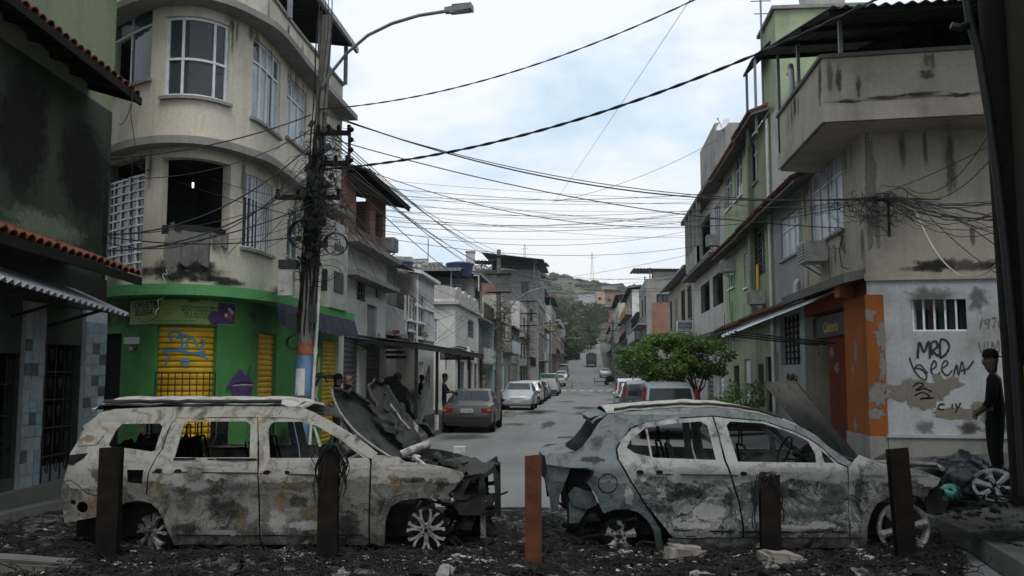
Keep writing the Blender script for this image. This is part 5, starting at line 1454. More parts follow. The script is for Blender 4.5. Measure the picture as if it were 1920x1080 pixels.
# ============================================================ BURNT-OUT CARS
def burnt(name, pale, mid, dark, tint, swirl=0.0, seed=0.0, pale_z=0.95):
 """scorched bare steel: ash bloom, soot, heat tints, crust flecks, flow rings where paint boiled."""
 n = NT(name)
 o = n.scale(1, loc=(seed, seed * .7, seed * .3))
 warp = n.new('ShaderNodeVectorMath', operation='ADD')
 wn_ = n.new('ShaderNodeTexNoise'); wn_.inputs['Scale'].default_value = 1.6; wn_.inputs['Detail'].default_value = 3
 n.put(wn_.inputs['Vector'], o)
 n.put(warp.inputs[0], o)
 sc_ = n.new('ShaderNodeVectorMath', operation='SCALE'); sc_.inputs['Scale'].default_value = .9
 n.put(sc_.inputs[0], wn_.outputs['Color']); n.put(warp.inputs[1], sc_.outputs[0])
 wv = warp.outputs[0]
 big = n.noise(1.1, 5, 0.55, wv); med = n.noise(4.0, 7, 0.65, n.scale((.55, .55, 1.15), wv)); fine = n.noise(30, 6, 0.75, o); heat = n.noise(1.9, 4, 0.5, n.scale(1, wv, loc=(7, 3, 1)))
 z = n.sep()[2]
 lite = tuple(lerp(a_, b_, .42) for a_, b_ in zip(mid, pale)); c = n.mix(n.ramp(med, (0.38, 0.0), (0.62, 1.0)), mid, lite)
 c = n.mix(n.math('MULTIPLY', n.ramp(big, (0.47, 0.0), (0.50, 1.0)), .7), c, tuple(x * .75 for x in mid))
 c = n.mix(n.ramp(heat, (0.585, 0.0), (0.65, 0.8)), c, tint)
 if swirl:
  rings = n.math('SINE', n.math('MULTIPLY', n.noise(1.25, 4, 0.45, wv), 105.0))
  rm = n.math('MULTIPLY', n.ramp(rings, (0.45, 0.0), (0.85, 1.0)), n.ramp(n.noise(2.1, 3, .5, n.scale(1, o, loc=(2, 5, 9))), (0.38, 0.0), (0.52, 1.0)))
  c = n.mix(n.math('MULTIPLY', rm, swirl), c, dark)
  c = n.mix(n.math('MULTIPLY', n.ramp(n.noise(7, 8, .75, wv), (.54, 0.0), (.58, 1.0)), swirl * .8), c, pale)
 soot = n.noise(2.6, 8, 0.7, n.scale(1, wv, loc=(3, 8, 2)))
 c = n.mix(n.math('MULTIPLY', n.ramp(soot, (0.55, 0.0), (0.62, 1.0)), .85), c, dark)
 fl = n.noise(11, 8, .72, wv)
 c = n.mix(n.math('MULTIPLY', n.ramp(fl, (.53, 0.0), (.56, 1.0)), .55), c, lite)
 c = n.mix(n.math('MULTIPLY', n.ramp(fl, (.40, 1.0), (.44, 0.0)), .6), c, dark)
 hi = n.math('MULTIPLY', n.ramp(n.math('ADD', z, n.math('MULTIPLY', n.noise(2.6, 5, .6, o), .45)), (0.0, 0.0), (pale_z + .04, 0.0), (pale_z + .22, 0.85), (2.0, 0.9)), n.ramp(n.noise(6, 7, .7, wv), (.36, 0.1), (.52, 1.0)))
 c = n.mix(hi, c, pale)
 c = n.mix(n.math('MULTIPLY', n.ramp(fine, (0.60, 0.0), (0.66, 1.0)), 0.7), c, dark)
 c = n.mix(n.math('MULTIPLY', n.ramp(n.noise(70, 4, .7, o), (0.60, 0.0), (0.68, 1.0)), 0.6), c, tuple(min(.7, x * 1.5) for x in pale))
 hgt = n.mix(0.5, med, fine)
 n.bump(hgt, 0.55, 0.02)
 return n.done(c, n.ramp(med, (0.3, 0.72), (0.7, 0.92)), 0.05, 0.15)
burnt('burnt_pale', (0.35, 0.335, 0.30), (0.085, 0.081, 0.074), (0.02, 0.02, 0.018), (0.17, 0.115, 0.045), 0.0, 1.0)
burnt('burnt_swirl', (0.36, 0.36, 0.34), (0.08, 0.09, 0.088), (0.017, 0.019, 0.019), (0.10, 0.125, 0.13), 0.9, 4.0)
burnt('burnt_teal', (0.18, 0.20, 0.20), (0.065, 0.082, 0.082), (0.014, 0.017, 0.017), (0.05, 0.075, 0.075), 0.15, 6.0, 1.2)
burnt('burnt_roof', (0.44, 0.42, 0.38), (0.17, 0.16, 0.145), (0.022, 0.022, 0.021), (0.22, 0.175, 0.11), 0.0, 9.0, .6)
burnt('burnt_dark', (0.05, 0.05, 0.048), (0.022, 0.022, 0.021), (0.009, 0.009, 0.009), (0.06, 0.05, 0.035), 0.0, 3.0, 3.0)
burnt('burnt_hood', (0.34, 0.33, 0.31), (0.20, 0.197, 0.186), (0.018, 0.018, 0.018), (0.075, 0.07, 0.06), 0.0, 12.0, 3.0)
rough('charred', (0.008, 0.008, 0.0075), .5, 9, .9, .5, col2=(.022, .021, .02))
rough('wire_burnt', (0.034, 0.031, 0.029), .5, 12, .8, .2)
rough('alloy', (0.40, 0.39, 0.37), .45, 14, .6, .4, col2=(.10, .095, .09), metal=.2)
rough('alloy_melt', (0.55, 0.55, 0.54), .5, 14, .45, .4, metal=.3)
def inside(pt, poly):
 x, y = pt; r = False; n_ = len(poly); j = n_ - 1
 for i in range(n_):
  xi, yi = poly[i]; xj, yj = poly[j]
  if (yi > y) != (yj > y) and x < (xj - xi) * (y - yi) / (yj - yi) + xi: r = not r
  j = i
 return r
def tri_region(outline, holes, h):
 """triangulate an outline with holes on a grid of spacing h."""
 pts, edges = [], []
 def loop(pl):
  s = len(pts); dense = []
  for a, b in zip(pl, pl[1:] + pl[:1]):
   k = max(1, int(math.dist(a, b) / h))
   dense += [(lerp(a[0], b[0], i / k), lerp(a[1], b[1], i / k)) for i in range(k)]
  pts.extend(dense)
  edges.extend([(s + i, s + (i + 1) % len(dense)) for i in range(len(dense))])
 loop(list(outline))
 for q in holes: loop(list(q))
 xs = [p[0] for p in outline]; zs = [p[1] for p in outline]
 nb = list(pts)
 x = min(xs) + h / 2
 row = 0
 while x < max(xs):
  z = min(zs) + h / 2 + (h / 2 if row % 2 else 0)
  while z < max(zs):
   p = (x + random.uniform(-.15, .15) * h, z + random.uniform(-.15, .15) * h)
   if inside(p, outline) and not any(inside(p, q) for q in holes):
    if all((p[0] - q[0]) ** 2 + (p[1] - q[1]) ** 2 > (h * .45) ** 2 for q in nb): pts.append(p)
   z += h
  x += h * .87; row += 1
 V, E, F_, *_ = delaunay_2d_cdt([Vector(p) for p in pts], edges, [], 0, 1e-5)
 out = []
 for f in F_:
  c = (sum(V[i].x for i in f) / len(f), sum(V[i].y for i in f) / len(f))
  if inside(c, outline) and not any(inside(c, q) for q in holes): out.append(tuple(f))
 return [(v.x, v.y) for v in V], out
class Wreck:
 """a car lying square to the view; local x along RT, y along FH (away), z up. y=0 is the car's centre plane."""
 def __init__(self, name, label, pxc, D0, W):
  self.D0, self.W = D0, W
  self.o = XD(pxc, D0 + W)
  self.t = thing(name, label, 'car', self.o)
  self.cache = {}
 def w(self, x, y, z): return self.o + RT * x + FH * y + Vector((0, 0, z))
 def tp(self, px, py):
  """pixel on the near flank -> (x, z)."""
  D = self.D0
  for _ in range(4):
   p = onD(px, py, D) - self.o
   x, z = p.dot(RT), p.z
   D = self.D0 + (self.W - self.hw(x, z))
  return x, z
 def tpd(self, px, py, y):
  """pixel at a given lateral y -> local point."""
  p = onD(px, py, self.D0 + self.W + y) - self.o
  return Vector((p.dot(RT), y, p.z))
 def panel(self, name, pix, holes=(), mat='burnt_pale', h=.07, thick=.022, inset=0.0, dent=.006, far=True, parent=None, far_mat=None, seed=0, label=None):
  out = [self.tp(*p) for p in pix]; hs = [[self.tp(*p) for p in q] for q in holes]
  V, F_ = tri_region(out, hs, h)
  cnt = {}
  for f in F_:
   for a, b in zip(f, f[1:] + f[:1]): cnt[(a, b)] = cnt.get((a, b), 0) + 1
  rim = [(a, b) for (a, b) in cnt if (b, a) not in cnt]
  res = None
  for side in ((-1, 1) if far else (-1,)):
   mb = MB(); fr, bk = [], []
   for (x, z) in V:
    k = dent * (nz((x * 2.3 + seed, z * 2.3, side)) + .6 * nz((x * 6, z * 6 + seed, side * 2)))
    hw_ = self.hw(x, z) - inset + k
    fr.append(self.w(x, side * hw_, z)); bk.append(self.w(x, side * (hw_ - thick), z))
   n_ = len(V)
   # CDT triangles are counter-clockwise in (x, z): seen from -y
   F1 = [f if side < 0 else f[::-1] for f in F_]
   mb.add(fr, F1); mb.add(bk, [f[::-1] for f in F1])
   for a, b in rim: mb.quad(fr[a], fr[b], bk[b], bk[a])
   o = mb.build(name, mat if side < 0 else (far_mat or mat), parent or self.t, smooth=True, label=label if side < 0 else None)
   res = res or o
  return res
 def stain(self, px, py, rx, ry, mat, dent=.012, seed=0, sd=0):
  k = 24; V = [self.tp(px, py)]; mk = [1.0]
  for q, w in ((.3, .9), (.6, .65), (.9, .32), (1.3, -.25)):
   for i in range(k):
    a = 2 * pi * i / k; e = 1 + .45 * nz((cos(a) * 2 + sd, sin(a) * 2, sd)); V.append(self.tp(px + rx * q * e * cos(a), py + ry * q * e * sin(a))); mk.append(w)
  fs = [(0, 1 + (i + 1) % k, 1 + i) for i in range(k)]
  for r in range(3): fs += [(1 + r * k + i, 1 + r * k + (i + 1) % k, 1 + r * k + k + (i + 1) % k, 1 + r * k + k + i) for i in range(k)]
  mb = MB(); mb.add([self.w(x, -(self.hw(x, z) + dent * (nz((x * 2.3 + seed, z * 2.3, -1)) + .6 * nz((x * 6, z * 6 + seed, -2))) + .004 + .0005 * (sd % 8)), z) for x, z in V], fs)
  o = mb.build('scorch_mark', mat + '_decal', self.t, smooth=True); o.data.attributes.new('mask', 'FLOAT', 'POINT').data.foreach_set('value', mk)
 def tube(self, name, pts, r, mat='charred', n=6, parent=None):
  m = MB(); m.tube([self.w(*p) for p in pts], r, n); return m.build(name, mat, parent or self.t, smooth=True, angle=60)
 def box(self, name, c, s, mat='charred', parent=None):
  m = MB(); R = Matrix((RT, FH, Vector((0, 0, 1)))).transposed(); m.box(self.w(*c), s, R=R); return m.build(name, mat, parent or self.t)
 def sheet(self, name, fn, nu, nv, mat, thick=.012, parent=None):
  m = MB(); m.grid(lambda i, j: self.w(*fn(i, j)), nu, nv)
  vs, fs = list(m.v), list(m.f)
  m.add([v + Vector((0, 0, -thick)) for v in vs], [tuple(reversed(f)) for f in fs])
  return m.build(name, mat, parent or self.t, smooth=True)
 def lumps(self, name, n_, x, y, z, r, mat, seed, stuff=True):
  rn = random.Random(seed); m = MB()
  for k in range(n_):
   c = self.w(rn.uniform(*x), rn.uniform(*y), rn.uniform(*z))
   if k % 3 == 0:
    d = Vector((rn.uniform(-1, 1), rn.uniform(-1, 1), rn.uniform(-.5, .5))) * .2
    m.tube([c - d, c + d * .2 + Vector((0, 0, rn.uniform(-.05, .05))), c + d], rn.uniform(.008, .025), 6)
   else: m.blob(c, rn.uniform(*r), 1, .7, k + seed, (1, 1, rn.uniform(.3, 1)))
  return m.build(name, mat, self.t, kind='stuff' if stuff else None)
 def seat(self, x, y, z, rot=0.0):
  o = None
  m = MB(); w = .22
  P = lambda a, b, c: self.w(x + b * cos(rot) - 0, y + a, z + c - b * sin(rot))
  hoop = [P(-w, 0, 0), P(-w, -.06, .3), P(-w * .8, -.1, .5), P(w * .8, -.1, .5), P(w, -.06, .3), P(w, 0, 0)]
  m.tube(hoop, .014, 6)
  for k in range(5): m.tube([P(-w, -.02 - .015 * k, .08 + .08 * k), P(-w * .3, -.05 - .015 * k, .1 + .08 * k), P(w * .3, -.03 - .015 * k, .06 + .08 * k), P(w, -.02 - .015 * k, .08 + .08 * k)], .006, 4)
  m.tube([P(-.07, -.1, .5), P(-.06, -.1, .66), P(.06, -.1, .66), P(.07, -.1, .5)], .009, 5)
  m.tube([P(-w, 0, 0), P(-w, .42, .02), P(w, .42, .02), P(w, 0, 0)], .014, 6)
  for k in range(4): m.tube([P(-w, .08 + .09 * k, .02), P(0, .1 + .09 * k, -.02), P(w, .08 + .09 * k, .02)], .006, 4)
  return m.build('seat_frame', 'wire_burnt', self.t, smooth=True)
def alloy_wheel(W_, x, y, z, r, spokes, mat, ring=False, tilt=0.0, fork=True, name='wheel', width=.42, seed=0):
 """alloy wheel without its tyre, facing -y."""
 rn = random.Random(seed)
 R0 = Matrix.Rotation(tilt, 3, 'Z')
 def P(a, rr, d): v = R0 @ Vector((rr * cos(a), d, rr * sin(a))); return W_.w(x + v.x, y + v.y, z + v.z)
 m = MB(); n_ = 20
 for (ra, rb, da, db) in ((.02, .062, -.012, -.016), (.062, .075, -.016, .03)):
  m.add([P(2 * pi * k / n_, ra, da) for k in range(n_)] + [P(2 * pi * k / n_, rb, db) for k in range(n_)], [(k, (k + 1) % n_, n_ + (k + 1) % n_, n_ + k) for k in range(n_)])
 wh = m.build(name, mat, W_.t, smooth=True, angle=40)
 for k in range(spokes):
  a0 = 2 * pi * k / spokes + .25; m = MB(); L = r * (1 if ring else rn.uniform(.9, 1.04))
  arms = ((-width * .5, width * .1), (width * .5, -width * .1)) if fork else ((0, 0),)
  if fork:
   for s in (-1, 1):
    pts = [(a0, .045), (a0 + s * .05, L * .5), (a0 + s * width * .26, L * .78), (a0 + s * width * .42, L)]
    hwid = [.022, .014, .011, .017]
    ring_ = []
    for (aa, rr), hw_ in zip(pts, hwid):
     da = hw_ / max(rr, .03)
     ring_ += [P(aa - da, rr, -.02), P(aa + da, rr, -.02), P(aa + da * .9, rr, .03), P(aa - da * .9, rr, .03)]
    m.add(ring_, [(i * 4 + q, i * 4 + (q + 1) % 4, i * 4 + 4 + (q + 1) % 4, i * 4 + 4 + q) for i in range(3) for q in range(4)] + [(3, 2, 1, 0), (12, 13, 14, 15)])
  else:
   pts = [(.045, .035), (r * .45, .03), (r * .8, .036), (L, .05)]; ring_ = []
   for rr, hw_ in pts:
    da = hw_ / max(rr, .05); dz = .012 * sin(rr * 20)
    ring_ += [P(a0 - da, rr, -.012 + dz), P(a0, rr, -.028 + dz), P(a0 + da, rr, -.012 + dz), P(a0 + da, rr, .03), P(a0 - da, rr, .03)]
   m.add(ring_, [(i * 5 + q, i * 5 + (q + 1) % 5, i * 5 + 5 + (q + 1) % 5, i * 5 + 5 + q) for i in range(3) for q in range(5)] + [(4, 3, 2, 1, 0), (15, 16, 17, 18, 19)])
  m.build('spoke', mat, wh, smooth=True, angle=35)
 for k in range(5):
  a0 = 2 * pi * k / 5 + .4; m = MB(); c = [P(a0, .046, -.022), P(a0, .046, 0)]
  m.tube(c, .011, 8); m.build('bolt_hole', 'charred', wh)
 m = MB(); m.tube([P(0, 0, -.024), P(0, 0, .1)], .024, 12); m.build('hub', 'charred', wh)
 m = MB(); m.tube([P(0, 0, .05), P(0, 0, .09)], r * .72, 20); m.build('brake_disc', 'burnt_dark', wh, smooth=True, angle=40)
 if ring:
  m = MB(); prof = [(r * .93, -.01), (r * 1.03, -.03), (r * 1.09, -.02), (r * 1.09, .04), (r * .98, .1), (r * .93, .04)]; q = len(prof); n_ = 36
  m.add([P(2 * pi * k / n_, a, d) for k in range(n_) for a, d in prof], [(k * q + i, k * q + (i + 1) % q, ((k + 1) % n_) * q + (i + 1) % q, ((k + 1) % n_) * q + i) for k in range(n_) for i in range(q)])
  m.build('rim', mat, wh, smooth=True, angle=40)
 else:
  m = MB(); m.tube([P(2 * pi * k / 24, r * .8, .16) for k in range(25)], .05, 6); m.build('inner_barrel', 'burnt_dark', wh)
 return wh
# ---------------------------------------------------------------- the seven-seat wagon on the left
S = Wreck('burnt_suv', 'burnt out pale grey large car with thrown back crumpled hood on the left', 525, 9.56, .93)
def hw_s(x, z):
 w = .93
 if z < .3: w -= .10 * ((.3 - z) / .3)
 if .80 < z < .93: w += .012
 if z > .97: w -= (z - .97) * .40
 if z < .8: w -= .02 * max(0, sin((z - .25) / .55 * pi)) * (1 if -1.3 < x < .95 else .2)
 if x > 1.5: w -= .16 * ((x - 1.5) / .8) ** 2
 if x < -1.7: w -= .20 * ((-1.7 - x) / .6) ** 2
 for cx in (-1.5, 1.52):           # flared arches
  d = math.hypot(x - cx, z - .22)
  if d < .62: w += .03 * max(0, 1 - abs(d - .46) / .16)
 return max(w, .3)
S.hw = hw_s
circ = lambda cx, cy, r, n_=12: [(cx + r * cos(2 * pi * k / n_), cy + r * sin(2 * pi * k / n_)) for k in range(n_)]
qwin = [(203, 835), (218, 806), (229, 795), (300, 794), (305, 800), (290, 845), (282, 847), (248, 842), (206, 838)]
quarter = [(189, 773), (215, 767), (300, 763), (450, 761), (563, 762), (587, 773), (617, 788), (661, 815), (694, 839), (708, 850), (698, 860), (690, 858), (646, 829), (600, 802), (587, 796), (566, 786), (540, 783), (484, 781.5), (330, 783),
           (317, 800), (303, 842), (290, 861), (277, 887), (273, 926), (262, 928), (235, 933), (212, 948), (204, 952), (192, 932), (162, 923), (131, 899), (119, 903), (128, 872), (131, 851), (144, 831), (164, 794)]
lamp = [(131, 853), (165, 849), (158, 858), (138, 872), (129, 870)]
S.panel('quarter_panel', quarter, [qwin, [(238, 881), (269, 881), (266, 908), (238, 905)]], 'burnt_pale', seed=1)
S.panel('tail_lamp_cavity', lamp, [], 'charred', inset=-.008, far=False)
S.panel('rear_bumper', [(118, 905), (131, 901), (161, 925), (191, 934), (203, 955), (188, 968), (121, 980), (113, 920)], [circ(154, 951, 11), circ(137, 942, 5)], 'burnt_pale', seed=2, dent=.012)
S.panel('fuel_flap_cavity', [(236, 879), (271, 879), (268, 910), (236, 907)], [], 'charred', inset=.06, far=False)
S.panel('wing_crease', [(146, 832), (150, 828), (178, 829), (192, 812), (196, 815), (182, 833), (150, 836)], [], 'burnt_pale', inset=-.012, far=False)
rd = [(330, 785), (482.5, 783), (482.5, 863), (488, 1021), (336, 1021), (325, 998), (318, 975), (307, 950), (290, 935), (276, 928), (279, 887), (292, 861), (305, 842), (319, 801)]
dr = S.panel('rear_door', rd, [[(345, 795), (352, 790.5), (462, 790), (470, 796), (468, 858), (327, 858)]], 'burnt_pale', seed=3, dent=.018)
fd = [(485, 783), (540, 784.5), (566, 787), (587, 798), (646, 830), (692, 861), (694, 867), (691, 1017), (689, 1021), (491, 1021), (485.5, 863)]
df = S.panel('front_door', fd, [[(503, 808), (507, 796), (514, 791), (566, 791), (590, 799), (640, 826), (682, 859), (505, 859)]], 'burnt_pale', seed=4, dent=.018)
S.panel('window_divider', [(586, 799), (590, 799), (603, 838), (606, 860), (600, 860), (598, 840)], [], 'burnt_pale', inset=.02, far=True)
# sill creases and belt strips
S.panel('door_strip', [(326, 858.5), (482, 859.5), (482, 863), (325, 862)], [], 'charred', inset=-.008, far=False, parent=dr)
S.panel('door_crease', [(331, 1002), (488, 1003), (488, 1005.5), (332, 1005)], [], 'burnt_dark', inset=-.004, far=False, parent=dr)
S.panel('door_crease', [(491, 1003), (690, 1001), (690, 1003.5), (491, 1005.5)], [], 'burnt_dark', inset=-.004, far=False, parent=df)
S.panel('shoulder_crease', [(285, 884), (482, 886), (482, 888), (285, 886)], [], 'burnt_dark', inset=-.004, far=False, parent=dr)
S.panel('shoulder_crease', [(486, 887), (692, 892), (692, 894), (486, 889)], [], 'burnt_dark', inset=-.004, far=False, parent=df)
for par, cx, cy in ((dr, 315, 883), (df, 518, 886)):
 for dx, r_, mt in ((-17, 5.5, 'charred'), (0, 8.5, 'burnt_pale'), (19, 4.5, 'charred')):
  e = [(cx + dx + r_ * (1.5 if dx else 1.35) * cos(2 * pi * k / 10), cy + r_ * .8 * sin(2 * pi * k / 10)) for k in range(10)]
  S.panel('handle_recess', e, [], mt, inset=-.005 if dx else .004 - .012, far=False, parent=par, h=.03, thick=.01)
S.panel('sill', [(332, 1022.5), (700, 1022.5), (700, 1036), (338, 1036)], [], 'charred', inset=.03)
fn = [(697, 862), (698, 853), (747, 857), (760, 866), (800, 870), (837, 877), (867, 886), (870, 893), (853, 915), (837, 930), (820, 924), (793, 921), (747, 928), (722, 941), (711, 975), (709, 1022), (694, 1018), (697, 867)]
S.panel('front_wing', fn, [], 'burnt_pale', seed=5, dent=.014, far_mat='burnt_dark')
S.panel('arch_trim', [(708, 1023), (709, 980), (721, 942), (748, 929), (793, 922), (838, 926), (848, 936), (836, 937), (793, 933), (752, 938), (732, 950), (723, 976), (721, 1023)], [], 'burnt_pale', inset=-.018, seed=6, thick=.05)
S.panel('arch_trim', [(273, 927), (290, 936), (307, 951), (318, 976), (325, 999), (337, 1021), (328, 1021), (316, 998), (308, 975), (298, 956), (284, 943), (262, 938), (236, 942), (214, 958), (208, 950), (235, 933), (262, 928)], [], 'burnt_pale', inset=-.015, seed=7, thick=.05)
S.panel('bumper_remnant', [(847, 937), (902, 938), (902, 968), (862, 967), (850, 950)], [], 'burnt_dark', inset=.05, dent=.02)
# dark core seen through the arches and the cabin floor
S.box('floor_pan', (-.15, 0, .36), (3.6, 1.35, .34), 'charred')
S.box('floor_pan', (0, 0, .22), (2.0, 1.62, .12), 'charred')
S.box('firewall', (1.02, 0, .72), (.05, 1.6, .6), 'burnt_dark')
S.sheet('roof', lambda i, j: (-1.84 + 2.17 * i, (j - .5) * 1.40, 1.575 + .065 * (1 - (2 * j - 1) ** 2) - .05 * max(0, i - .9) * 10 * (i - .9) * 10 + .018 * nz((i * 9, j * 5, 2)) - (.05 if i < .04 else 0)), 44, 16, 'burnt_roof')
for s in (-1, 1):
 S.tube('roof_rail', [(-1.7 + .1 * k, s * (.70 + .004 * (k % 2)), 1.605 + .012 * nz((k * .7, s, 1))) for k in range(20)], .022, 'burnt_dark', 6)
S.tube('cross_beam', [(.36, -.66, 1.52), (.38, 0, 1.57), (.36, .66, 1.52)], .03, 'burnt_roof')
S.sheet('tailgate', lambda i, j: (lerp(-2.08, -1.98, j) - .1 * (1 - (2 * i - 1) ** 2), (i - .5) * 1.3, lerp(.42, 1.02, j)), 16, 10, 'burnt_pale')
for x, y in ((-.35, -.38), (-.35, .38), (.62 - 1.5, -.38), (-.88, .38)): pass
for x, y, z in ((-.08, -.36, .66), (-.08, .38, .66), (-.95, -.38, .66), (-.95, .05, .66), (-.95, .42, .66), (-1.5, .3, .68)): S.seat(x, y, z)
S.tube('dashboard_beam', [(.82, -.8, 1.0), (.86, 0, 1.02), (.82, .8, 1.0)], .04, 'burnt_dark')
S.tube('steering_wheel', [(.52 + .06 * sin(k * pi / 8), .38 + .18 * cos(k * pi / 8), 1.05 + .17 * sin(k * pi / 8)) for k in range(17)], .012)
S.lumps('cabin_debris', 60, (-1.7, .8), (-.6, .6), (.52, .78), (.04, .13), 'charred', 3)
S.sheet('parcel_shelf', lambda i, j: (-1.05 + .8 * i, .55 + .22 * j, 1.02 + .03 * nz((i * 6, j * 6, 3))), 10, 4, 'burnt_pale')
S.sheet('headliner', lambda i, j: (-1.8 + 2.0 * i, (j - .5) * 1.32, 1.53 + .05 * (1 - (2 * j - 1) ** 2) + .02 * nz((i * 7, j * 7, 5))), 14, 8, 'charred')
for x, y, w_ in ((-.12, -.36, .4), (-.12, .38, .4), (-1.0, .0, 1.25), (-1.55, .1, 1.1)):
 S.sheet('seat_back', lambda i, j: (x - .1 * j + .03 * nz((i * 5, j * 5, x)), y + (i - .5) * w_, .55 + (.60 + .16 * nz((i * 6, y, 2))) * j), 12, 8, 'charred')
# thrown-back hood, folded on itself
hn, tn = S.tpd(744, 864, -.68), S.tpd(612, 724, -.70)
hf, tf = S.tpd(800, 842, .70), S.tpd(708, 700, .72)
def hood_s(i, j):
 s, t = i, j
 h_ = hn.lerp(hf, s); p = h_.lerp(tn.lerp(tf, s), t * (1 - .36 * math.exp(-((s - .48) / .17) ** 2)))
 k = sin(s * pi * 2.6) * .06 * t + .05 * nz((s * 4, t * 4, 7)) * (t * .8 + .3) + .025 * nz((s * 11, t * 11, 3))
 p = p + Vector((.8, 0, -.6)) * k + Vector((.10, 0, .05)) * sin(t * pi) * (1 - s) * -1
 if t > .85: p += Vector((.06, 0, -.05)) * (t - .85) / .15 * (1 + nz((s * 9, 1, 1)))
 p += Vector((0, 0, .10)) * max(0, nz((s * 7 + 3, 2.2, t * 2))) * t
 return (p.x, p.y, p.z)
hd = S.sheet('hood', hood_s, 44, 34, 'burnt_dark', .015)
def hood_frame(i, j):
 s = .28 + .5 * i; p = Vector(hood_s(s, .18 + .62 * j)) + Vector((.12, 0, .02)) + Vector((.05, 0, .02)) * nz((i * 6, j * 6, 9)) * 1.4
 return tuple(p)
S.sheet('hood_inner_frame', hood_frame, 18, 18, 'burnt_dark', .01, hd)
S.tube('hood_edge', [Vector(hood_s(0.0, t / 10)) + Vector((0, -.01, 0)) for t in range(11)], .016, 'burnt_hood', 6, hd)
S.tube('hood_strip', [Vector(hood_s(.62, .75 - .06 * k)) + Vector((.16, -.05, .03)) for k in range(8)], .016, 'alloy', 6, hd)
S.tube('hood_edge', [Vector(hood_s(k / 14, 1.0)) + Vector((.01, 0, .02 * (k % 2))) for k in range(15)], .02, 'burnt_dark', 5, hd)
def flap(i, j):                      # torn skin standing up at the far corner
 b = tf.lerp(hf, .1 + .75 * i) + Vector((.02 + .1 * i, -.12, .03))
 return tuple(b + Vector((.14 + .1 * sin(i * 7), -.25, .03 + .06 * nz((i * 5, 1, 2)))) * j * (1 - .5 * i) + Vector((.03, 0, .04)) * nz((i * 10, j * 5, 4)))
S.sheet('torn_skin', flap, 22, 8, 'burnt_dark', .01, hd)
# engine bay and stripped nose
S.lumps('engine_remains', 90, (1.15, 2.05), (-.6, .6), (.5, .93), (.04, .12), 'burnt_dark', 5)
S.lumps('engine_castings', 22, (1.15, 1.75), (-.7, .3), (.78, .95), (.03, .085), 'alloy_melt', 8)
S.tube('intake_pipe', [S.tpd(752, 852, -.45), S.tpd(775, 842, -.4), S.tpd(805, 832, -.3)], .045, 'alloy')
S.box('battery_tray', S.tpd(862, 843, .1), (.14, .16, .07), 'alloy_melt')
for i, (px, y0, y1, y, mt) in enumerate(((905, 908, 1008, -.62, 'burnt_pale'), (934, 866, 968, .55, 'burnt_dark'))):
 a, b = S.tpd(px, y0, y), S.tpd(px + 1, y1, y)
 m = MB(); m.bar(S.w(*a), S.w(*b), .055, .03, up=FH); m.build('radiator_post', mt, S.t)
a, b = S.tpd(905, 893, -.62), S.tpd(934, 872, .55)
S.tube('radiator_bar', [a, a.lerp(b, .3) + Vector((.03, 0, .02)), a.lerp(b, .7) + Vector((-.02, 0, .03)), b], .03, 'burnt_dark')
S.tube('bumper_beam', [S.tpd(895, 950, -.6), S.tpd(915, 948, 0), S.tpd(925, 930, .55)], .045, 'burnt_dark')
S.tube('headlamp_edge', [S.tpd(838, 929, -.80), S.tpd(870, 893, -.76), S.tpd(903, 889, -.66)], .013, 'charred')
S.lumps('headlamp_remains', 40, (1.83, 2.12), (-.72, -.4), (.60, .80), (.02, .06), 'burnt_dark', 6)
S.lumps('headlamp_glass', 16, (1.80, 2.1), (-.74, -.6), (.58, .63), (.012, .03), 'alloy_melt', 9)
S.tube('dangling_hose', [S.tpd(915, 925, -.3), S.tpd(930, 930, -.3), S.tpd(945, 925, -.3), S.tpd(952, 922, -.3)], .012, 'charred')
S.tube('dangling_hose', [S.tpd(905, 940, -.6), S.tpd(915, 980, -.6), S.tpd(925, 1010, -.62)], .014, 'charred')
S.lumps('nose_debris', 60, (2.0, 2.45), (-.7, .7), (.02, .4), (.03, .1), 'charred', 12)
S.panel('nose_shell', [(853, 917), (872, 895), (905, 891), (928, 874), (936, 905), (934, 962), (916, 969), (902, 968), (898, 940), (848, 937)], [[(880, 903), (898, 899), (896, 928), (868, 930)], [(908, 898), (924, 888), (928, 925), (910, 932)], [(909, 940), (928, 936), (926, 958), (911, 960)]], 'burnt_dark', inset=.08, dent=.11, seed=9, h=.04)
a, b = S.tpd(862, 888, -.66), S.tpd(905, 892, -.6); c_, d_ = S.tpd(850, 852, .62), S.tpd(932, 868, .6)
S.sheet('slam_panel', lambda i, j: tuple(a.lerp(b, i).lerp(c_.lerp(d_, i), j) + Vector((.03 * nz((i * 6, j * 6, 1)), 0, .06 * nz((i * 5, j * 7, 4)) - .04 * sin(j * pi)))), 10, 24, 'burnt_dark')
S.lumps('nose_remains', 60, (1.95, 2.28), (-.7, .6), (.35, .75), (.04, .12), 'burnt_dark', 17)
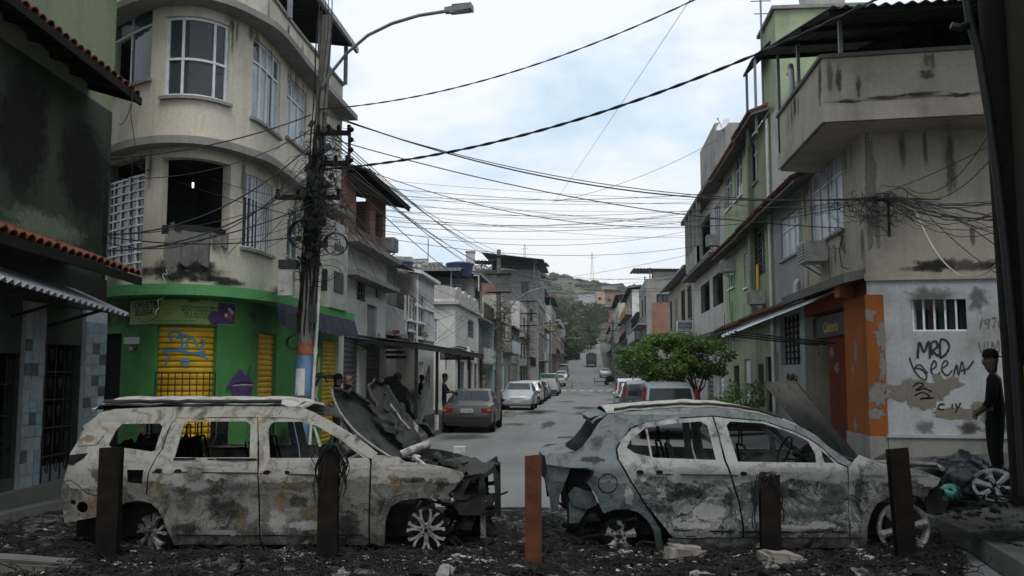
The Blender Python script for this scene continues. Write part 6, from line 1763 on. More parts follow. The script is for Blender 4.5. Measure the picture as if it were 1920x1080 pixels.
# wheels: bare alloys on the ground
p = S.tpd(799, 994, -.84); alloy_wheel(S, p.x, p.y, max(p.z, .23), .215, 7, 'alloy', fork=True, seed=1, width=.5)
p = S.tpd(283, 990, -.78); alloy_wheel(S, p.x, p.y, .235, .21, 7, 'alloy', fork=True, tilt=-.5, seed=2)
for x in (1.52, -1.45): alloy_wheel(S, x, .80, .23, .2, 7, 'burnt_dark', seed=3)
S.tube('suspension_arm', [(1.42, -.6, .35), (1.7, -.55, .3), (1.95, -.5, .33)], .035, 'charred')
S.tube('exhaust_bracket', [S.tpd(157, 978, -.6), S.tpd(153, 1012, -.6)], .03, 'burnt_pale')
k = 0
for sd_, L_ in ((4, [(548, 905, 24, 16, 'ochre'), (527, 940, 13, 26, 'ochre'), (580, 962, 24, 13, 'ochre'), (560, 940, 20, 12, 'scorch'), (575, 985, 40, 10, 'ash'), (655, 985, 22, 26, 'scorch'), (640, 880, 40, 8, 'ash'), (520, 975, 16, 30, 'ash')]),
    (3, [(300, 905, 9, 22, 'ochre'), (430, 955, 40, 18, 'scorch'), (350, 990, 30, 10, 'scorch'), (370, 910, 24, 12, 'ash'), (420, 1000, 34, 7, 'ash'), (440, 915, 30, 10, 'teal'), (455, 975, 10, 30, 'ochre'), (390, 872, 60, 7, 'ash')]),
    (5, [(740, 905, 16, 22, 'ochre'), (800, 882, 36, 7, 'ash'), (770, 900, 26, 6, 'scorch'), (745, 875, 30, 8, 'ash'), (720, 960, 7, 30, 'scorch'), (828, 905, 14, 10, 'scorch')]),
    (1, [(165, 822, 16, 8, 'ochre'), (240, 860, 26, 8, 'ash'), (190, 890, 24, 18, 'scorch'), (220, 785, 40, 7, 'ash'), (170, 800, 16, 10, 'ash')])):
 for q in L_: k += 1; S.stain(*q, dent=.006 if sd_ == 1 else .014 if sd_ == 5 else .018, seed=sd_, sd=k)
# ---------------------------------------------------------------- the hatchback on the right
T = Wreck('burnt_hatchback', 'burnt out swirl marked hatchback with raised grey hood on the right', 1395, 9.6, .90)
def hw_t(x, z):
 w = .90
 if z < .3: w -= .10 * ((.3 - z) / .3)
 if .84 < z < .95: w += .018
 if z > .95: w -= (z - .95) * .42
 if .3 < z < .84: w -= .035 * sin((z - .3) / .54 * pi) * (1 if -.95 < x < 1.0 else .2)
 if x > 1.3: w -= .20 * ((x - 1.3) / .8) ** 2
 if x < -1.3: w -= .16 * ((-1.3 - x) / .8) ** 2
 for cx in (-1.28, 1.63):
  d = math.hypot(x - cx, z - .24)
  if d < .62: w += .035 * max(0, 1 - abs(d - .44) / .14)
 return max(w, .3)
T.hw = hw_t
bs = [(1140, 777), (1160, 774), (1230, 767), (1302, 763), (1350, 764.5), (1402, 771), (1460, 783), (1503, 801), (1530, 816), (1552, 836), (1583, 858), (1600, 869), (1590, 874), (1570, 866), (1540, 837), (1517, 821), (1488, 807), (1431, 788), (1368, 782.5), (1337, 779),
      (1268, 782.5), (1211, 789.5), (1181, 802), (1161, 826), (1154, 843), (1157, 861), (1180, 901), (1209, 947), (1237, 990), (1243, 1027), (1237, 1027), (1234, 998), (1221, 969), (1200, 953), (1176, 946), (1150, 947), (1127, 954), (1118, 930), (1101, 905), (1112, 893), (1114, 884), (1100, 877), (1067, 877), (1040, 873), (1025, 871), (1022, 857), (1032, 850), (1076, 849), (1092, 838), (1108, 817), (1121, 795)]
T.panel('quarter_panel', bs, [], 'burnt_teal', seed=11, dent=.01)
T.panel('fuel_flap', circ(1139.5, 906, 17, 18), [], 'burnt_teal', inset=-.006, far=False, h=.04)
T.panel('fuel_flap_gap', circ(1139.5, 906, 18.5, 20), [circ(1139.5, 906, 16.8, 20)], 'charred', inset=-.008, far=False, h=.04)
rd = [(1158, 843), (1165, 827), (1185, 804), (1213, 792.5), (1268, 785.5), (1335, 781.5), (1347, 820), (1358, 864), (1384, 941), (1392.5, 990), (1391.5, 1008), (1262, 1008), (1250, 993), (1213, 947), (1184, 901), (1161, 861)]
tr_ = T.panel('rear_door', rd, [[(1175, 839), (1182, 826), (1211, 801), (1270, 793.5), (1312, 790), (1326, 797), (1343, 863), (1230, 858.5), (1190, 850)]], 'burnt_swirl', seed=12, dent=.018)
fd = [(1338.5, 781.5), (1368, 785), (1431, 790), (1488, 810), (1517, 824), (1540, 840), (1570, 869), (1588, 876), (1590, 897), (1592, 1008), (1395.5, 1008), (1396, 990), (1388, 941), (1362, 864), (1350.5, 820)]
tf_ = T.panel('front_door', fd, [[(1362, 797), (1369, 790), (1431, 794), (1488, 813), (1515, 827), (1529, 852), (1531, 868), (1384, 866)], [(1538, 843), (1565, 868), (1546, 868)]], 'burnt_swirl', seed=13, dent=.018)
T.panel('window_divider', [(1210, 801), (1214, 801), (1224, 857), (1220, 857)], [], 'burnt_pale', inset=.02)
for par, cx, cy in ((tr_, 1219, 885), (tf_, 1413, 888)):
 for dx, r_, mt in ((-19, 4.5, 'charred'), (0, 11, 'burnt_swirl'), (17, 4.5, 'charred')):
  e = [(cx + dx + r_ * (1.5 if dx else 1.1) * cos(2 * pi * k / 10), cy + r_ * .9 * sin(2 * pi * k / 10)) for k in range(10)]
  T.panel('handle_recess', e, [], mt, inset=-.006, far=False, parent=par, h=.03, thick=.01)
T.panel('sill', [(1252, 1010), (1612, 1010), (1613, 1027), (1258, 1027)], [], 'burnt_pale', inset=-.004)
T.panel('belt_crease', [(1215, 888), (1384, 890), (1384, 892), (1215, 890)], [], 'burnt_dark', inset=-.004, far=False, parent=tr_)
T.panel('lower_crease', [(1262, 992), (1392, 996), (1392, 999), (1262, 995)], [], 'burnt_dark', inset=-.005, far=False, parent=tr_)
T.panel('lower_crease', [(1397, 996), (1591, 996), (1591, 999), (1397, 999)], [], 'burnt_dark', inset=-.005, far=False, parent=tf_)
fn = [(1591, 876), (1600, 867), (1612, 853), (1647, 868), (1707, 877), (1727, 882), (1764, 897), (1757, 910), (1741, 920), (1715, 917), (1690, 915), (1660, 920), (1635, 935), (1622, 955), (1614, 985), (1612, 1008), (1594, 1008), (1592, 897)]
T.panel('front_wing', fn, [], 'burnt_swirl', seed=14, dent=.016, far_mat='burnt_dark')
T.panel('arch_trim', [(1612, 1010), (1614, 985), (1622, 955), (1635, 935), (1660, 920), (1690, 915), (1715, 917), (1741, 920), (1738, 930), (1715, 929), (1690, 926), (1664, 931), (1643, 944), (1632, 962), (1625, 987), (1624, 1027), (1613, 1027)], [], 'burnt_pale', inset=-.02, seed=15, thick=.06)
T.panel('arch_trim', [(1243, 1028), (1237, 990), (1222, 967), (1200, 951), (1176, 944), (1150, 945), (1127, 952), (1131, 962), (1152, 955), (1176, 954), (1196, 960), (1213, 974), (1226, 997), (1231, 1028)], [], 'burnt_teal', inset=-.018, seed=16, thick=.06)
T.panel('nose_remnant', [(1742, 921), (1762, 911), (1772, 945), (1775, 962), (1742, 964), (1736, 940)], [], 'burnt_dark', inset=.03, dent=.02)
# charred tail under the shelf
T.panel('bumper_shell', [(1025, 872), (1040, 874), (1070, 878), (1062, 900), (1050, 930), (1046, 960), (1034, 962), (1030, 932), (1024, 905)], [], 'burnt_teal', inset=.05, dent=.03, seed=17)
T.panel('lamp_cavity', [(1062, 878), (1112, 885), (1100, 906), (1117, 932), (1124, 952), (1096, 985), (1066, 987), (1062, 930)], [], 'charred', inset=.14, dent=.03, seed=18)
T.panel('inner_wing', [(1078, 915), (1110, 925), (1122, 948), (1100, 958), (1076, 950), (1066, 930)], [], 'burnt_teal', inset=.09, dent=.04, seed=19)
T.panel('splash_guard', [(1068, 940), (1108, 952), (1086, 984), (1068, 984)], [], 'burnt_teal', inset=.10, dent=.03, seed=20)
T.lumps('tail_debris', 50, (-2.05, -1.5), (-.8, .7), (.03, .42), (.03, .1), 'charred', 15)
# tailgate with its window opening: frame rails across the car
def cross(px, py, n_=11, lift=.03):
 x, z = T.tp(px, py); w = T.hw(x, z) - .02
 return [(x - .05 * (1 - (2 * k / (n_ - 1) - 1) ** 2), (2 * k / (n_ - 1) - 1) * w, z + lift * (1 - (2 * k / (n_ - 1) - 1) ** 2)) for k in range(n_)]
ra, rb = cross(1121, 795), cross(1138, 777)
T.sheet('roof_spoiler', lambda i, j: tuple(Vector(ra[int(i * 10)]).lerp(Vector(rb[int(i * 10)]), j) + Vector((-.05 * (1 - j), 0, .012 + .012 * sin(j * 6)))), 10, 6, 'burnt_teal')
la, lb = cross(1078, 849, lift=0), cross(1024, 858, lift=0)
T.sheet('tailgate_shelf', lambda i, j: tuple(Vector(la[int(i * 10)]).lerp(Vector(lb[int(i * 10)]), j) + Vector((0, 0, .012 + .01 * nz((i * 5, j * 4, 3))))), 10, 6, 'burnt_teal')
lc, ld = cross(1023, 860, lift=0), cross(1027, 900, lift=0)
T.sheet('tailgate', lambda i, j: tuple(Vector(lc[int(i * 10)]).lerp(Vector(ld[int(i * 10)]), j)), 10, 8, 'burnt_dark')
T.sheet('spoiler_lip', lambda i, j: (T.tp(1106, 784)[0] + .1 * j - .04 * (1 - (2 * i - 1) ** 2), (i - .5) * 1.15, T.tp(1106, 784)[1] + .03 * j + .02 * (1 - (2 * i - 1) ** 2)), 14, 4, 'burnt_teal')
xr0, zr0 = T.tp(1140, 776)
def roof_t(i, j):
 px = lerp(1138, 1500, i); top = [(1138, 775), (1180, 770), (1239, 765), (1302, 762), (1369, 765), (1424, 775), (1480, 792), (1500, 800)]
 for (a, za), (b, zb) in zip(top, top[1:]):
  if px <= b + 1e-6: py = lerp(za, zb, (px - a) / (b - a)); break
 x, z = T.tp(px, py); w = T.hw(x, z) - .015
 return (x, (2 * j - 1) * w, z + .055 * (1 - (2 * j - 1) ** 2) + .012 * nz((i * 12, j * 6, 4)))
T.sheet('roof', roof_t, 40, 16, 'burnt_roof')
for s in (-1, 1):
 T.tube('roof_rail', [Vector(roof_t(.04 + .88 * k / 20, .5 + s * .46)) + Vector((0, 0, .022 + .01 * nz((k, s, 1)))) for k in range(21)], .016, 'burnt_dark', 6)
T.box('floor_pan', (-.05, 0, .36), (3.1, 1.25, .34), 'charred')
T.box('floor_pan', (.1, 0, .22), (1.9, 1.56, .12), 'charred')
T.box('firewall', (1.05, 0, .70), (.05, 1.5, .55), 'burnt_dark')
for x, y in ((-.05, -.36), (-.05, .36), (-.85, -.35), (-.85, .35)): T.seat(x, y, .62)
T.tube('dashboard_beam', [(.80, -.76, .93), (.84, 0, .95), (.80, .76, .93)], .045, 'burnt_dark')
T.tube('steering_wheel', [(.55 + .07 * sin(k * pi / 8), .36 + .18 * cos(k * pi / 8), 1.0 + .16 * sin(k * pi / 8)) for k in range(17)], .013, 'burnt_dark')
T.lumps('cabin_debris', 50, (-1.2, .8), (-.55, .55), (.5, .72), (.04, .11), 'charred', 21)
T.lumps('dashboard_remains', 26, (.72, 1.0), (-.6, .6), (.86, .98), (.03, .07), 'burnt_dark', 24)
T.sheet('headliner', lambda i, j: tuple(Vector(roof_t(i * .93 + .03, .06 + .88 * j)) - Vector((0, 0, .05))), 14, 8, 'charred')
for x, y, w_ in ((-.08, -.36, .38), (-.08, .36, .38), (-.92, .0, 1.15)):
 T.sheet('seat_back', lambda i, j: (x - .1 * j + .03 * nz((i * 5, j * 5, x)), y + (i - .5) * w_, .5 + (.46 + .14 * nz((i * 6, y, 2))) * j), 12, 8, 'charred')
# raised hood
hn, tn = T.tpd(1607, 853, -.70), T.tpd(1492, 713, -.66)
hf, tf = Vector((hn.x, .70, hn.z)), Vector((tn.x + .02, .68, tn.z - .03))
def hood_t(i, j):
 p = hn.lerp(hf, i).lerp(tn.lerp(tf, i), j)
 k = .05 * sin(i * pi) * sin(j * pi) + .02 * nz((i * 4, j * 4, 8)) + (.06 * (j - .88) / .12 * nz((i * 8, 2, 2)) if j > .88 else 0)
 return tuple(p + Vector((-.75, 0, .6)) * k)
ht = T.sheet('hood', hood_t, 30, 26, 'burnt_hood', .018)
T.tube('hood_rag', [Vector(hood_t(.0 + .02 * k, 1.0)) + Vector((.02 * (k % 2), 0, .03 * (k % 3))) for k in range(12)], .02, 'wire_burnt', 5, ht)
T.lumps('engine_remains', 70, (1.1, 1.95), (-.6, .6), (.45, .84), (.04, .11), 'burnt_dark', 31)
T.tube('slam_panel', [T.tpd(1612, 866, .3), T.tpd(1690, 868, .5), T.tpd(1755, 872, .6), T.tpd(1768, 880, .4)], .03, 'burnt_pale')
T.tube('bumper_beam', [T.tpd(1768, 945, -.5), T.tpd(1772, 940, 0), T.tpd(1760, 930, .5)], .05, 'burnt_dark')
p = T.tpd(1694, 987, -.80); alloy_wheel(T, p.x, p.y, .285, .25, 6, 'alloy', ring=True, fork=False, seed=5)
p = T.tpd(1163, 1003, -.78); alloy_wheel(T, p.x, p.y, .2, .165, 5, 'alloy', fork=False, seed=6)
for x in (1.62, -1.28): alloy_wheel(T, x, .76, .23, .2, 5, 'burnt_dark', seed=7)
for sd_, L_ in ((12, [(1290, 925, 42, 12, 'scorch'), (1240, 955, 26, 9, 'scorch'), (1350, 905, 26, 8, 'teal'), (1330, 962, 34, 20, 'ash'), (1300, 985, 36, 7, 'ash'), (1290, 880, 60, 6, 'ash'), (1366, 935, 12, 18, 'scorch')]),
    (13, [(1500, 965, 44, 12, 'teal'), (1470, 925, 36, 9, 'scorch'), (1480, 990, 60, 7, 'ash'), (1560, 940, 20, 30, 'teal'), (1520, 905, 50, 8, 'teal'), (1480, 880, 70, 6, 'ash'), (1540, 985, 30, 8, 'ash'), (1415, 930, 10, 26, 'scorch')]),
    (14, [(1640, 890, 26, 12, 'ash'), (1700, 892, 26, 8, 'ash'), (1610, 930, 8, 26, 'scorch'), (1735, 900, 16, 8, 'ash'), (1668, 908, 18, 6, 'scorch')]),
    (11, [(1120, 830, 14, 18, 'teal'), (1180, 930, 10, 22, 'ash'), (1110, 862, 26, 8, 'scorch'), (1230, 775, 60, 4, 'ash')])):
 for q in L_: k += 1; T.stain(*q, dent=.01 if sd_ == 11 else .016 if sd_ == 14 else .018, seed=sd_, sd=k)
# ============================================================ PARKED CARS
def paint(name, col, metal=0.3):
 n = NT(name)
 d = n.noise(3, 6, .65); z = n.sep()[2]
 c = n.mix(n.math('MULTIPLY', n.ramp(d, (.4, 0.0), (.75, 1.0)), .45), col, tuple(x * .55 + .03 for x in col))
 dust = n.ramp(n.math('ADD', z, n.math('MULTIPLY', d, .5)), (.3, .7), (.75, 0.0))
 c = n.mix(n.math('MULTIPLY', dust, .6), c, (.12, .11, .10))
 n.b.inputs['Coat Weight'].default_value = .3
 return n.done(c, n.ramp(d, (.3, .28), (.7, .5)), metal)
for nm, c_ in (('paint_brown_grey', (.085, .083, .078)), ('paint_silver', (.34, .35, .36)), ('paint_white', (.5, .5, .48)), ('paint_black', (.025, .026, .028)), ('paint_dark_green', (.03, .045, .045)),
               ('paint_silver_blue', (.24, .27, .30)), ('paint_van_green', (.02, .22, .10)), ('paint_red', (.30, .03, .03)), ('paint_grey', (.16, .165, .17)), ('paint_army', (.03, .032, .033))):
 paint(nm, c_)
rough('tyre', (.02, .02, .02), .3, 9, .85, .1)
rough('rim_grey', (.30, .30, .31), .3, 9, .45, 0, metal=.4)
flat('lamp_red', (.20, .015, .012), .25); flat('lamp_amber', (.5, .16, .02), .25); flat('lamp_white', (.55, .56, .58), .15)
KINDS = {  # x, z_bottom, z_shoulder, z_top, half width, half width of the top ; rear first
 'sedan': dict(L=4.4, st=[(0, .38, .66, .70, .72, .66), (.06, .24, .86, .89, .79, .74), (.5, .2, .90, .93, .82, .76), (1.02, .2, .91, .95, .83, .77), (1.52, .2, .92, 1.35, .83, .60), (2.1, .2, .92, 1.385, .83, .61), (2.62, .2, .92, 1.36, .83, .60),
                                  (3.2, .2, .91, .96, .83, .77), (3.9, .22, .83, .87, .81, .75), (4.33, .26, .72, .76, .76, .68), (4.4, .4, .6, .63, .7, .62)], gh=(3, 4, 6, 7), wheels=(.85, 3.55), r=.30),
 'hatch': dict(L=3.95, st=[(0, .4, .7, .74, .70, .64), (.08, .26, .92, .97, .80, .72), (.35, .2, .96, 1.36, .85, .58), (1.0, .18, .96, 1.46, .86, .61), (1.8, .18, .95, 1.475, .86, .62), (2.25, .18, .94, 1.42, .86, .61),
                                  (2.95, .18, .92, 1.0, .86, .76), (3.5, .2, .82, .88, .83, .72), (3.86, .24, .66, .72, .76, .62), (3.95, .36, .52, .56, .66, .55)], gh=(1, 2, 5, 6), wheels=(.68, 3.2), r=.30),
 'minivan': dict(L=4.05, st=[(0, .42, .80, .84, .72, .66), (.06, .28, 1.0, 1.04, .80, .76), (.22, .22, 1.02, 1.52, .84, .64), (.9, .2, 1.02, 1.63, .85, .66), (1.9, .2, 1.01, 1.64, .85, .66), (2.35, .2, 1.0, 1.57, .85, .65),
         (3.2, .2, .98, 1.05, .85, .76), (3.6, .22, .84, .92, .83, .72), (3.95, .26, .68, .74, .76, .62), (4.05, .38, .52, .56, .68, .55)], gh=(1, 2, 5, 6), wheels=(.72, 3.3), r=.30),
 'van': dict(L=4.5, st=[(0, .42, 1.1, 1.5, .70, .66), (.06, .3, 1.12, 1.88, .80, .68), (.5, .25, 1.12, 1.95, .84, .70), (2.4, .25, 1.12, 1.96, .84, .70), (3.9, .25, 1.12, 1.93, .84, .69), (4.42, .28, 1.05, 1.12, .82, .74), (4.5, .4, .9, .95, .76, .70)], gh=(0, 1, 4, 5), wheels=(.9, 3.55), r=.32),
}
def parked_car(name, label, kind, pos, heading, body, two_tone=None, plate=None, boxy=False, cat='car', roof_dz=0.0, group=None):
 """heading 0: nose points up the street (+Y)."""
 K = KINDS[kind]; st = K['st']; L = K['L']; r = K['r']
 t = thing(name, label, cat, pos, group)
 t.rotation_euler = (0, 0, heading + pi / 2)
 def put(mb, nm, mat, par=None, **kw):
  o = mb.build(nm, mat, None, **kw); o.parent = par or t; return o
 def ring(s):
  x, zb, zs, zt, w, wr = s
  h = [(w * .84, zb), (w, zb + .12), (w * 1.01, (zb + zs) / 2 + .06), (w * .975, zs), (wr, zt - .035), (wr * .9, zt), (wr * .45, zt + .012)]
  return [Vector((x - L / 2, y, z)) for y, z in h] + [Vector((x - L / 2, -y, z)) for y, z in reversed(h)]
 R = [ring(s) for s in st]; n_ = 14
 m = MB()
 vs = [p for q in R for p in q]
 fs, mi = [], []
 g0, g1, g2, g3 = K['gh']
 for i in range(len(R) - 1):
  for k in range(n_):
   fs.append((i * n_ + k, i * n_ + (k + 1) % n_, (i + 1) * n_ + (k + 1) % n_, (i + 1) * n_ + k))
   mi.append(1 if two_tone and k in (3, 4, 5, 6, 7, 8, 9) else 0)
 fs += [tuple(range(n_ - 1, -1, -1)), tuple((len(R) - 1) * n_ + k for k in range(n_))]; mi += [0, 0]
 m.add(vs, fs); m.mi = mi
 put(m, 'body', [body, two_tone] if two_tone else body, smooth=True, angle=32)
 # side glass between pillars
 def side(i, j, s, f):
  a, b = R[i], R[j]; q = (3, 4) if s > 0 else (n_ - 4, n_ - 5)
  lo = lambda Q: Q[q[0]]; hi = lambda Q: Q[q[1]]
  return lo, hi
 cuts = list(range(g1, g2 + 1))
 for s in (1, -1):
  q0, q1 = (3, 4) if s > 0 else (n_ - 4, n_ - 5)
  segs = list(zip([g0] + cuts, cuts + [g3]))
  for i, (a, b) in enumerate(segs):
   A, B = R[a], R[b]
   fa, fb = (.45 if i == 0 else .05), (.55 if i == len(segs) - 1 else .95)
   P = []
   for f, zt in ((fa, .12), (fb, .12), (fb, .86), (fa, .86)):
    lo = A[q0].lerp(B[q0], f); hi = A[q1].lerp(B[q1], f); P.append(lo.lerp(hi, zt) + Vector((0, s * .008, .002)))
   m = MB(); m.quad(*P); put(m, 'side_window', 'car_glass')
 # front and rear screens
 for a, b, nm in ((g0, g1, 'rear_window'), (g3, g2, 'windscreen')):
  A, B = R[a], R[b]; P = []
  for f, kk in ((.14, .90), (.90, .90), (.90, -.90), (.14, -.90)):
   p = A[5].lerp(B[5], f); y = lerp(st[a][5] * .9, st[b][5] * .95, f) * kk / .95
   nrm = Vector((-(B[5].z - A[5].z), 0, (B[5].x - A[5].x))).normalized(); nrm = nrm if nrm.z > 0 else -nrm
   P.append(Vector((p.x, y, p.z)) + nrm * .016)
  m = MB(); m.quad(*P); put(m, nm, 'car_glass')
 # wheels
 for x in K['wheels']:
  for s in (1, -1):
   w = .83 if kind != 'hatch' else .85
   M_ = Matrix.Translation((x - L / 2, s * (w - .10), r)) @ Matrix.Rotation(-s * pi / 2, 4, 'X')
   m = MB(); m.lathe([(r * .66, -.06), (r * .97, -.07), (r, -.03), (r, .07), (r * .96, .105), (r * .68, .11), (r * .66, .09)], 22, M_); ty = put(m, 'tyre', 'tyre', smooth=True, angle=40)
   m = MB(); m.lathe([(r * .66, .085), (r * .6, .07), (r * .3, .085), (.01, .095)], 18, M_)
   put(m, 'rim', 'rim_grey', ty, smooth=True, angle=30)
   m = MB(); c = Matrix.Translation((x - L / 2, s * (w + .012), r + .03)) @ Matrix.Rotation(-s * pi / 2, 4, 'X')
   m.lathe([(r * 1.02, -.18), (r * 1.19, -.006), (r * 1.22, .002)], 22, c); put(m, 'wheel_arch', 'plastic_black')
   m = MB(); m.lathe([(.01, -.17), (r * 1.12, -.17)], 22, c); put(m, 'wheel_well', 'dark_inside')
 # bumpers, lamps, plate, mirrors, door lines
 rear, front = st[1], st[-2]
 zr = rear[2]
 def bx(c, s_, nm, mat, par=None): m = MB(); m.box(c, s_); return put(m, nm, mat, par)
 rb = bx((-L / 2 + .0, 0, .44), (.14, rear[4] * 1.96, .17), 'rear_bumper', 'plastic_black' if kind in ('sedan', 'van') or boxy else body)
 fb = bx((L / 2 - .05, 0, .42), (.16, front[4] * 1.92, .2), 'front_bumper', 'plastic_black' if boxy or kind == 'van' else body)
 if kind == 'minivan' or kind == 'van':
  for s in (1, -1): bx((-L / 2 + .13, s * .755, 1.22), (.12, .1, .46), 'tail_lamp', 'lamp_red')
 else:
  for s in (1, -1):
   q = bx((-L / 2 + .025, s * rear[4] * .78, zr - .14), (.06, rear[4] * .40, .15), 'tail_lamp', 'lamp_red')
   bx((-L / 2 + .022, s * rear[4] * .9, zr - .12), (.062, rear[4] * .13, .07), 'indicator', 'lamp_amber', q)
 for s in (1, -1): bx((L / 2 - .14, s * front[4] * .8, front[2] - .06), (.14, .3, .13), 'headlamp', 'lamp_white')
 bx((L / 2 - .035, 0, front[2] - .1), (.06, .7, .1), 'grille', 'plastic_black')
 for xx in ((-L / 2 - .012 if kind != 'minivan' else -L / 2 - .012), L / 2 + .035):
  zz = (zr - .14 if kind in ('sedan',) and xx < 0 else .46 if xx > 0 else .62)
  pl = bx((xx + (.0 if xx > 0 or kind != 'sedan' else .004), 0, zz), (.02, .40, .13), 'number_plate', 'plate_grey')
  if plate and (xx < 0):
   o = text(plate, .1, 'ink_black', (xx - .012, .17, zz - .035), (0, -1, 0), (0, 0, 1), parent=None, extrude=.001, sx=.8); o.parent = pl
 if kind == 'minivan':
  bx((-L / 2 + .02, 0, .88), (.05, .1, .09), 'badge', 'rim_grey'); bx((-L / 2 + .02, 0, .78), (.03, .9, .03), 'tailgate_line', 'plastic_black')
  bx((-L / 2 + .16, -.44, 1.26), (.012, .2, .16), 'sticker', 'paper_white')
  m = MB(); m.tube([(-L / 2 + .05, .05, 1.07), (-L / 2 + .08, -.35, 1.14)], .012, 5); put(m, 'wiper', 'plastic_black')
 for s in (1, -1):
  mx = R[g3][3]; m = MB(); m.blob((mx.x - .22, s * .93, .98), .09, 1, .1, 0, (.6, 1, .7)); put(m, 'mirror', body if not boxy else 'plastic_black', smooth=True)
  for xx in (st[g1][0] + .3, (st[g1][0] + st[g2][0]) / 2 + .12, st[g3][0] - .15):
   bx((xx - L / 2, s * (st[g1][4] * 1.0 + .004), .62), (.012, .012, .56), 'door_line', 'plastic_black')
  for xx in ((st[g1][0] + st[g2][0]) / 2 - .02, st[g2][0] + .1): bx((xx - L / 2, s * (st[g1][4] * 1.0 + .012), .82), (.16, .02, .025), 'door_handle', 'plastic_black')
 return t
def P_at(X, Y): return (X, Y, gz(Y) + .006)
parked_car('parked_car', 'dark grey brown boxy old sedan parked nearest on the left, seen from behind', 'sedan', P_at(-3.95, 31.3), 0.02, 'paint_brown_grey', plate='LGV 7762', boxy=True, group='parked cars')
parked_car('parked_car', 'silver hatchback facing the camera behind the old sedan', 'hatch', P_at(-3.75, 49.5), pi, 'paint_silver', group='parked cars')
parked_car('parked_car', 'white old hatchback with dark bumper behind the silver one', 'hatch', P_at(-3.75, 57.5), 0, 'paint_white', boxy=True, group='parked cars')
parked_car('parked_car', 'black car second behind the silver hatchback on the left', 'hatch', P_at(-3.8, 63.5), 0, 'paint_black', group='parked cars')
parked_car('parked_car', 'silver sedan just before the green and white van', 'sedan', P_at(-3.8, 70.3), 0, 'paint_silver', group='parked cars')
parked_car('parked_van', 'green and white van parked before the crossing', 'van', P_at(-3.5, 80.5), 0, 'paint_white', two_tone='paint_van_green', cat='van', boxy=True)
parked_car('parked_car', 'dark hatchback parked right behind the green van', 'hatch', P_at(-3.6, 88.5), 0, 'paint_grey', group='parked cars')
parked_car('parked_car', 'grey sedan parked past the crossing on the left', 'sedan', P_at(-3.7, 112), pi, 'paint_grey', group='parked cars')
parked_car('parked_car', 'white hatchback parked past the grey sedan up the street', 'hatch', P_at(-3.7, 124), pi, 'paint_white', group='parked cars')
parked_car('parked_van', 'small grey van far up on the left side', 'van', P_at(-3.9, 141), 0, 'paint_grey', cat='van')
parked_car('parked_car', 'silver blue minivan seen from behind beside the tree', 'minivan', P_at(2.30, 28.7), 0.03, 'paint_silver_blue', group='parked cars')
parked_car('parked_car', 'dark green wagon parked in front of the silver minivan', 'minivan', P_at(2.05, 35.5), 0.0, 'paint_dark_green', group='parked cars')
parked_car('parked_car', 'white hatchback parked third on the right', 'hatch', P_at(2.1, 42.2), 0, 'paint_white', group='parked cars')
parked_car('parked_car', 'white minivan with red lamps parked last in the right row', 'minivan', P_at(2.2, 50.5), 0, 'paint_white', group='parked cars')
parked_car('moving_car', 'silver car alone on the road far up the street', 'sedan', P_at(2.5, 139), pi, 'paint_silver')
# dark lorry across the far road
Y0 = 205.0; zt = gz(Y0)
t = thing('dark_truck', 'dark box bodied truck stopped in the road far up the hill', 'truck', (.6, Y0, zt))
def tb(c, s_, nm, mat): m = MB(); m.box(Vector((.6, Y0, zt)) + Vector(c), s_); return m.build(nm, mat, t)
tb((0, 2.2, 1.9), (2.4, 4.6, 2.2), 'cargo_box', 'paint_army'); tb((0, -1.0, 1.55), (2.2, 1.5, 1.7), 'cab', 'paint_army'); tb((0, -1.78, 1.9), (1.8, .05, .6), 'windscreen', 'car_glass')
tb((0, -1.85, .75), (2.2, .2, .3), 'bumper', 'plastic_black'); tb((0, 1.2, .8), (1.0, 6, .2), 'chassis', 'plastic_black'); tb((0, 2.2, 3.1), (1.4, 2.4, .35), 'roof_hatch', 'paint_army')
for s in (-1, 1):
 for y in (-1.0, 3.2):
  m = MB(); M_ = Matrix.Translation((.6 + s * .95, Y0 + y, zt + .5)) @ Matrix.Rotation(pi / 2, 4, 'Y'); m.lathe([(.2, -.14), (.5, -.14), (.5, .14), (.2, .14)], 16, M_); m.build('wheel', 'tyre', t)
# hand cart with a bundle standing in the road
Y0 = 114.0; zt = gz(Y0); o = Vector((2.0, Y0, zt))
t = thing('hand_cart', 'dark hand cart with a bundle standing in the road', 'cart', o)
for s in (-1, 1):
 m = MB(); m.bar(o + Vector((s * .7 - .6, 0, .2)), o + Vector((s * .7 - .6, 0, 1.0)), .08); m.build('stake', 'timber_dark', t)
 m = MB(); M_ = Matrix.Translation(o + Vector((.2, s * .5, .3))) @ Matrix.Rotation(pi / 2, 4, 'X'); m.lathe([(.02, -.03), (.3, -.03), (.3, .03), (.02, .03)], 14, M_); m.build('wheel', 'tyre', t)
m = MB(); m.box(o + Vector((-.2, 0, .45)), (2.0, .9, .1)); m.build('bed', 'timber_dark', t)
m = MB(); m.blob(o + Vector((.6, 0, .8)), .5, 2, .4, 3, (1.1, .8, .75)); m.build('bundle', 'charred', t)
# yellow trestle on the left kerb
Y0 = 106; o = Vector((-2.6, Y0, gz(Y0)))
t = thing('trestle', 'pale trestle stall at the left kerb past the crossing', 'stall', o)
m = MB(); m.box(o + Vector((0, 0, .75)), (1.5, .8, .3)); m.build('top', 'tan_plaster', t)
for sx in (-1, 1):
 for sy in (-1, 1): m = MB(); m.bar(o + Vector((sx * .65, sy * .33, 0)), o + Vector((sx * .65, sy * .33, .62)), .07); m.build('leg', 'timber_dark', t)
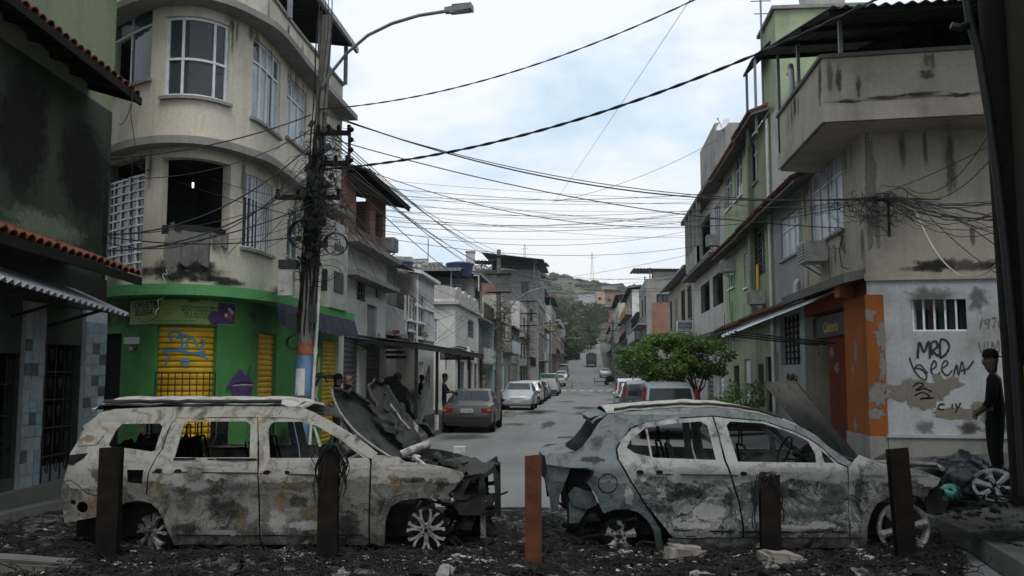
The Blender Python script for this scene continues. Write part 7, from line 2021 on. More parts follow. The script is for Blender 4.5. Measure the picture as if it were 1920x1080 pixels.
# ============================================================ BOLLARDS, DEBRIS, POLES
rough('rust_rail', (.13, .045, .026), .45, 5, .85, .3, col2=(.055, .03, .022))
rough('rail_dark', (.007, .0065, .006), .5, 5, .85, .3, col2=(.02, .014, .010))
BOL = [  # px of middle, top y, bottom y, width px, lean, material, label
 (216, 840, 1012, 40, .0, 'rail_dark', 'dark sooty steel post in front of the wagon rear wheel'),
 (621, 838, 1042, 38, .0, 'rail_dark', 'dark rusty steel post draped with burnt cables by the front door'),
 (999, 855, 1048, 32, 0, 'rust_rail', 'rust red steel post standing between the two burnt cars'),
 (1436, 893, 1040, 37, 0, 'rail_dark', 'dark square steel post with hanging wires before the hatchback'),
 (1688, 842, 1040, 36, .035, 'rail_dark', 'black leaning steel post before the hatchback front wheel'),
]
for i, (px, yt, yb, w, lean, mt, lab) in enumerate(BOL):
 D = 9.2 - (.06 if i in (2, 3) else .02 * i)
 z_ = lambda py: onD(px, py, D).z
 b = XD(px, D); s = w / FPX * D
 t = thing('steel_post', lab, 'bollard', b, 'steel posts across the street')
 top = onD(px - lean * 200, yt, D)
 zt = top.z; lv = Vector((top.x - b.x, top.y - b.y, 0)) * (1 if lean else 0)
 # rail-like H section: web plus two flanges, slightly uneven top
 for k, (ox, wx, oy, wy) in enumerate(((0, s * .96, -.05, .02), (0, s * .9, .05, .02), (0, .025, 0, .08))):
  m = MB(); P = []
  for z, sh in ((-.25, 0), (zt + (.012 if k == 0 else 0), 1)):
   c = b + lv * sh
   for qx, qy in ((-1, -1), (1, -1), (1, 1), (-1, 1)):
    p = c + RT * (ox + qx * wx / 2) + FH * (oy + qy * wy / 2); P.append((p.x, p.y, z + (.008 * qx if z > 0 else 0)))
  m.hexa(P); m.build('flange' if k < 2 else 'web', mt, t)
 m = MB(); c = b + lv + RT * (s * .32); m.box((c.x, c.y, zt * .5), (.03, .10, zt), rz=YAW);
 m.build('edge_plate', mt, t)
def curl(rn, c, r, n_=14, turns=1.0, flat_=.5):
 a0 = rn.uniform(0, 6.28); ax = rn.uniform(.5, 1.2); tl = rn.uniform(-.6, .6)
 out = []
 for k in range(n_):
  a = a0 + turns * 2 * pi * k / n_
  out.append(Vector(c) + Vector((r * cos(a) * ax, r * sin(a) * flat_, r * sin(a + tl) * (1 - flat_) + rn.uniform(-.1, .1) * r)))
 return out
# cables hanging over two posts
rn = random.Random(4)
for px, yt, D, nm in ((621, 838, 9.18, 'bundle of burnt black cables draped over the post by the front door'), (1436, 893, 9.14, 'thin burnt wires looped over the square post')):
 p = onD(px, yt, D); m = MB()
 for k in range(34 if px < 1000 else 8):
  s = rn.choice([-1, 1, 1]); w = rn.uniform(.06, .17) if px < 1000 else rn.uniform(.11, .15)
  L_ = rn.uniform(.1, .75) if px < 1000 else rn.uniform(.3, .65)
  y = rn.uniform(-.1, .07)
  pts = [p + RT * (-s * rn.uniform(.02, .09)) + FH * y + Vector((0, 0, -rn.uniform(0, .12)))]
  for q in range(1, 9):
   f = q / 8; pts.append(p + RT * (s * (w * min(1, f * 2.2) + .02 * sin(f * 9 + k))) + FH * (y + .02 * sin(f * 7 + k)) + Vector((0, 0, .035 * (f < .3) - L_ * max(0, f - .2))))
  m.tube(pts, rn.uniform(.004, .008), 4)
 tag(m.build('draped_cables', 'cable_black', kind='stuff'), nm, 'cables', kind='stuff')
# burnt litter carpet: steel tyre cords, ash, crumbs
LIT = []
def ground_z(x, y): return max(.0, .07 * nz((x * .9, y * 1.3, 1)) + .05 * nz((x * 2.6, y * 2.6, 4)) + .035)
mb = MB(); nx, ny = 150, 44
def gl(i, j):
 px = lerp(-180, 1790, i); D = lerp(6.6, 13.2, j ** 1.2); p = XD(px, D)
 e = min(1, min(j * 8, (1 - j) * 5)) * min(1, (1 - i) * 20)
 p.z = ground_z(p.x, p.y) * e * 1.6 + .006 + .03 * e * nz((p.x * 9, p.y * 9, 2)) ** 2 * 4
 return p
mb.grid(gl, nx, ny)
tag(mb.build('ash_bed', 'scorched_ground', smooth=True), 'black ash and burnt litter covering the road under the burnt cars', 'ash', kind='stuff')
rn = random.Random(9); mb = MB()
def lit_spot(a=.0, b=1.0):
 D = rn.triangular(7.2, 11.5, 9.0); px = rn.uniform(-60, 1790)
 p = XD(px, D); p.z = ground_z(p.x, p.y) * 1.5 + .01; return p
for k in range(2600):
 c = lit_spot(); a = rn.uniform(0, 6.28); L_ = rn.uniform(.08, .5); d = Vector((cos(a), sin(a) * .7, 0)); s = Vector((-d.y, d.x, 0)); b_ = rn.uniform(-.35, .35)
 hgt = rn.uniform(.0, .10)
 pts = [c + d * (L_ * (q / 6 - .5)) + s * (b_ * L_ * sin(pi * q / 6)) + Vector((0, 0, hgt * sin(pi * q / 6) + rn.uniform(0, .015))) for q in range(7)]
 mb.tube(pts, rn.uniform(.002, .0055), 3, cap=False)
for k in range(240):                                  # hoops of tyre cord
 c = lit_spot();
 for q in range(rn.randint(2, 5)): mb.tube(curl(rn, c + Vector((rn.uniform(-.06, .06), rn.uniform(-.06, .06), .03)), rn.uniform(.08, .3), 16, rn.uniform(.5, 1.0), .85), rn.uniform(.003, .006), 3, cap=False)
tag(mb.build('tyre_cord', 'wire_burnt'), 'tangled burnt steel cords of tyres on the ground', 'litter', kind='stuff')
mb = MB()
for k in range(3600):
 c = lit_spot(); r = rn.choice([.008, .012, .015, .02, .03, .05]) * rn.uniform(.7, 1.3)
 mb.blob(c + Vector((0, 0, r * .3)), r, 1 if r > .03 else 0, .8, k % 97, (rn.uniform(.7, 1.6), rn.uniform(.7, 1.4), rn.uniform(.3, .8))) if r > .03 else mb.box(c + Vector((0, 0, r * .3)), (r * rn.uniform(1, 3), r * rn.uniform(.6, 1.6), r * rn.uniform(.3, 1)), R=Matrix.Rotation(rn.uniform(0, 3), 3, (rn.random(), rn.random(), 1)))
tag(mb.build('charred_crumbs', 'charred'), 'charred crumbs and lumps scattered on the ground', 'litter', kind='stuff')
mb = MB()
for k in range(1900):
 c = lit_spot(); w = rn.choice([.006, .008, .01, .014, .03]) * rn.uniform(.7, 1.4)
 if nz((c.x * 1.4, c.y * 2.2, 6)) < .02: continue; a = rn.uniform(0, 3)
 R_ = Matrix.Rotation(a, 3, 'Z') @ Matrix.Rotation(rn.uniform(-.5, .5), 3, 'X') @ Matrix.Rotation(rn.uniform(-.4, .4), 3, 'Y')
 P = [c + Vector((0, 0, .022)) + R_ @ Vector((x * w * rn.uniform(.5, 1.1), y * w * rn.uniform(.4, .8), rn.uniform(0, .01))) for x, y in ((-1, -1), (.2, -1.2), (1, -.6), (.8, .7), (-.3, 1.1), (-1, .4))]
 mb.add(P, [tuple(range(6))])
for cx, n_ in ((799, 120), (1163, 110), (283, 40), (1300, 40), (560, 60), (930, 50), (1590, 60)):   # melted alloy and ash beside the wheels
 for k in range(n_):
  c = XD(cx + rn.gauss(0, 38), 9.3 + rn.uniform(-.35, .25)); c.z = ground_z(c.x, c.y) * 1.5 + .02
  mb.blob(c, rn.uniform(.008, .03), 0, .5, k, (1.4, 1.2, .5))
tag(mb.build('ash_flakes', 'ash_white'), 'pale ash flakes and metal drips on the ground', 'ash', kind='stuff')
mb = MB()
for k in range(420):                                  # crumbs and scraps on the right pavement
 c = XD(rn.uniform(1700, 1990), rn.uniform(8.0, 13)); c.z = pav_z(max(4.0, c.x)) + .012
 if c.x < 4.1: continue
 r = rn.choice([.01, .015, .02, .04]) * rn.uniform(.7, 1.5); mb.box(c, (r * rn.uniform(1, 3), r * rn.uniform(.6, 2), r * .7), R=Matrix.Rotation(rn.uniform(0, 3), 3, (rn.random() * .4, rn.random() * .4, 1)))
tag(mb.build('charred_crumbs', 'charred'), 'charred scraps scattered on the right pavement', 'litter', kind='stuff')
rn2 = random.Random(19)
for k in range(26):                                   # larger scraps of burnt sheet metal and trim, each a thing
 px = 30 + 67 * k + rn2.uniform(-30, 30); D = rn2.uniform(7.7, 9.1); c = XD(px, D); c.z = ground_z(c.x, c.y) * 1.6 + .04
 w, l = rn2.uniform(.06, .2), rn2.uniform(.1, .34); R_ = Matrix.Rotation(rn2.uniform(0, 6), 3, 'Z') @ Matrix.Rotation(rn2.uniform(-.5, .5), 3, 'X') @ Matrix.Rotation(rn2.uniform(-.4, .4), 3, 'Y')
 m = MB(); m.grid(lambda i, j: c + R_ @ Vector(((i - .5) * l + .03 * nz((j * 4, k, 1)), (j - .5) * w, .05 * nz((i * 3, j * 3, k)) + .03 * sin(i * 3 + k))), 7, 5)
 tag(m.build('metal_scrap', rn2.choice(['burnt_dark', 'burnt_hood', 'burnt_dark', 'charred'])), 'bent burnt metal scrap in the ash, ' + ORD[k] + ' from the left', 'scrap', 'metal scraps in the ash')
# stones and blocks
plaster('scorched_stone', (.27, .245, .215), stain=(.05, .045, .04), amount=.55)
def stone(label, px, py, D, size, seed, mat, rz):
 c = onD(px, py, D); c.z = size[2] * .38
 bm = bmesh.new(); bmesh.ops.create_cube(bm, size=1); bmesh.ops.bevel(bm, geom=bm.edges[:], offset=.12, segments=2, affect='EDGES'); bmesh.ops.subdivide_edges(bm, edges=bm.edges[:], cuts=3, use_grid_fill=True)
 m = MB(); R_ = Matrix.Rotation(rz, 3, 'Z') @ Matrix.Rotation(.12, 3, 'Y')
 m.add([c + R_ @ Vector((v.co.x * size[0], v.co.y * size[1], v.co.z * size[2])) * (1 + .22 * nz(v.co * 2.2 + Vector((seed, 0, 0))) + .08 * nz(v.co * 7 + Vector((seed, 3, 0)))) for v in bm.verts], [tuple(v.index for v in f.verts) for f in bm.faces]); bm.free()
 return tag(m.build('stone_block', mat, smooth=True, angle=50), label, 'block', 'stone blocks')
stone('pale concrete block in front of the square post', 1465, 1062, 8.75, (.40, .30, .26), 1, 'scorched_stone', .2)
stone('scorched block leaning by the hatchback sill', 1282, 1027, 9.25, (.36, .26, .22), 5, 'scorched_stone', .5)
stone('grey stone lump at the right kerb beyond the hatchback nose', 1795, 945, 11.2, (.34, .26, .20), 9, 'concrete', .1)
stone('broken kerb slab at the lower left corner', 60, 1040, 8.6, (.9, .3, .22), 13, 'dark_concrete', .35)
stone('small pale stone by the silver hatchback', 955, 778, 40.5, (.5, .4, .3), 17, 'scorched_stone', 0)
# garbage bags, wheel and green bag on the right pavement
rough('bag_black', (.018, .02, .02), .4, 5, .32, .3); flat('bag_teal', (.02, .20, .17), .3)
rn = random.Random(3)
BG = [(1740, 862, 13.2, .24, 'bag_black', 'round black garbage bag nearest the white wall'), (1775, 872, 12.9, .26, 'bag_black', 'black garbage bag in the middle of the heap'), (1812, 866, 13.1, .27, 'bag_black', 'large black garbage bag beside the standing man'),
      (1810, 905, 12.0, .26, 'bag_black', 'black garbage bag in front of the heap'), (1782, 918, 11.8, .13, 'bag_teal', 'small teal plastic bag on the pavement')]
for k, (px, py, D, r, mt, lab) in enumerate(BG):
 c = onD(px, py, D); zf = pav_z(c.x); m = MB(); q = Vector((c.x, c.y, zf + r * .72))
 bm = bmesh.new(); bmesh.ops.create_icosphere(bm, subdivisions=4, radius=1)
 m.add([q + Vector((v.co.x, v.co.y, v.co.z * .8)) * r * (1 + .30 * nz(v.co * 1.6 + Vector((k * 3, 1, 2))) + .22 * abs(nz(v.co * 4 + Vector((k, 2, 3)))) + .12 * abs(nz(v.co * 9 + Vector((k, 5, 3)))) + .35 * max(0, v.co.z - .8)) for v in bm.verts], [tuple(v.index for v in f.verts) for f in bm.faces]); bm.free()
 tag(m.build('garbage_bag', mt, smooth=True), lab, 'bag', 'garbage bags on the right pavement')
m = MB()
for k in range(260):
 c = XD(rn.uniform(1690, 1900), rn.uniform(11.2, 13.6)); zf = pav_z(c.x); c.z = zf + rn.uniform(.01, .16 if c.x < 6 else .05)
 w = rn.uniform(.03, .12); R_ = Matrix.Rotation(rn.uniform(0, 3), 3, (rn.random(), rn.random(), rn.random() + .1))
 m.box(c, (w * 2, w, .012), R=R_)
tag(m.build('rubbish', 'charred'), 'dark loose rubbish around the garbage bags', 'rubbish', kind='stuff')
# loose alloy wheel on the pavement
p = onD(1866, 915, 11.6)
class _W: pass
lw = _W(); base = Vector((p.x, p.y, pav_z(p.x))); lw.t = thing('loose_wheel', 'pale alloy wheel lying tilted by the right edge', 'wheel', base)
ax = (Vector((-.25, -.75, .75))).normalized(); e1 = ax.cross(Vector((0, 0, 1))).normalized(); e2 = e1.cross(ax)
lw.w = lambda x, y, z: base + Vector((0, 0, .17)) + e1 * x - ax * y + e2 * z
alloy_wheel(lw, 0, 0, 0, .24, 6, 'alloy', ring=True, fork=False, name='disc', seed=9)
# ---------------------------------------------------------------- poles
def pole(name, label, px, D, ytop, r0, r1, lean=(0, 0), mat='wood_pole', z0=.1):
 b = XD(px, D); b.z = gz(b.y) + z0; z1 = onD(px, ytop, D).z
 t = thing(name, label, 'utility pole', b, 'utility poles')
 top = Vector((b.x + lean[0], b.y + lean[1], z1))
 m = MB(); m.tube([b.lerp(top, k / 8) for k in range(9)], [lerp(r0, r1, k / 8) for k in range(9)], 14); m.build('shaft', mat, t, smooth=True, angle=60)
 return t, b, top
MP, mb0, mtop = pole('utility_pole', 'leaning grey utility pole wrapped in tangled cables at the left corner', 561, 17.3, 30, .175, .10, (.40, .05))
def mp(z): return mb0.lerp(mtop, (z - mb0.z) / (mtop.z - mb0.z))
def mr(z): return lerp(.175, .10, (z - mb0.z) / (mtop.z - mb0.z))
for z0, z1, mt, nm in ((.15, 2.25, 'blue_paint', 'painted_band'), (2.26, 2.5, 'brick_red', 'painted_band')):
 m = MB(); m.tube([mp(z0), mp(z1)], [mr(z0) + .004, mr(z1) + .004], 14); m.build(nm, mt, MP, smooth=True, angle=60)
m = MB(); c = mp(1.75); m.grid(lambda i, j: c + (RT * sin(-.7 + 1.1 * i) - FH * cos(-.7 + 1.1 * i)) * (mr(1.75) + .009) + Vector((0, 0, (j - .5) * .5)), 8, 2); m.build('paper_notice', 'paper_white', MP)
m = MB(); c = mp(2.35) + RT * .19; m.box(c, (.09, .02, .14), rz=YAW); m.build('small_plate', 'paper_white', MP)
m = MB(); m.tube([mp(.2) + RT * .22 - FH * .05, mp(3.9) + RT * .20 - FH * .05], .03, 8); m.build('conduit', 'pvc_white', MP, smooth=True, angle=60)
for (px, py, s_, nm, mt) in ((548, 602, (.19, .16, .30), 'fuse_box', 'plastic_black'), (586, 588, (.14, .14, .32), 'fuse_box', 'plastic_black'), (537, 532, (.27, .2, .46), 'meter_box', 'appliance'), (541, 496, (.34, .2, .16), 'meter_hood', 'plastic_black')):
 m = MB(); m.box(onD(px, py, 17.05), s_, rz=YAW); m.build(nm, mt, MP)
for y_, L0, L1 in ((252, -.05, .62), (309, -.1, .62), (372, -.75, .5)):
 c = onD(590, y_, 17.3); c = mp(c.z) - FH * .12
 m = MB(); m.bar(c + RT * L0, c + RT * L1, .07, .09); ca = m.build('cross_arm', 'timber_dark', MP)
 for k in range(4):
  q = c + RT * lerp(L0 + .05, L1 - .03, k / 3)
  m = MB(); m.lathe([(.0, .04), (.035, .05), (.045, .09), (.025, .10), (.045, .13), (.03, .16), (.0, .17)], 8, Matrix.Translation(q)); m.build('insulator', 'timber_dark', ca)
# insulator rack at the right of the arms
m = MB(); c = mp(onD(600, 285, 17.3).z) + RT * .62 - FH * .12
m.bar(c + Vector((0, 0, -.45)), c + Vector((0, 0, .45)), .05); rk = m.build('rack', 'iron_black', MP)
for k in range(5):
 m = MB(); m.blob(c + Vector((.05, -.05, -.4 + .2 * k)), .055, 1, .2, k); m.build('spool', 'timber_dark', rk)
# street lamp on its curved arm
def street_lamp(label, path, head, dirv, scale=1.0):
 t = thing('street_lamp', label, 'street lamp', path[0], 'street lamps')
 m = MB(); m.tube(path, .032 * scale, 8); m.build('arm', 'steel_grey', t, smooth=True, angle=60)
 d = Vector(dirv).normalized(); s = d.cross(Vector((0, 0, 1))).normalized(); u = s.cross(d)
 R_ = Matrix((d, s, u)).transposed(); p = Vector(head)
 m = MB(); P = []
 for x, w, z0, z1 in ((-.24, .06, -.04, .05), (.28, .11, -.045, .07)):
  for y, z in ((-w, z0), (w, z0), (w, z1), (-w, z1)): P.append(p + R_ @ (Vector((x, y, z)) * scale))
 m.add(P, [(3, 2, 1, 0), (4, 5, 6, 7), (0, 1, 5, 4), (1, 2, 6, 5), (2, 3, 7, 6), (3, 0, 4, 7)]); m.build('housing', 'steel_grey', t)
 m = MB(); m.box(p + R_ @ Vector((.05, 0, -.055)) * scale, (.36 * scale, .14 * scale, .02), R=R_); m.build('lens', 'frosted_glass', t)
 m = MB()
 m.box(p + R_ @ Vector((.05, 0, .08)) * scale, (.3 * scale, .1 * scale, .03), R=R_); m.build('cooling_fin', 'tin_dark', t)
 return t
arm = [onD(x, y, D) for x, y, D in ((604, 165, 17.2), (622, 135, 17.1), (650, 100, 17), (690, 66, 16.8), (735, 44, 16.6), (785, 29, 16.4), (836, 21, 16.2))]
street_lamp('large street lamp on a curved arm from the leaning pole', arm, onD(858, 18, 16.15), onD(880, 15, 16.1) - onD(836, 20, 16.2))
# cable tangle on the pole
rn = random.Random(21); m = MB()
def on_pole(z): return mp(z)
for k in range(200):
 z = rn.triangular(3.6, 6.9, 4.9); c = on_pole(z); r = rn.uniform(.12, .42)
 m.tube([q + RT * rn.uniform(-.03, .03) for q in curl(rn, c + RT * rn.gauss(.08, .16) - FH * rn.uniform(.0, .15), r, 12, rn.uniform(.3, 1.0), .5)], rn.choice([.004, .006, .009]), 3, cap=False)
for k in range(34):                                       # runs going up and down the shaft
 z0, z1 = rn.uniform(2.6, 4.5), rn.uniform(5.0, 6.8) if k % 6 else 9.3; a = rn.uniform(0, 6.28)
 m.tube([on_pole(lerp(z0, z1, q / 8)) + (RT * cos(a) - FH * abs(sin(a))) * (mr(4) + .02 + .05 * abs(nz((k, q * .6, 1)))) + RT * .08 * nz((k, q * .5, 4)) for q in range(9)], rn.choice([.006, .009, .012]), 3, cap=False)
for k in range(26):                                       # loose ends
 z = rn.uniform(3.6, 6.8); c = on_pole(z); s = rn.choice([-1, 1]); L_ = rn.uniform(.3, .9)
 m.tube([c + RT * (s * L_ * q / 5) - FH * .1 + Vector((0, 0, -.4 * L_ * (q / 5) ** 2 + rn.uniform(-.04, .04))) for q in range(6)], .006, 3, cap=False)
for k in range(70):                                       # lumps of splices and tape
 z = rn.triangular(3.7, 6.9, 5.0); c = on_pole(z) + RT * rn.gauss(.02, .15) - FH * rn.uniform(.08, .22)
 m.box(c, (rn.uniform(.03, .12), .05, rn.uniform(.05, .2)), R=Matrix.Rotation(rn.uniform(-1, 1), 3, FH))
tag(m.build('cable_tangle', 'cable_black'), 'dense black tangle of cables and splices wrapped round the leaning pole', 'cables', kind='stuff')
for (px, py, r, lab) in ((572, 440, .27, 'coiled black cable hanging left on the leaning pole'), (630, 458, .20, 'coiled black cable hanging right of the leaning pole'), (552, 642, .12, 'small cable coil low on the leaning pole')):
 c = onD(px, py, 17.0); m = MB()
 for k in range(7): m.tube([c + RT * (r * (1 + .03 * k) * cos(2 * pi * q / 22)) + Vector((0, 0, r * (1.05 + .03 * nz((k, q, 1))) * sin(2 * pi * q / 22))) - FH * (.012 * k) for q in range(23)], .009, 4, cap=False)
 tag(m.build('cable_coil', 'cable_black'), lab, 'cable coil', 'cable coils')
# poles further up the left side
P2, b2_, t2_ = pole('utility_pole', 'straight grey utility pole in front of the silver hatchback', 935, 50, 468, .17, .11)
P3, b3_, t3_ = pole('utility_pole', 'thinner utility pole behind the straight one on the left', 991, 74, 556, .16, .11)
P4, b4_, t4_ = pole('utility_pole', 'distant utility pole near the tall concrete house', 1032, 112, 600, .16, .11)
P5, b5_, t5_ = pole('utility_pole', 'distant utility pole on the right side of the street', 1150, 118, 600, .16, .11)
for PP, t_, n_ in ((P2, t2_, 3), (P3, t3_, 3), (P4, t4_, 2), (P5, t5_, 2)):
 for k in range(n_):
  m = MB(); c = t_ + Vector((0, -.15, -.4 - 1.0 * k)); m.bar(c + Vector((-.7, 0, 0)), c + Vector((.7, 0, 0)), .09); m.build('cross_arm', 'timber_dark', PP)
for (t_, b_, seed, lab) in ((t2_, b2_, 1, 'cable tangle hanging on the straight utility pole'), (t3_, b3_, 2, 'cable tangle hanging on the thinner utility pole')):
 rn = random.Random(seed); m = MB()
 for k in range(90):
  z = rn.triangular(2.2, 6.5, 5); c = b_.lerp(t_, (z - b_.z) / (t_.z - b_.z)) + Vector((rn.gauss(.1, .25), -.15, 0))
  m.tube(curl(rn, c, rn.uniform(.15, .6), 10, rn.uniform(.4, 1), .5), rn.choice([.008, .014]), 3, cap=False)
 tag(m.build('cable_tangle', 'cable_black'), lab, 'cables', kind='stuff')
for (pts, D, lab) in (([(945, 592), (965, 565), (990, 548), (1020, 539)], 50, 'street lamp on the straight utility pole'), ([(1000, 625), (1012, 614), (1030, 609), (1050, 607)], 74, 'street lamp on the thinner utility pole'), ([(1040, 648), (1052, 638), (1068, 634), (1080, 634)], 112, 'street lamp far up on the left')):
 path = [onD(x, y, D - k * .1) for k, (x, y) in enumerate(pts)]
 path = [path[0].lerp(path[1], .0), path[0].lerp(path[1], .5), path[1], path[1].lerp(path[2], .5), path[2], path[3]]
 street_lamp(lab, path, path[-1] + Vector((.3, 0, 0)), (1, 0, .1), 1.25)
# dark leaning pole at the right edge
b = onZ(1932, 950, .3); top = onD(1858, -40, (b - CAMP).dot(FH))
t = thing('utility_pole', 'thick black leaning pole at the right edge', 'utility pole', (b.x, b.y, .3), 'utility poles')
up_ = (top - b)
m = MB(); m.tube([b + up_ * (k / 6 - .02) for k in range(8)], [lerp(.20, .16, k / 7) for k in range(8)], 16); m.build('shaft', 'timber_dark', t, smooth=True, angle=60)
pp = [onD(x, y, 10.9) for x, y in ((1812, -10), (1820, 45), (1834, 90), (1852, 200), (1870, 330), (1886, 470), (1902, 640), (1912, 800), (1920, 930))]
m = MB(); m.tube(pp, .055, 10); m.build('conduit', 'iron_black', t, smooth=True, angle=60)
m = MB(); m.tube([onD(1784, 48, 10.9), onD(1800, 52, 10.9), onD(1816, 48, 10.9)], .05, 8); m.build('pipe_branch', 'iron_black', t, smooth=True)
# ============================================================ OVERHEAD CABLES
CN = [0]
def cable(a, b, sag, r, label, group='overhead cables', twist=False, mat='cable_black', wob=0.0, n_=28):
 a, b = Vector(a), Vector(b); pts = []
 CN[0] += 1; sd = CN[0]
 for k in range(n_ + 1):
  f = k / n_; p = a.lerp(b, f); p.z -= sag * 4 * f * (1 - f)
  if wob: p += Vector((nz((f * 9, sd, 1)), nz((f * 9, sd, 5)), nz((f * 9, sd, 9)))) * wob
  pts.append(p)
 m = MB()
 if twist:
  d = (b - a).normalized(); s = d.cross(Vector((0, 0, 1))).normalized(); u = s.cross(d)
  nn = n_ * 6
  for ph in (0, pi):
   q = []
   for k in range(nn + 1):
    f = k / nn; i = min(n_ - 1, int(f * n_)); p = pts[i].lerp(pts[i + 1], f * n_ - i); an = f * (b - a).length * 9 + ph
    q.append(p + (s * cos(an) + u * sin(an)) * r * .9)
   m.tube(q, r, 4, cap=False)
 else:
  m.tube(pts, r, 4, cap=False)
 return tag(m.build('overhead_cable', mat, smooth=True), label, 'cable', group)
A = lambda px, py, D: onD(px, py, D)
# heavy twisted spans crossing the street to the right
cable(A(600, 318, 17.2), A(1700, -30, 13.0), .55, .014, 'thick twisted cable rising from the leaning pole to the upper right', twist=True, n_=36)
cable(A(598, 205, 17.2), A(1420, -60, 13.5), .45, .008, 'twisted cable from the pole top crossing the sky to the top edge', twist=True, n_=30)
cable(A(1035, 385, 40), A(1300, -10, 12.5), .05, .004, 'thin straight wire running steeply up across the sky')
cable(A(606, 210, 17.2), A(1640, 370, 17.2), .62, .016, 'black cable from the pole to the wall bracket, upper strand')
cable(A(606, 214, 17.2), A(1640, 374, 17.2), .52, .010, 'black cable from the pole to the wall bracket, lower strand')
cable(A(614, 258, 17.2), A(1590, 428, 19.5), .35, .012, 'cable from the pole rack to the tan building window')
cable(A(640, 300, 17.2), A(1648, 372, 17.2), .9, .009, 'slack cable between the pole rack and the wall bracket')
cable(A(1040, 378, 35), A(1345, 262, 36), .3, .010, 'wire rising to the roof edge of the green houses')
# thin house feeds across the street
rn = random.Random(12)
for k, (y0, y1, sg) in enumerate(((345, 372, .1), (362, 378, .15), (378, 370, .2), (392, 392, .1), (404, 412, .1), (418, 398, .35), (420, 425, .1), (446, 432, .25), (452, 455, .5), (430, 405, .3), (400, 384, .25), (385, 400, .3), (352, 405, .45), (372, 360, .2), (410, 380, .5), (436, 418, .6), (366, 420, .15), (396, 440, .35), (424, 375, .4))):
 cable(A(700 + rn.uniform(-20, 36), y0 - 8, 27 + rn.uniform(-3, 6)), A(1330 + rn.uniform(-15, 60), y1 + 4, 30 + rn.uniform(-2, 8)), sg, rn.choice([.006, .008, .010]), 'thin service wire across the street, ' + ORD[k] + ' counted from the top', 'thin wires across the street')
# fans from the pole along the left side towards the next poles
for k in range(9):
 a = A(622 + k * 3, 246 + k * 11, 17.2); b = t2_ + Vector((lerp(-.6, .6, (k % 4) / 3), -.15, -.38 - 1.0 * (k // 4)))
 cable(a, b, .25 + .05 * (k % 3), .008 if k % 2 else .011, 'wire from the leaning pole to the straight pole, ' + ORD[k] + ' from the top', 'wires along the left side')
for k in range(8):
 x = lerp(-.6, .6, (k % 4) / 3); dz = -.38 - 1.0 * (k // 4)
 cable(t2_ + Vector((x, -.15, dz)), t3_ + Vector((x, -.15, dz)), .3, .010, 'wire between the straight and the thinner pole, ' + ORD[k] + ' of them', 'wires along the left side')
 if k < 6: cable(t3_ + Vector((x, -.15, dz)), t4_ + Vector((x, -.15, dz)), .4, .012, 'wire between the thinner and the distant pole, ' + ORD[k] + ' of them', 'wires along the left side')
for k in range(17):                                         # drops to the left houses
 a = A(616 + 2 * k, 290 + 9 * k, 17.2); b = Vector((XL + .1, 21 + k * 1.9, rn.uniform(3.4, 6.4)))
 cable(a, b, rn.uniform(.1, .5), .006, 'slack house wire from the leaning pole to the left row, ' + ORD[k] + ' from the top', 'house drops on the left')
for k in range(7):
 a = t2_ + Vector((rn.uniform(-.5, .5), -.1, -1 - rn.uniform(0, 3))); b = Vector((XL + .05, rn.uniform(36, 64), rn.uniform(3, 6)))
 cable(a, b, rn.uniform(.1, .4), .008, 'slack house wire dropping from the straight pole, ' + ORD[k] + ' of seven', 'house drops on the left')
for k in range(8):
 a = t2_ + Vector((rn.uniform(-.5, .5), -.1, -.6 - rn.uniform(0, 2.6))); b = Vector((XR - .05, rn.uniform(38, 75), rn.uniform(4.5, 8)))
 cable(a, b, rn.uniform(.1, .5), .009, 'wire crossing from the straight pole to the right row, ' + ORD[k] + ' of eight', 'thin wires across the street')
for k in range(7):
 a = t3_ + Vector((rn.uniform(-.5, .5), -.1, -.6 - rn.uniform(0, 2.6))); b = Vector((XR - .05, rn.uniform(75, 120), rn.uniform(5, 8)))
 cable(a, b, rn.uniform(.2, .6), .012, 'wire crossing from the thinner pole to the right row, ' + ORD[k] + ' of seven', 'thin wires across the street')
# wires from the pole towards the left houses near the camera
for k, (px, py, D, sg) in enumerate(((150, 298, 14.5, .2), (160, 330, 14.0, .35), (190, 440, 14.6, .45), (190, 452, 14.6, .7), (205, 470, 14.6, .35), (150, 440, 14.3, .25), (60, 470, 13.2, .3), (230, 300, 16.1, .1), (205, 445, 15.2, .15))):
 cable(A(584, 215 + 28 * k, 17.1), A(px, py, D), sg, .009 if k % 2 else .013, 'cable from the leaning pole to the dark green house, ' + ORD[k] + ' from the top', 'cables at the left corner')
for k, (x0, y0, x1, y1, sg) in enumerate(((545, 372, 300, 296, .1), (540, 400, 455, 470, .1), (560, 300, 290, 560, .5), (540, 540, 420, 560, .1), (560, 420, 270, 430, .25))):
 cable(A(x0, y0, 17.0), A(x1, y1, 16.3), sg, .006, 'thin wire from the leaning pole to the rounded facade, ' + ORD[k] + ' of five', 'cables at the left corner')
cable(A(248, 95, 13.6), A(247, 520, 13.8), .0, .006, 'thin black wire hanging from the upper tiled eave', wob=.08)
cable(A(246, 195, 13.7), A(222, 232, 13.7), .12, .006, 'short wire loop below the upper tiled eave')
cable(A(312, 505, 15.9), A(293, 590, 15.7), .0, .007, 'pale wire hanging over the green canopy to the banner', mat='cable_white', wob=.1)
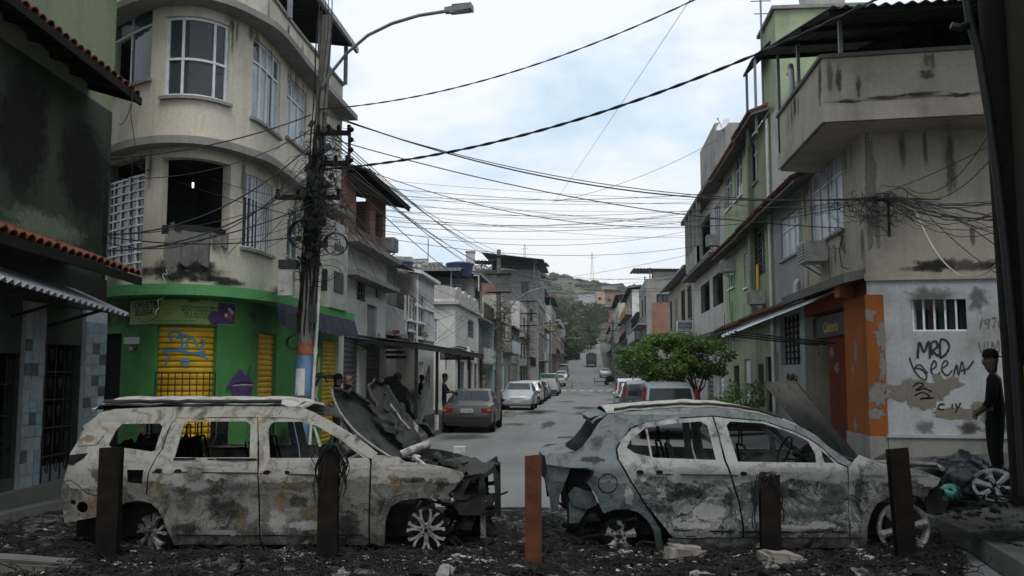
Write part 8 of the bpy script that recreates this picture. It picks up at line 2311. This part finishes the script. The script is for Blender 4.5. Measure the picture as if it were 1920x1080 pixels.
# bundle at the right: wall bracket and leads
br = A(1665, 372, 16.9)
t = thing('wall_bracket', 'black iron bracket post with conduit on the tan wall', 'bracket', Vector((br.x, br.y, br.z)))
m = MB(); m.tube([A(1665, 362, 16.9), A(1668, 450, 17.2), A(1666, 520, 17.35), A(1650, 588, 17.25), A(1668, 640, 17.3), A(1663, 664, 17.3)], .028, 8); m.build('conduit', 'iron_black', t, smooth=True)
m = MB(); m.bar(A(1640, 376, 16.9), A(1700, 372, 17.3), .05); m.build('arm', 'iron_black', t)
rn = random.Random(8)
for k in range(14):
 px, py = 1873 + rn.uniform(-4, 4), 385 + rn.uniform(-22, 60)
 cable(br + Vector((rn.uniform(-.1, .2), 0, rn.uniform(-.05, .15))), A(px, py, 11.4), rn.uniform(-.05, .35), rn.choice([.005, .007, .01, .014]), 'cable from the wall bracket to the black right pole, ' + ORD[k] + ' of the bundle', 'cables at the right corner', wob=.03)
for k in range(9):
 cable(A(1340 + rn.uniform(-30, 40), 372 + rn.uniform(-12, 40), 33 + rn.uniform(-4, 6)), br + Vector((rn.uniform(-.15, .1), 0, rn.uniform(-.05, .12))), rn.uniform(0, .35), rn.choice([.006, .009, .012]), 'cable along the right row to the wall bracket, ' + ORD[k] + ' of the bundle', 'cables at the right corner', wob=.03)
for k, (x0, y0, D0, x1, y1, D1, sg) in enumerate(((1570, 385, 17.5, 1850, 276, 12.5, .1), (1700, 360, 17, 1856, 300, 11.6, .3), (1700, 352, 17, 1862, 238, 11.6, .4), (1712, 372, 17, 1880, 520, 11.8, .1), (1715, 380, 17, 1880, 470, 11.6, -.1))):
 cable(A(x0, y0, D0), A(x1, y1, D1), sg, .007, 'thin wire fanning from the wall bracket to the right edge, ' + ORD[k] + ' of five', 'cables at the right corner')
cable(A(1712, 384, 16.9), A(1884, 478, 12.6), .75, .011, 'pale looping cable on the tan wall', mat='cable_white')
m = MB(); rn = random.Random(31)
for k in range(80):
 c = A(rn.gauss(1640, 45), rn.gauss(380, 10) + abs(rn.gauss(0, 18)), 16.9)
 m.tube(curl(rn, c, rn.uniform(.08, .42), 12, rn.uniform(.3, .9), .4), rn.choice([.004, .006, .008]), 3, cap=False)
for k in range(40):
 x = rn.uniform(1560, 1720); c = A(x, 372 + abs(x - 1660) * .04, 16.9)
 m.tube([c + RT * (.25 * q - .5) + Vector((0, 0, .06 * nz((k, q, 2)))) for q in range(5)], rn.choice([.008, .012]), 4, cap=False)
tag(m.build('cable_tangle', 'cable_black'), 'black cable tangle around the wall bracket on the tan building', 'cables', kind='stuff')
m = MB()
for k in range(16):
 c = A(rn.uniform(1575, 1610), rn.uniform(430, 480), 18.6); m.tube(curl(rn, c, rn.uniform(.1, .35), 12, rn.uniform(.4, .9), .3), .007, 3, cap=False)
m.tube([A(x, y, 18.4) for x, y in ((1580, 430), (1574, 470), (1578, 500), (1590, 505), (1600, 490), (1608, 478), (1620, 488), (1636, 510))], .012, 5)
tag(m.build('cable_tangle', 'cable_black'), 'loose looped cables beside the window air conditioner', 'cables', kind='stuff')
m = MB()
for k in range(22):
 c = A(rn.uniform(1345, 1410), rn.uniform(520, 640), 33); m.tube([c + Vector((0, .2 * nz((k, q, 1)), -.22 * q)) for q in range(6)], .012, 3, cap=False)
tag(m.build('hanging_wires', 'cable_black'), 'loose wires hanging on the light green and grey houses', 'cables', kind='stuff')
# bird on a wire and a hanging rag of cable
p = A(1018, 519, 60); t = thing('bird', 'small dark bird perched on a wire above the street', 'bird', p)
m = MB(); m.blob(p, .14, 2, .15, 1, (1.3, .8, 1.1)); m.blob(p + Vector((-.12, 0, .14)), .075, 1, .1, 2); m.hexa([p + Vector(v) for v in ((.1, -.04, -.05), (.34, -.03, -.16), (.34, .03, -.16), (.1, .04, -.05), (.1, -.04, .02), (.34, -.03, -.12), (.34, .03, -.12), (.1, .04, .02))]); m.build('body', 'ink_black', t, smooth=True)
m = MB(); m.tube([p + Vector((-.2, 0, .13)), p + Vector((-.27, 0, .11))], [.02, .003], 5); m.build('beak', 'ink_black', t)
cable(A(1018, 526, 60), A(1180, 548, 60), .2, .012, 'wire carrying the small dark bird'); cable(A(905, 486, 55), A(1018, 526, 60), .1, .012, 'wire left of the small dark bird')
p = A(803, 448, 26); m = MB()
for k in range(6): m.tube([p + Vector((.05 * nz((k, q, 3)), 0, -.12 * q)) for q in range(6)], .014, 4)
tag(m.build('hanging_splice', 'cable_black'), 'ragged cable splice dangling from a wire over the left roofs', 'cables', kind='stuff')
# ============================================================ PEOPLE
rough('skin_dark', (.09, .055, .04), .2, 6, .6, 0); rough('skin_brown', (.20, .125, .09), .2, 6, .6, 0)
rough('cloth_black', (.007, .007, .0075), .3, 8, .95, .15); rough('cloth_navy', (.018, .022, .032), .3, 8, .95, .15)
rough('cloth_jeans', (.05, .06, .08), .3, 8, .95, .15); rough('cloth_red', (.18, .05, .04), .3, 8, .95, .1); rough('hair_black', (.01, .009, .008), .3, 20, .7, 0)
rough('boot_black', (.012, .012, .012), .3, 8, .5, 0); rough('gun_metal', (.015, .015, .016), .3, 9, .45, 0)
def person(label, pos, heading, pose, mats, scale=1.0, fingers=False, group=None, bulk=1.0):
 """figure grown over a joint skeleton. Local: x = its right, y = forward, z up. pose: joint overrides."""
 J = dict(pel=(0, 0, .98), wai=(0, .0, 1.12), che=(0, .0, 1.32), nec=(0, -.01, 1.46), jaw=(0, .025, 1.53), hea=(0, .02, 1.63), top=(0, .0, 1.73),
             shr=(.175, -.01, 1.41), elr=(.235, -.03, 1.13), wrr=(.25, .06, .90), har=(.25, .09, .82), shl=(-.17, -.01, 1.42), ell=(-.24, -.03, 1.14), wrl=(-.25, .06, .90), hal=(-.25, .09, .82),
             hir=(.09, 0, .93), knr=(.11, .02, .50), anr=(.12, -.03, .09), tor=(.13, .14, .04), hil=(-.09, 0, .93), knl=(-.11, .02, .50), anl=(-.12, -.03, .09), tol=(-.13, .14, .04))
 J.update({k: v for k, v in pose.items() if k != 'face'})
 Rd = dict(pel=(.135, .10), wai=(.125, .09), che=(.155, .11), nec=(.062, .062), jaw=(.070, .082), hea=(.090, .105), top=(.064, .075), shr=(.065, .065), elr=(.048, .048), wrr=(.032, .030), har=(.040, .022),
              hir=(.095, .095), knr=(.062, .062), anr=(.045, .05), tor=(.045, .03))
 E = [('pel', 'wai'), ('wai', 'che'), ('che', 'nec'), ('nec', 'jaw'), ('jaw', 'hea'), ('hea', 'top')]
 for s in 'rl': E += [('che', 'sh' + s), ('sh' + s, 'el' + s), ('el' + s, 'wr' + s), ('wr' + s, 'ha' + s), ('pel', 'hi' + s), ('hi' + s, 'kn' + s), ('kn' + s, 'an' + s), ('an' + s, 'to' + s)]
 reg = {'pel': 'low', 'wai': 'up', 'che': 'up', 'nec': 'skin', 'jaw': 'skin', 'hea': 'skin', 'top': 'hair'}
 for s in 'rl': reg.update({'sh' + s: 'up', 'el' + s: 'up', 'wr' + s: 'hand', 'ha' + s: 'hand', 'hi' + s: 'low', 'kn' + s: 'low', 'an' + s: 'boot', 'to' + s: 'boot'})
 if fingers:
  for s, sx in (('r', 1), ('l', -1)):
   w, h = Vector(J['wr' + s]), Vector(J['ha' + s]); d = (h - w).normalized(); side = d.cross(Vector((0, 1, 0)));
   side = side.normalized() if side.length > .1 else Vector((1, 0, 0)); pal = d.cross(side)
   for f, (off, L_) in enumerate(((-.030, .05), (-.011, .062), (.009, .058), (.028, .045))):
    a, b = f'f{s}{f}a', f'f{s}{f}b'; base = h + side * off + d * .035
    J[a] = tuple(base + d * L_ * .5 + pal * .012); J[b] = tuple(base + d * L_ * .8 + pal * .045)
    Rd[a] = (.010, .010); Rd[b] = (.008, .008); E += [('ha' + s, a), (a, b)]; reg[a] = reg[b] = 'hand'
   a, b = f'f{s}ta', f'f{s}tb'; J[a] = tuple(h + side * .055 * sx - d * .005 + pal * .01); J[b] = tuple(h + side * .06 * sx + d * .035 + pal * .035)
   Rd[a] = (.012, .012); Rd[b] = (.009, .009); E += [('ha' + s, a), (a, b)]; reg[a] = reg[b] = 'hand'
 names = list(J); ix = {k: i for i, k in enumerate(names)}
 me = bpy.data.meshes.new('skeleton'); me.from_pydata([J[k] for k in names], [(ix[a], ix[b]) for a, b in E], [])
 ob = bpy.data.objects.new('skeleton', me); COL.objects.link(ob)
 md = ob.modifiers.new('skin', 'SKIN'); md.use_smooth_shade = True; md.branch_smoothing = .6
 for k in names:
  q = Rd.get(k) or Rd[k[:-1] + 'r']; v = me.skin_vertices[0].data[ix[k]]; v.radius = tuple(x * (bulk if reg[k] in ('up', 'low') else 1) for x in q); v.use_root = (k == 'pel')
 sb = ob.modifiers.new('sub', 'SUBSURF'); sb.levels = sb.render_levels = 2
 dg = bpy.context.evaluated_depsgraph_get()
 bm_ = bpy.data.meshes.new_from_object(ob.evaluated_get(dg)); bpy.data.objects.remove(ob)
 # face: nose, brow, chin pushed out of the head
 H = Vector(J['hea']); Jw = Vector(J['jaw']); fwd = Vector(pose.get('face', (0, 1, 0))).normalized()
 for v in bm_.vertices:
  d = v.co - H
  if d.length < .17 and d.dot(fwd) > .05:
   lx = d.cross(fwd).length if False else abs(d.dot(fwd.cross(Vector((0, 0, 1)))))
   if lx < .022 and -.06 < d.z < .01: v.co += fwd * .022
   if .015 < lx < .05 and -.01 < d.z < .025: v.co -= fwd * .008
 mats_ = ['skin', 'up', 'low', 'boot', 'hand', 'hair']
 for k in mats_: bm_.materials.append(MATS[mats[k]])
 segs = [(Vector(J[a]), Vector(J[b]), a, b) for a, b in E]
 for p in bm_.polygons:
  c = p.center; best = (9, 'up')
  for a, b, na, nb in segs:
   ab = b - a; t = max(0, min(1, (c - a).dot(ab) / ab.length_squared)); d = (c - a - ab * t).length
   if d < best[0]: best = (d, reg[na if t < .5 else nb])
  r = best[1]
  if r == 'skin' and (c - H).z > .045: r = 'hair'
  if r == 'skin' and (c - H).length < .16 and (c - H).dot(fwd) < -.015: r = 'hair'
  p.material_index = mats_.index(r)
 t = thing('person', label, 'person', pos, group)
 t.rotation_euler = (0, 0, heading); t.scale = (scale,) * 3
 bm_.name = 'body'; bo = bpy.data.objects.new('body', bm_); COL.objects.link(bo); bo.parent = t
 def extra(mb, nm, mat, **kw): o = mb.build(nm, mat, None, **kw); o.parent = t; return o
 # ears and eyes
 sv = fwd.cross(Vector((0, 0, 1))).normalized()
 for s in (-1, 1):
  m = MB(); m.blob(H + sv * (s * .078) + Vector((0, 0, -.015)), .026, 1, .1, 0, (.5, .8, 1.2)); extra(m, 'ear', mats['skin'], smooth=True)
  m = MB(); m.blob(H + sv * (s * .030) + fwd * .086 + Vector((0, 0, .008)), .010, 1, 0); extra(m, 'eye', 'hair_black', smooth=True)
 m = MB(); m.tube([H + fwd * .089 + sv * (.022 * q) + Vector((0, 0, -.066 + .003 * q * q)) for q in (-1, 0, 1)], .005, 4); extra(m, 'mouth', 'berry_red')
 return t, extra, H, fwd
def cap(extra, H, fwd, mat, back=False):
 m = MB(); m.lathe([(.098, .0), (.10, .03), (.09, .075), (.06, .105), (.01, .118)], 16, Matrix.Translation(H + Vector((0, 0, .03)))); o = extra(m, 'cap', mat, smooth=True)
 d = fwd * (-1 if back else 1); s = d.cross(Vector((0, 0, 1)))
 m = MB(); c = H + Vector((0, 0, .04)); P = [c + d * .07 - s * .08, c + d * .16 - s * .055, c + d * .185, c + d * .16 + s * .055, c + d * .07 + s * .08]
 m.prism(P, (0, 0, -.006), (0, 0, .006)); extra(m, 'cap_peak', mat)
def rifle(label, a, b, up=(0, 0, 1)):
 """held rifle from butt a to muzzle b (world)."""
 a, b = Vector(a), Vector(b); d = (b - a).normalized(); L_ = (b - a).length; t = thing('rifle', label, 'rifle', a)
 s = d.cross(Vector(up)).normalized(); u = s.cross(d)
 m = MB(); m.bar(a + d * .28, a + d * .58, .05, .07); m.build('receiver', 'gun_metal', t)
 m = MB(); m.bar(a - u * .02, a + d * .28, .035, .09); m.build('stock', 'gun_metal', t)
 m = MB(); m.bar(a + d * .58, a + d * .8, .045, .05); m.build('handguard', 'gun_metal', t)
 m = MB(); m.tube([a + d * .8, b], .011, 8); m.build('barrel', 'gun_metal', t)
 m = MB(); m.bar(a + d * .46 - u * .03, a + d * .52 - u * .2, .03, .06, up=d); m.build('magazine', 'gun_metal', t)
 m = MB(); m.bar(a + d * .33 - u * .03, a + d * .28 - u * .13, .03, .04, up=d); m.build('grip', 'gun_metal', t)
 m = MB(); m.bar(a + d * .36 + u * .06, a + d * .50 + u * .06, .03, .04); m.build('sight', 'gun_metal', t)
black = dict(skin='skin_dark', up='cloth_black', low='cloth_black', boot='boot_black', hand='skin_dark', hair='hair_black')
# standing man at the right edge
p = XD(1862, 12.4); p.z = pav_z(p.x)
hold = dict(elr=(.27, .02, 1.14), wrr=(.17, .16, 1.0), har=(.11, .22, .97), ell=(-.27, .0, 1.14), wrl=(-.19, .15, .97), hal=(-.13, .21, .94), tor=(.15, .13, .04), tol=(-.16, .13, .04), face=(-.45, .75, .0))
t, ex, H, fw = person('man in dark clothes and backward cap standing at the right edge', p, radians(62), hold, black, 1.06, fingers=True, bulk=1.42)
cap(ex, H, fw, 'cloth_black', back=True)
# officers behind the left wreck
police = dict(black, up='cloth_navy', low='cloth_navy')
aim = dict(elr=(.30, .05, 1.12), wrr=(.13, .25, 1.17), har=(.08, .30, 1.18), ell=(-.28, .16, 1.16), wrl=(-.14, .42, 1.12), hal=(-.08, .47, 1.12), face=(0.3, 1, 0))
p = XD(744, 24.0, .14)
t, ex, H, fw = person('officer in dark uniform and helmet aiming a rifle beside the canopy post', p, radians(-35), aim, police)
m = MB(); m.lathe([(.115, -.03), (.118, .02), (.105, .08), (.07, .115), (.01, .13)], 18, Matrix.Translation(H + Vector((0, 0, .03)))); ex(m, 'helmet', 'cloth_black', smooth=True)
m = MB(); m.lathe([(.175, 1.12), (.185, 1.25), (.17, 1.42)], 16, Matrix.Scale(.72, 4, (0, 1, 0))); ex(m, 'vest', 'cloth_black', smooth=True)
Rz = Matrix.Rotation(radians(-35), 3, 'Z'); rifle('black rifle held by the helmeted officer by the canopy', p + Rz @ Vector((.17, .10, 1.26)), p + Rz @ Vector((-.10, 1.0, 1.10)))
p = XD(652, 19.6, .14)
t, ex, H, fw = person('officer with shaved head half hidden behind the thrown back hood', p, radians(-60), dict(face=(.3, 1, 0)), dict(police, skin='skin_brown', hair='skin_brown'))
m = MB(); m.tube([H + fw * .088 + fw.cross(Vector((0, 0, 1))) * (.075 * q) - fw * .03 * abs(q) + Vector((0, 0, .012)) for q in (-1, -.5, 0, .5, 1)], .016, 6); ex(m, 'dark_glasses', 'plastic_black')
p = XD(632, 19.0, .14)
t, ex, H, fw = person('officer in black cap behind the roof of the burnt wagon', p, radians(-70), dict(face=(.2, 1, 0)), police)
cap(ex, H, fw, 'cloth_black')
rifle('long black rifle barrel pointing left behind the wagon roof', A(640, 706, 19.0), A(552, 706, 18.8))
p = XD(833, 30.5, .15)
t, ex, H, fw = person('officer in dark uniform standing beside the old sedan', p, radians(-80), dict(aim), police)
cap(ex, H, fw, 'cloth_navy')
p = XD(906, 45.0, .15)
person('bystander with bare shoulders near the straight pole', p, radians(-120), {}, dict(black, skin='skin_brown', up='skin_brown', low='cloth_red', hand='skin_brown'))
p = XD(790, 33.2, .15)
person('person in dark clothes in the doorway by the white stair', p, radians(-90), {}, dict(black, low='cloth_jeans'))
for k, (px, D) in enumerate(((1103, 262), (1108, 264))):
 p = XD(px, D); p.z = gz(p.y)
 person(('left' if k == 0 else 'right') + ' one of two far pedestrians beyond the truck', p, 0, {}, black, group='far pedestrians')
# ============================================================ TREES AND PLANTS
for nm, c_ in (('leaf_mid', (.10, .20, .04)), ('leaf_light', (.15, .26, .06)), ('leaf_dark', (.045, .10, .022)), ('leaf_far', (.05, .066, .037)), ('leaf_far_light', (.095, .12, .06))):  # far leaf tones greyed to carry some distance haze in their colour
 n = NT(nm); f = n.noise(3, 4); n.put(n.b.inputs['Subsurface Weight'], 0.0)
 n.done(n.mix(n.ramp(f, (.3, 0.0), (.7, 1.0)), c_, tuple(x * .7 for x in c_)), .6, spec=.25)
 tl = n.new('ShaderNodeBsdfTranslucent'); tl.inputs['Color'].default_value = (c_[0] * 1.2, c_[1] * 1.2, c_[2], 1); ms = n.new('ShaderNodeMixShader'); ms.inputs[0].default_value = .35
 n.t.links.new(n.b.outputs[0], ms.inputs[1]); n.t.links.new(tl.outputs[0], ms.inputs[2]); n.t.links.new(ms.outputs[0], n.o.inputs['Surface'])
rough('bark', (.10, .08, .06), .4, 8)
def leaves(mb, rn, clumps, per, size, spread):
 for c, r in clumps:
  for k in range(per):
   d = Vector((rn.gauss(0, 1), rn.gauss(0, 1), rn.gauss(0, .8)))
   p = c + d.normalized() * r * rn.uniform(.35, 1.05) * spread
   a = Vector((rn.uniform(-1, 1), rn.uniform(-1, 1), rn.uniform(-.7, .5))).normalized(); b = a.orthogonal().normalized()
   b = (b + a.cross(b) * rn.uniform(-1, 1)).normalized(); L_ = size * rn.uniform(.6, 1.3); w = L_ * .32
   nn = a.cross(b) * (w * .35)
   mb.cur = rn.choice([0, 0, 0, 1, 1, 2])
   mb.add([p, p + a * L_ * .5 + b * w - nn, p + a * L_, p + a * L_ * .5 - b * w - nn], [(0, 1, 2), (0, 2, 3)])
 mb.cur = 0
def tree(name, label, base, limbs, crown, n_clump, per, size, seed, mats=('leaf_mid', 'leaf_dark', 'leaf_light'), trunk_r=.09, group=None, flat_top=True):
 rn = random.Random(seed); base = Vector(base); t = thing(name, label, 'tree', base, group)
 c0, rad = Vector(crown[0]), crown[1]
 cl = []
 for k in range(n_clump):
  a = rn.uniform(0, 2 * pi); q = rn.uniform(0, 1) ** .5; z = rn.uniform(-1, 1)
  s = math.sqrt(max(0, 1 - z * z))
  p = c0 + Vector((cos(a) * rad[0] * q * (.5 + .5 * s), sin(a) * rad[1] * q * (.5 + .5 * s), z * rad[2] * (1 if z > 0 else .75)))
  p += Vector((nz(p * .9), nz(p * .9 + Vector((5, 1, 2))), nz(p * .8 + Vector((9, 4, 2))))) * .35 * rad[2]
  cl.append((p, rn.uniform(.16, .34) * max(rad[2], .8)))
 m = MB(); fork = base + Vector((rn.uniform(-.1, .1), 0, (c0.z - rad[2] - base.z) * .75))
 m.tube([base, base.lerp(fork, .5) + Vector((.05, 0, 0)), fork], [trunk_r, trunk_r * .85, trunk_r * .75], 8)
 tr = m.build('trunk', 'bark', t, smooth=True)
 for k in range(limbs):
  q = cl[(k * 7) % len(cl)][0]; mid = fork.lerp(q, .5) + Vector((rn.uniform(-.1, .1), rn.uniform(-.1, .1), -.05 * rad[2]))
  m = MB(); m.tube([fork, mid, q], [trunk_r * .5, trunk_r * .3, trunk_r * .12], 5); m.build('limb', 'bark', tr)
 m = MB(); leaves(m, rn, cl, per, size, 1.15); m.build('crown', list(mats), t, kind='stuff')
 return t
p = XD(1309, 30.5, .15); cc = onD(1262, 677, 30.2)
tree('street_tree', 'small dense green tree on the right pavement over the silver minivan', p, 12, (cc, (1.95, 1.3, .72)), 150, 88, .11, 4, trunk_r=.075)
# planter with shrubs
o = XD(1392, 25.5, .3)
t = thing('planter', 'dark wooden planter box on the right pavement', 'planter', o)
for k in range(3):
 m = MB(); m.box(o + Vector((0, -.35, .12 + .17 * k)), (1.1, .05, .155)); m.build('plank', 'timber_dark', t)
 m = MB(); m.box(o + Vector((0, .35, .12 + .17 * k)), (1.1, .05, .155)); m.build('plank', 'timber_dark', t)
 for s in (-1, 1): m = MB(); m.box(o + Vector((s * .53, 0, .12 + .17 * k)), (.05, .65, .155)); m.build('plank', 'timber_dark', t)
m = MB(); m.box(o + Vector((0, 0, .3)), (1.0, .62, .3)); m.build('soil', 'earth', t)
def shrub(label, c, r, n_, per, size, seed, mats=('leaf_mid', 'leaf_light', 'leaf_dark')):
 rn = random.Random(seed); c = Vector(c); t = thing('shrub', label, 'shrub', c)
 cl = [(c + Vector((rn.uniform(-r[0], r[0]), rn.uniform(-r[1], r[1]), rn.uniform(.1, r[2] * 2))), rn.uniform(.12, .24)) for _ in range(n_)]
 for q, _r in cl[:8]: m = MB(); m.tube([c, c.lerp(q, .5) + Vector((.03, 0, .05)), q], [.018, .012, .006], 5); m.build('stem', 'bark', t)
 m = MB(); leaves(m, rn, cl, per, size, 1.1); m.build('foliage', list(mats), t, kind='stuff')
shrub('leafy shrub growing in the wooden planter', o + Vector((0, 0, .45)), (.5, .3, .42), 26, 36, .10, 5)
shrub('low shrub at the foot of the street tree', XD(1352, 27.5, .2), (.28, .25, .5), 16, 30, .10, 6)
shrub('weeds growing on the arcade roof by the white house', onD(690, 655, 26), (.5, .5, .08), 16, 24, .07, 8, ('leaf_light', 'leaf_mid', 'leaf_light'))
shrub('potted plant on the rail of the narrow pale house', onD(793, 641, 38), (.22, .22, .2), 8, 24, .09, 9)
# trees in the distance
FT = [(1040, 330, 585, 16, 'light green tree left of the street end'), (1062, 300, 600, 11, 'tree below the light green one on the left'), (1090, 310, 600, 14, 'large tree standing at the end of the street'), (1075, 260, 640, 9, 'dark tree over the road end on the left'),
      (1112, 330, 592, 12, 'rounded tree right of the street end'), (1060, 230, 655, 8, 'dark low tree by the last left houses'), (1142, 290, 655, 9, 'dark tree by the last right houses'), (1020, 300, 575, 12, 'pale green tree above the left roofs'), (1096, 270, 628, 9, 'leaning tree over the middle of the street end')]
for k, (px, D, py, h, lab) in enumerate(FT):
 c = onD(px, py, D); b = Vector((c.x, c.y, gz(c.y)))
 r = h * .45
 tree('distant_tree', lab, b, 8, (c, (r, r, r * .8)), 60, 40, .9, 40 + k, ('leaf_far', 'leaf_dark', 'leaf_far_light') if k % 3 else ('leaf_far_light', 'leaf_far', 'leaf_far_light'), trunk_r=.35, group='distant trees')
# scrub on the hill, one mass
rn = random.Random(77); m = MB()
for k in range(2600):
 y = rn.uniform(430, 850); x = rn.uniform(-260, 120) * y / 820
 if nz((x / 45, y / 45, 8)) < -.1 and rn.random() < .8: continue
 z = hill_z(x, y); r = rn.uniform(1.2, 3.6)
 m.cur = rn.choice([0, 0, 1, 2]); m.blob((x, y, z + r * .5), r, 1, .6, k % 61, (1.2, 1.2, .8))
m.cur = 0
tag(m.build('hill_scrub', ['leaf_far', 'leaf_dark', 'leaf_far_light']), 'bushes and trees covering the hill as one mass', 'scrub', kind='stuff')
# pylons on the ridge
for k, (px, D, h) in enumerate(((1112, 800, 30), (984, 780, 26))):
 b = XD(px, D); b.z = hill_z(b.x, b.y); t = thing('pylon', 'thin lattice mast on the hill ' + ('right of the gap' if k == 0 else 'behind the left tin roof'), 'pylon', b)
 for s in (-1, 1):
  m = MB(); m.bar(b + Vector((s * 1.6, 0, 0)), b + Vector((s * .3, 0, h)), .3); m.build('leg', 'steel_grey', t)
 m = MB()
 for q in range(8): f, g_ = q / 8, (q + 1) / 8; m.bar(b + Vector((lerp(-1.6, -.3, f), 0, h * f)), b + Vector((lerp(1.6, .3, g_), 0, h * g_)), .2)
 m.build('lattice', 'steel_grey', t)
 m = MB(); m.bar(b + Vector((-3, 0, h * .85)), b + Vector((3, 0, h * .85)), .3); m.build('cross_arm', 'steel_grey', t)
# ============================================================ AIR
n = NT('haze_air'); n.t.nodes.remove(n.b)
pv = n.new('ShaderNodeVolumePrincipled'); pv.inputs['Density'].default_value = 0.0002; pv.inputs['Color'].default_value = (.95, .97, 1, 1)
n.t.links.new(pv.outputs[0], n.o.inputs['Volume']); MATS['haze_air'] = n.m
USE_HAZE = True
if USE_HAZE:
 m = MB(); m.box((0, 500, 70), (2600, 2000, 145)); tag(m.build('haze', 'haze_air'), 'thin pale haze in the air over the street', 'haze', kind='stuff')
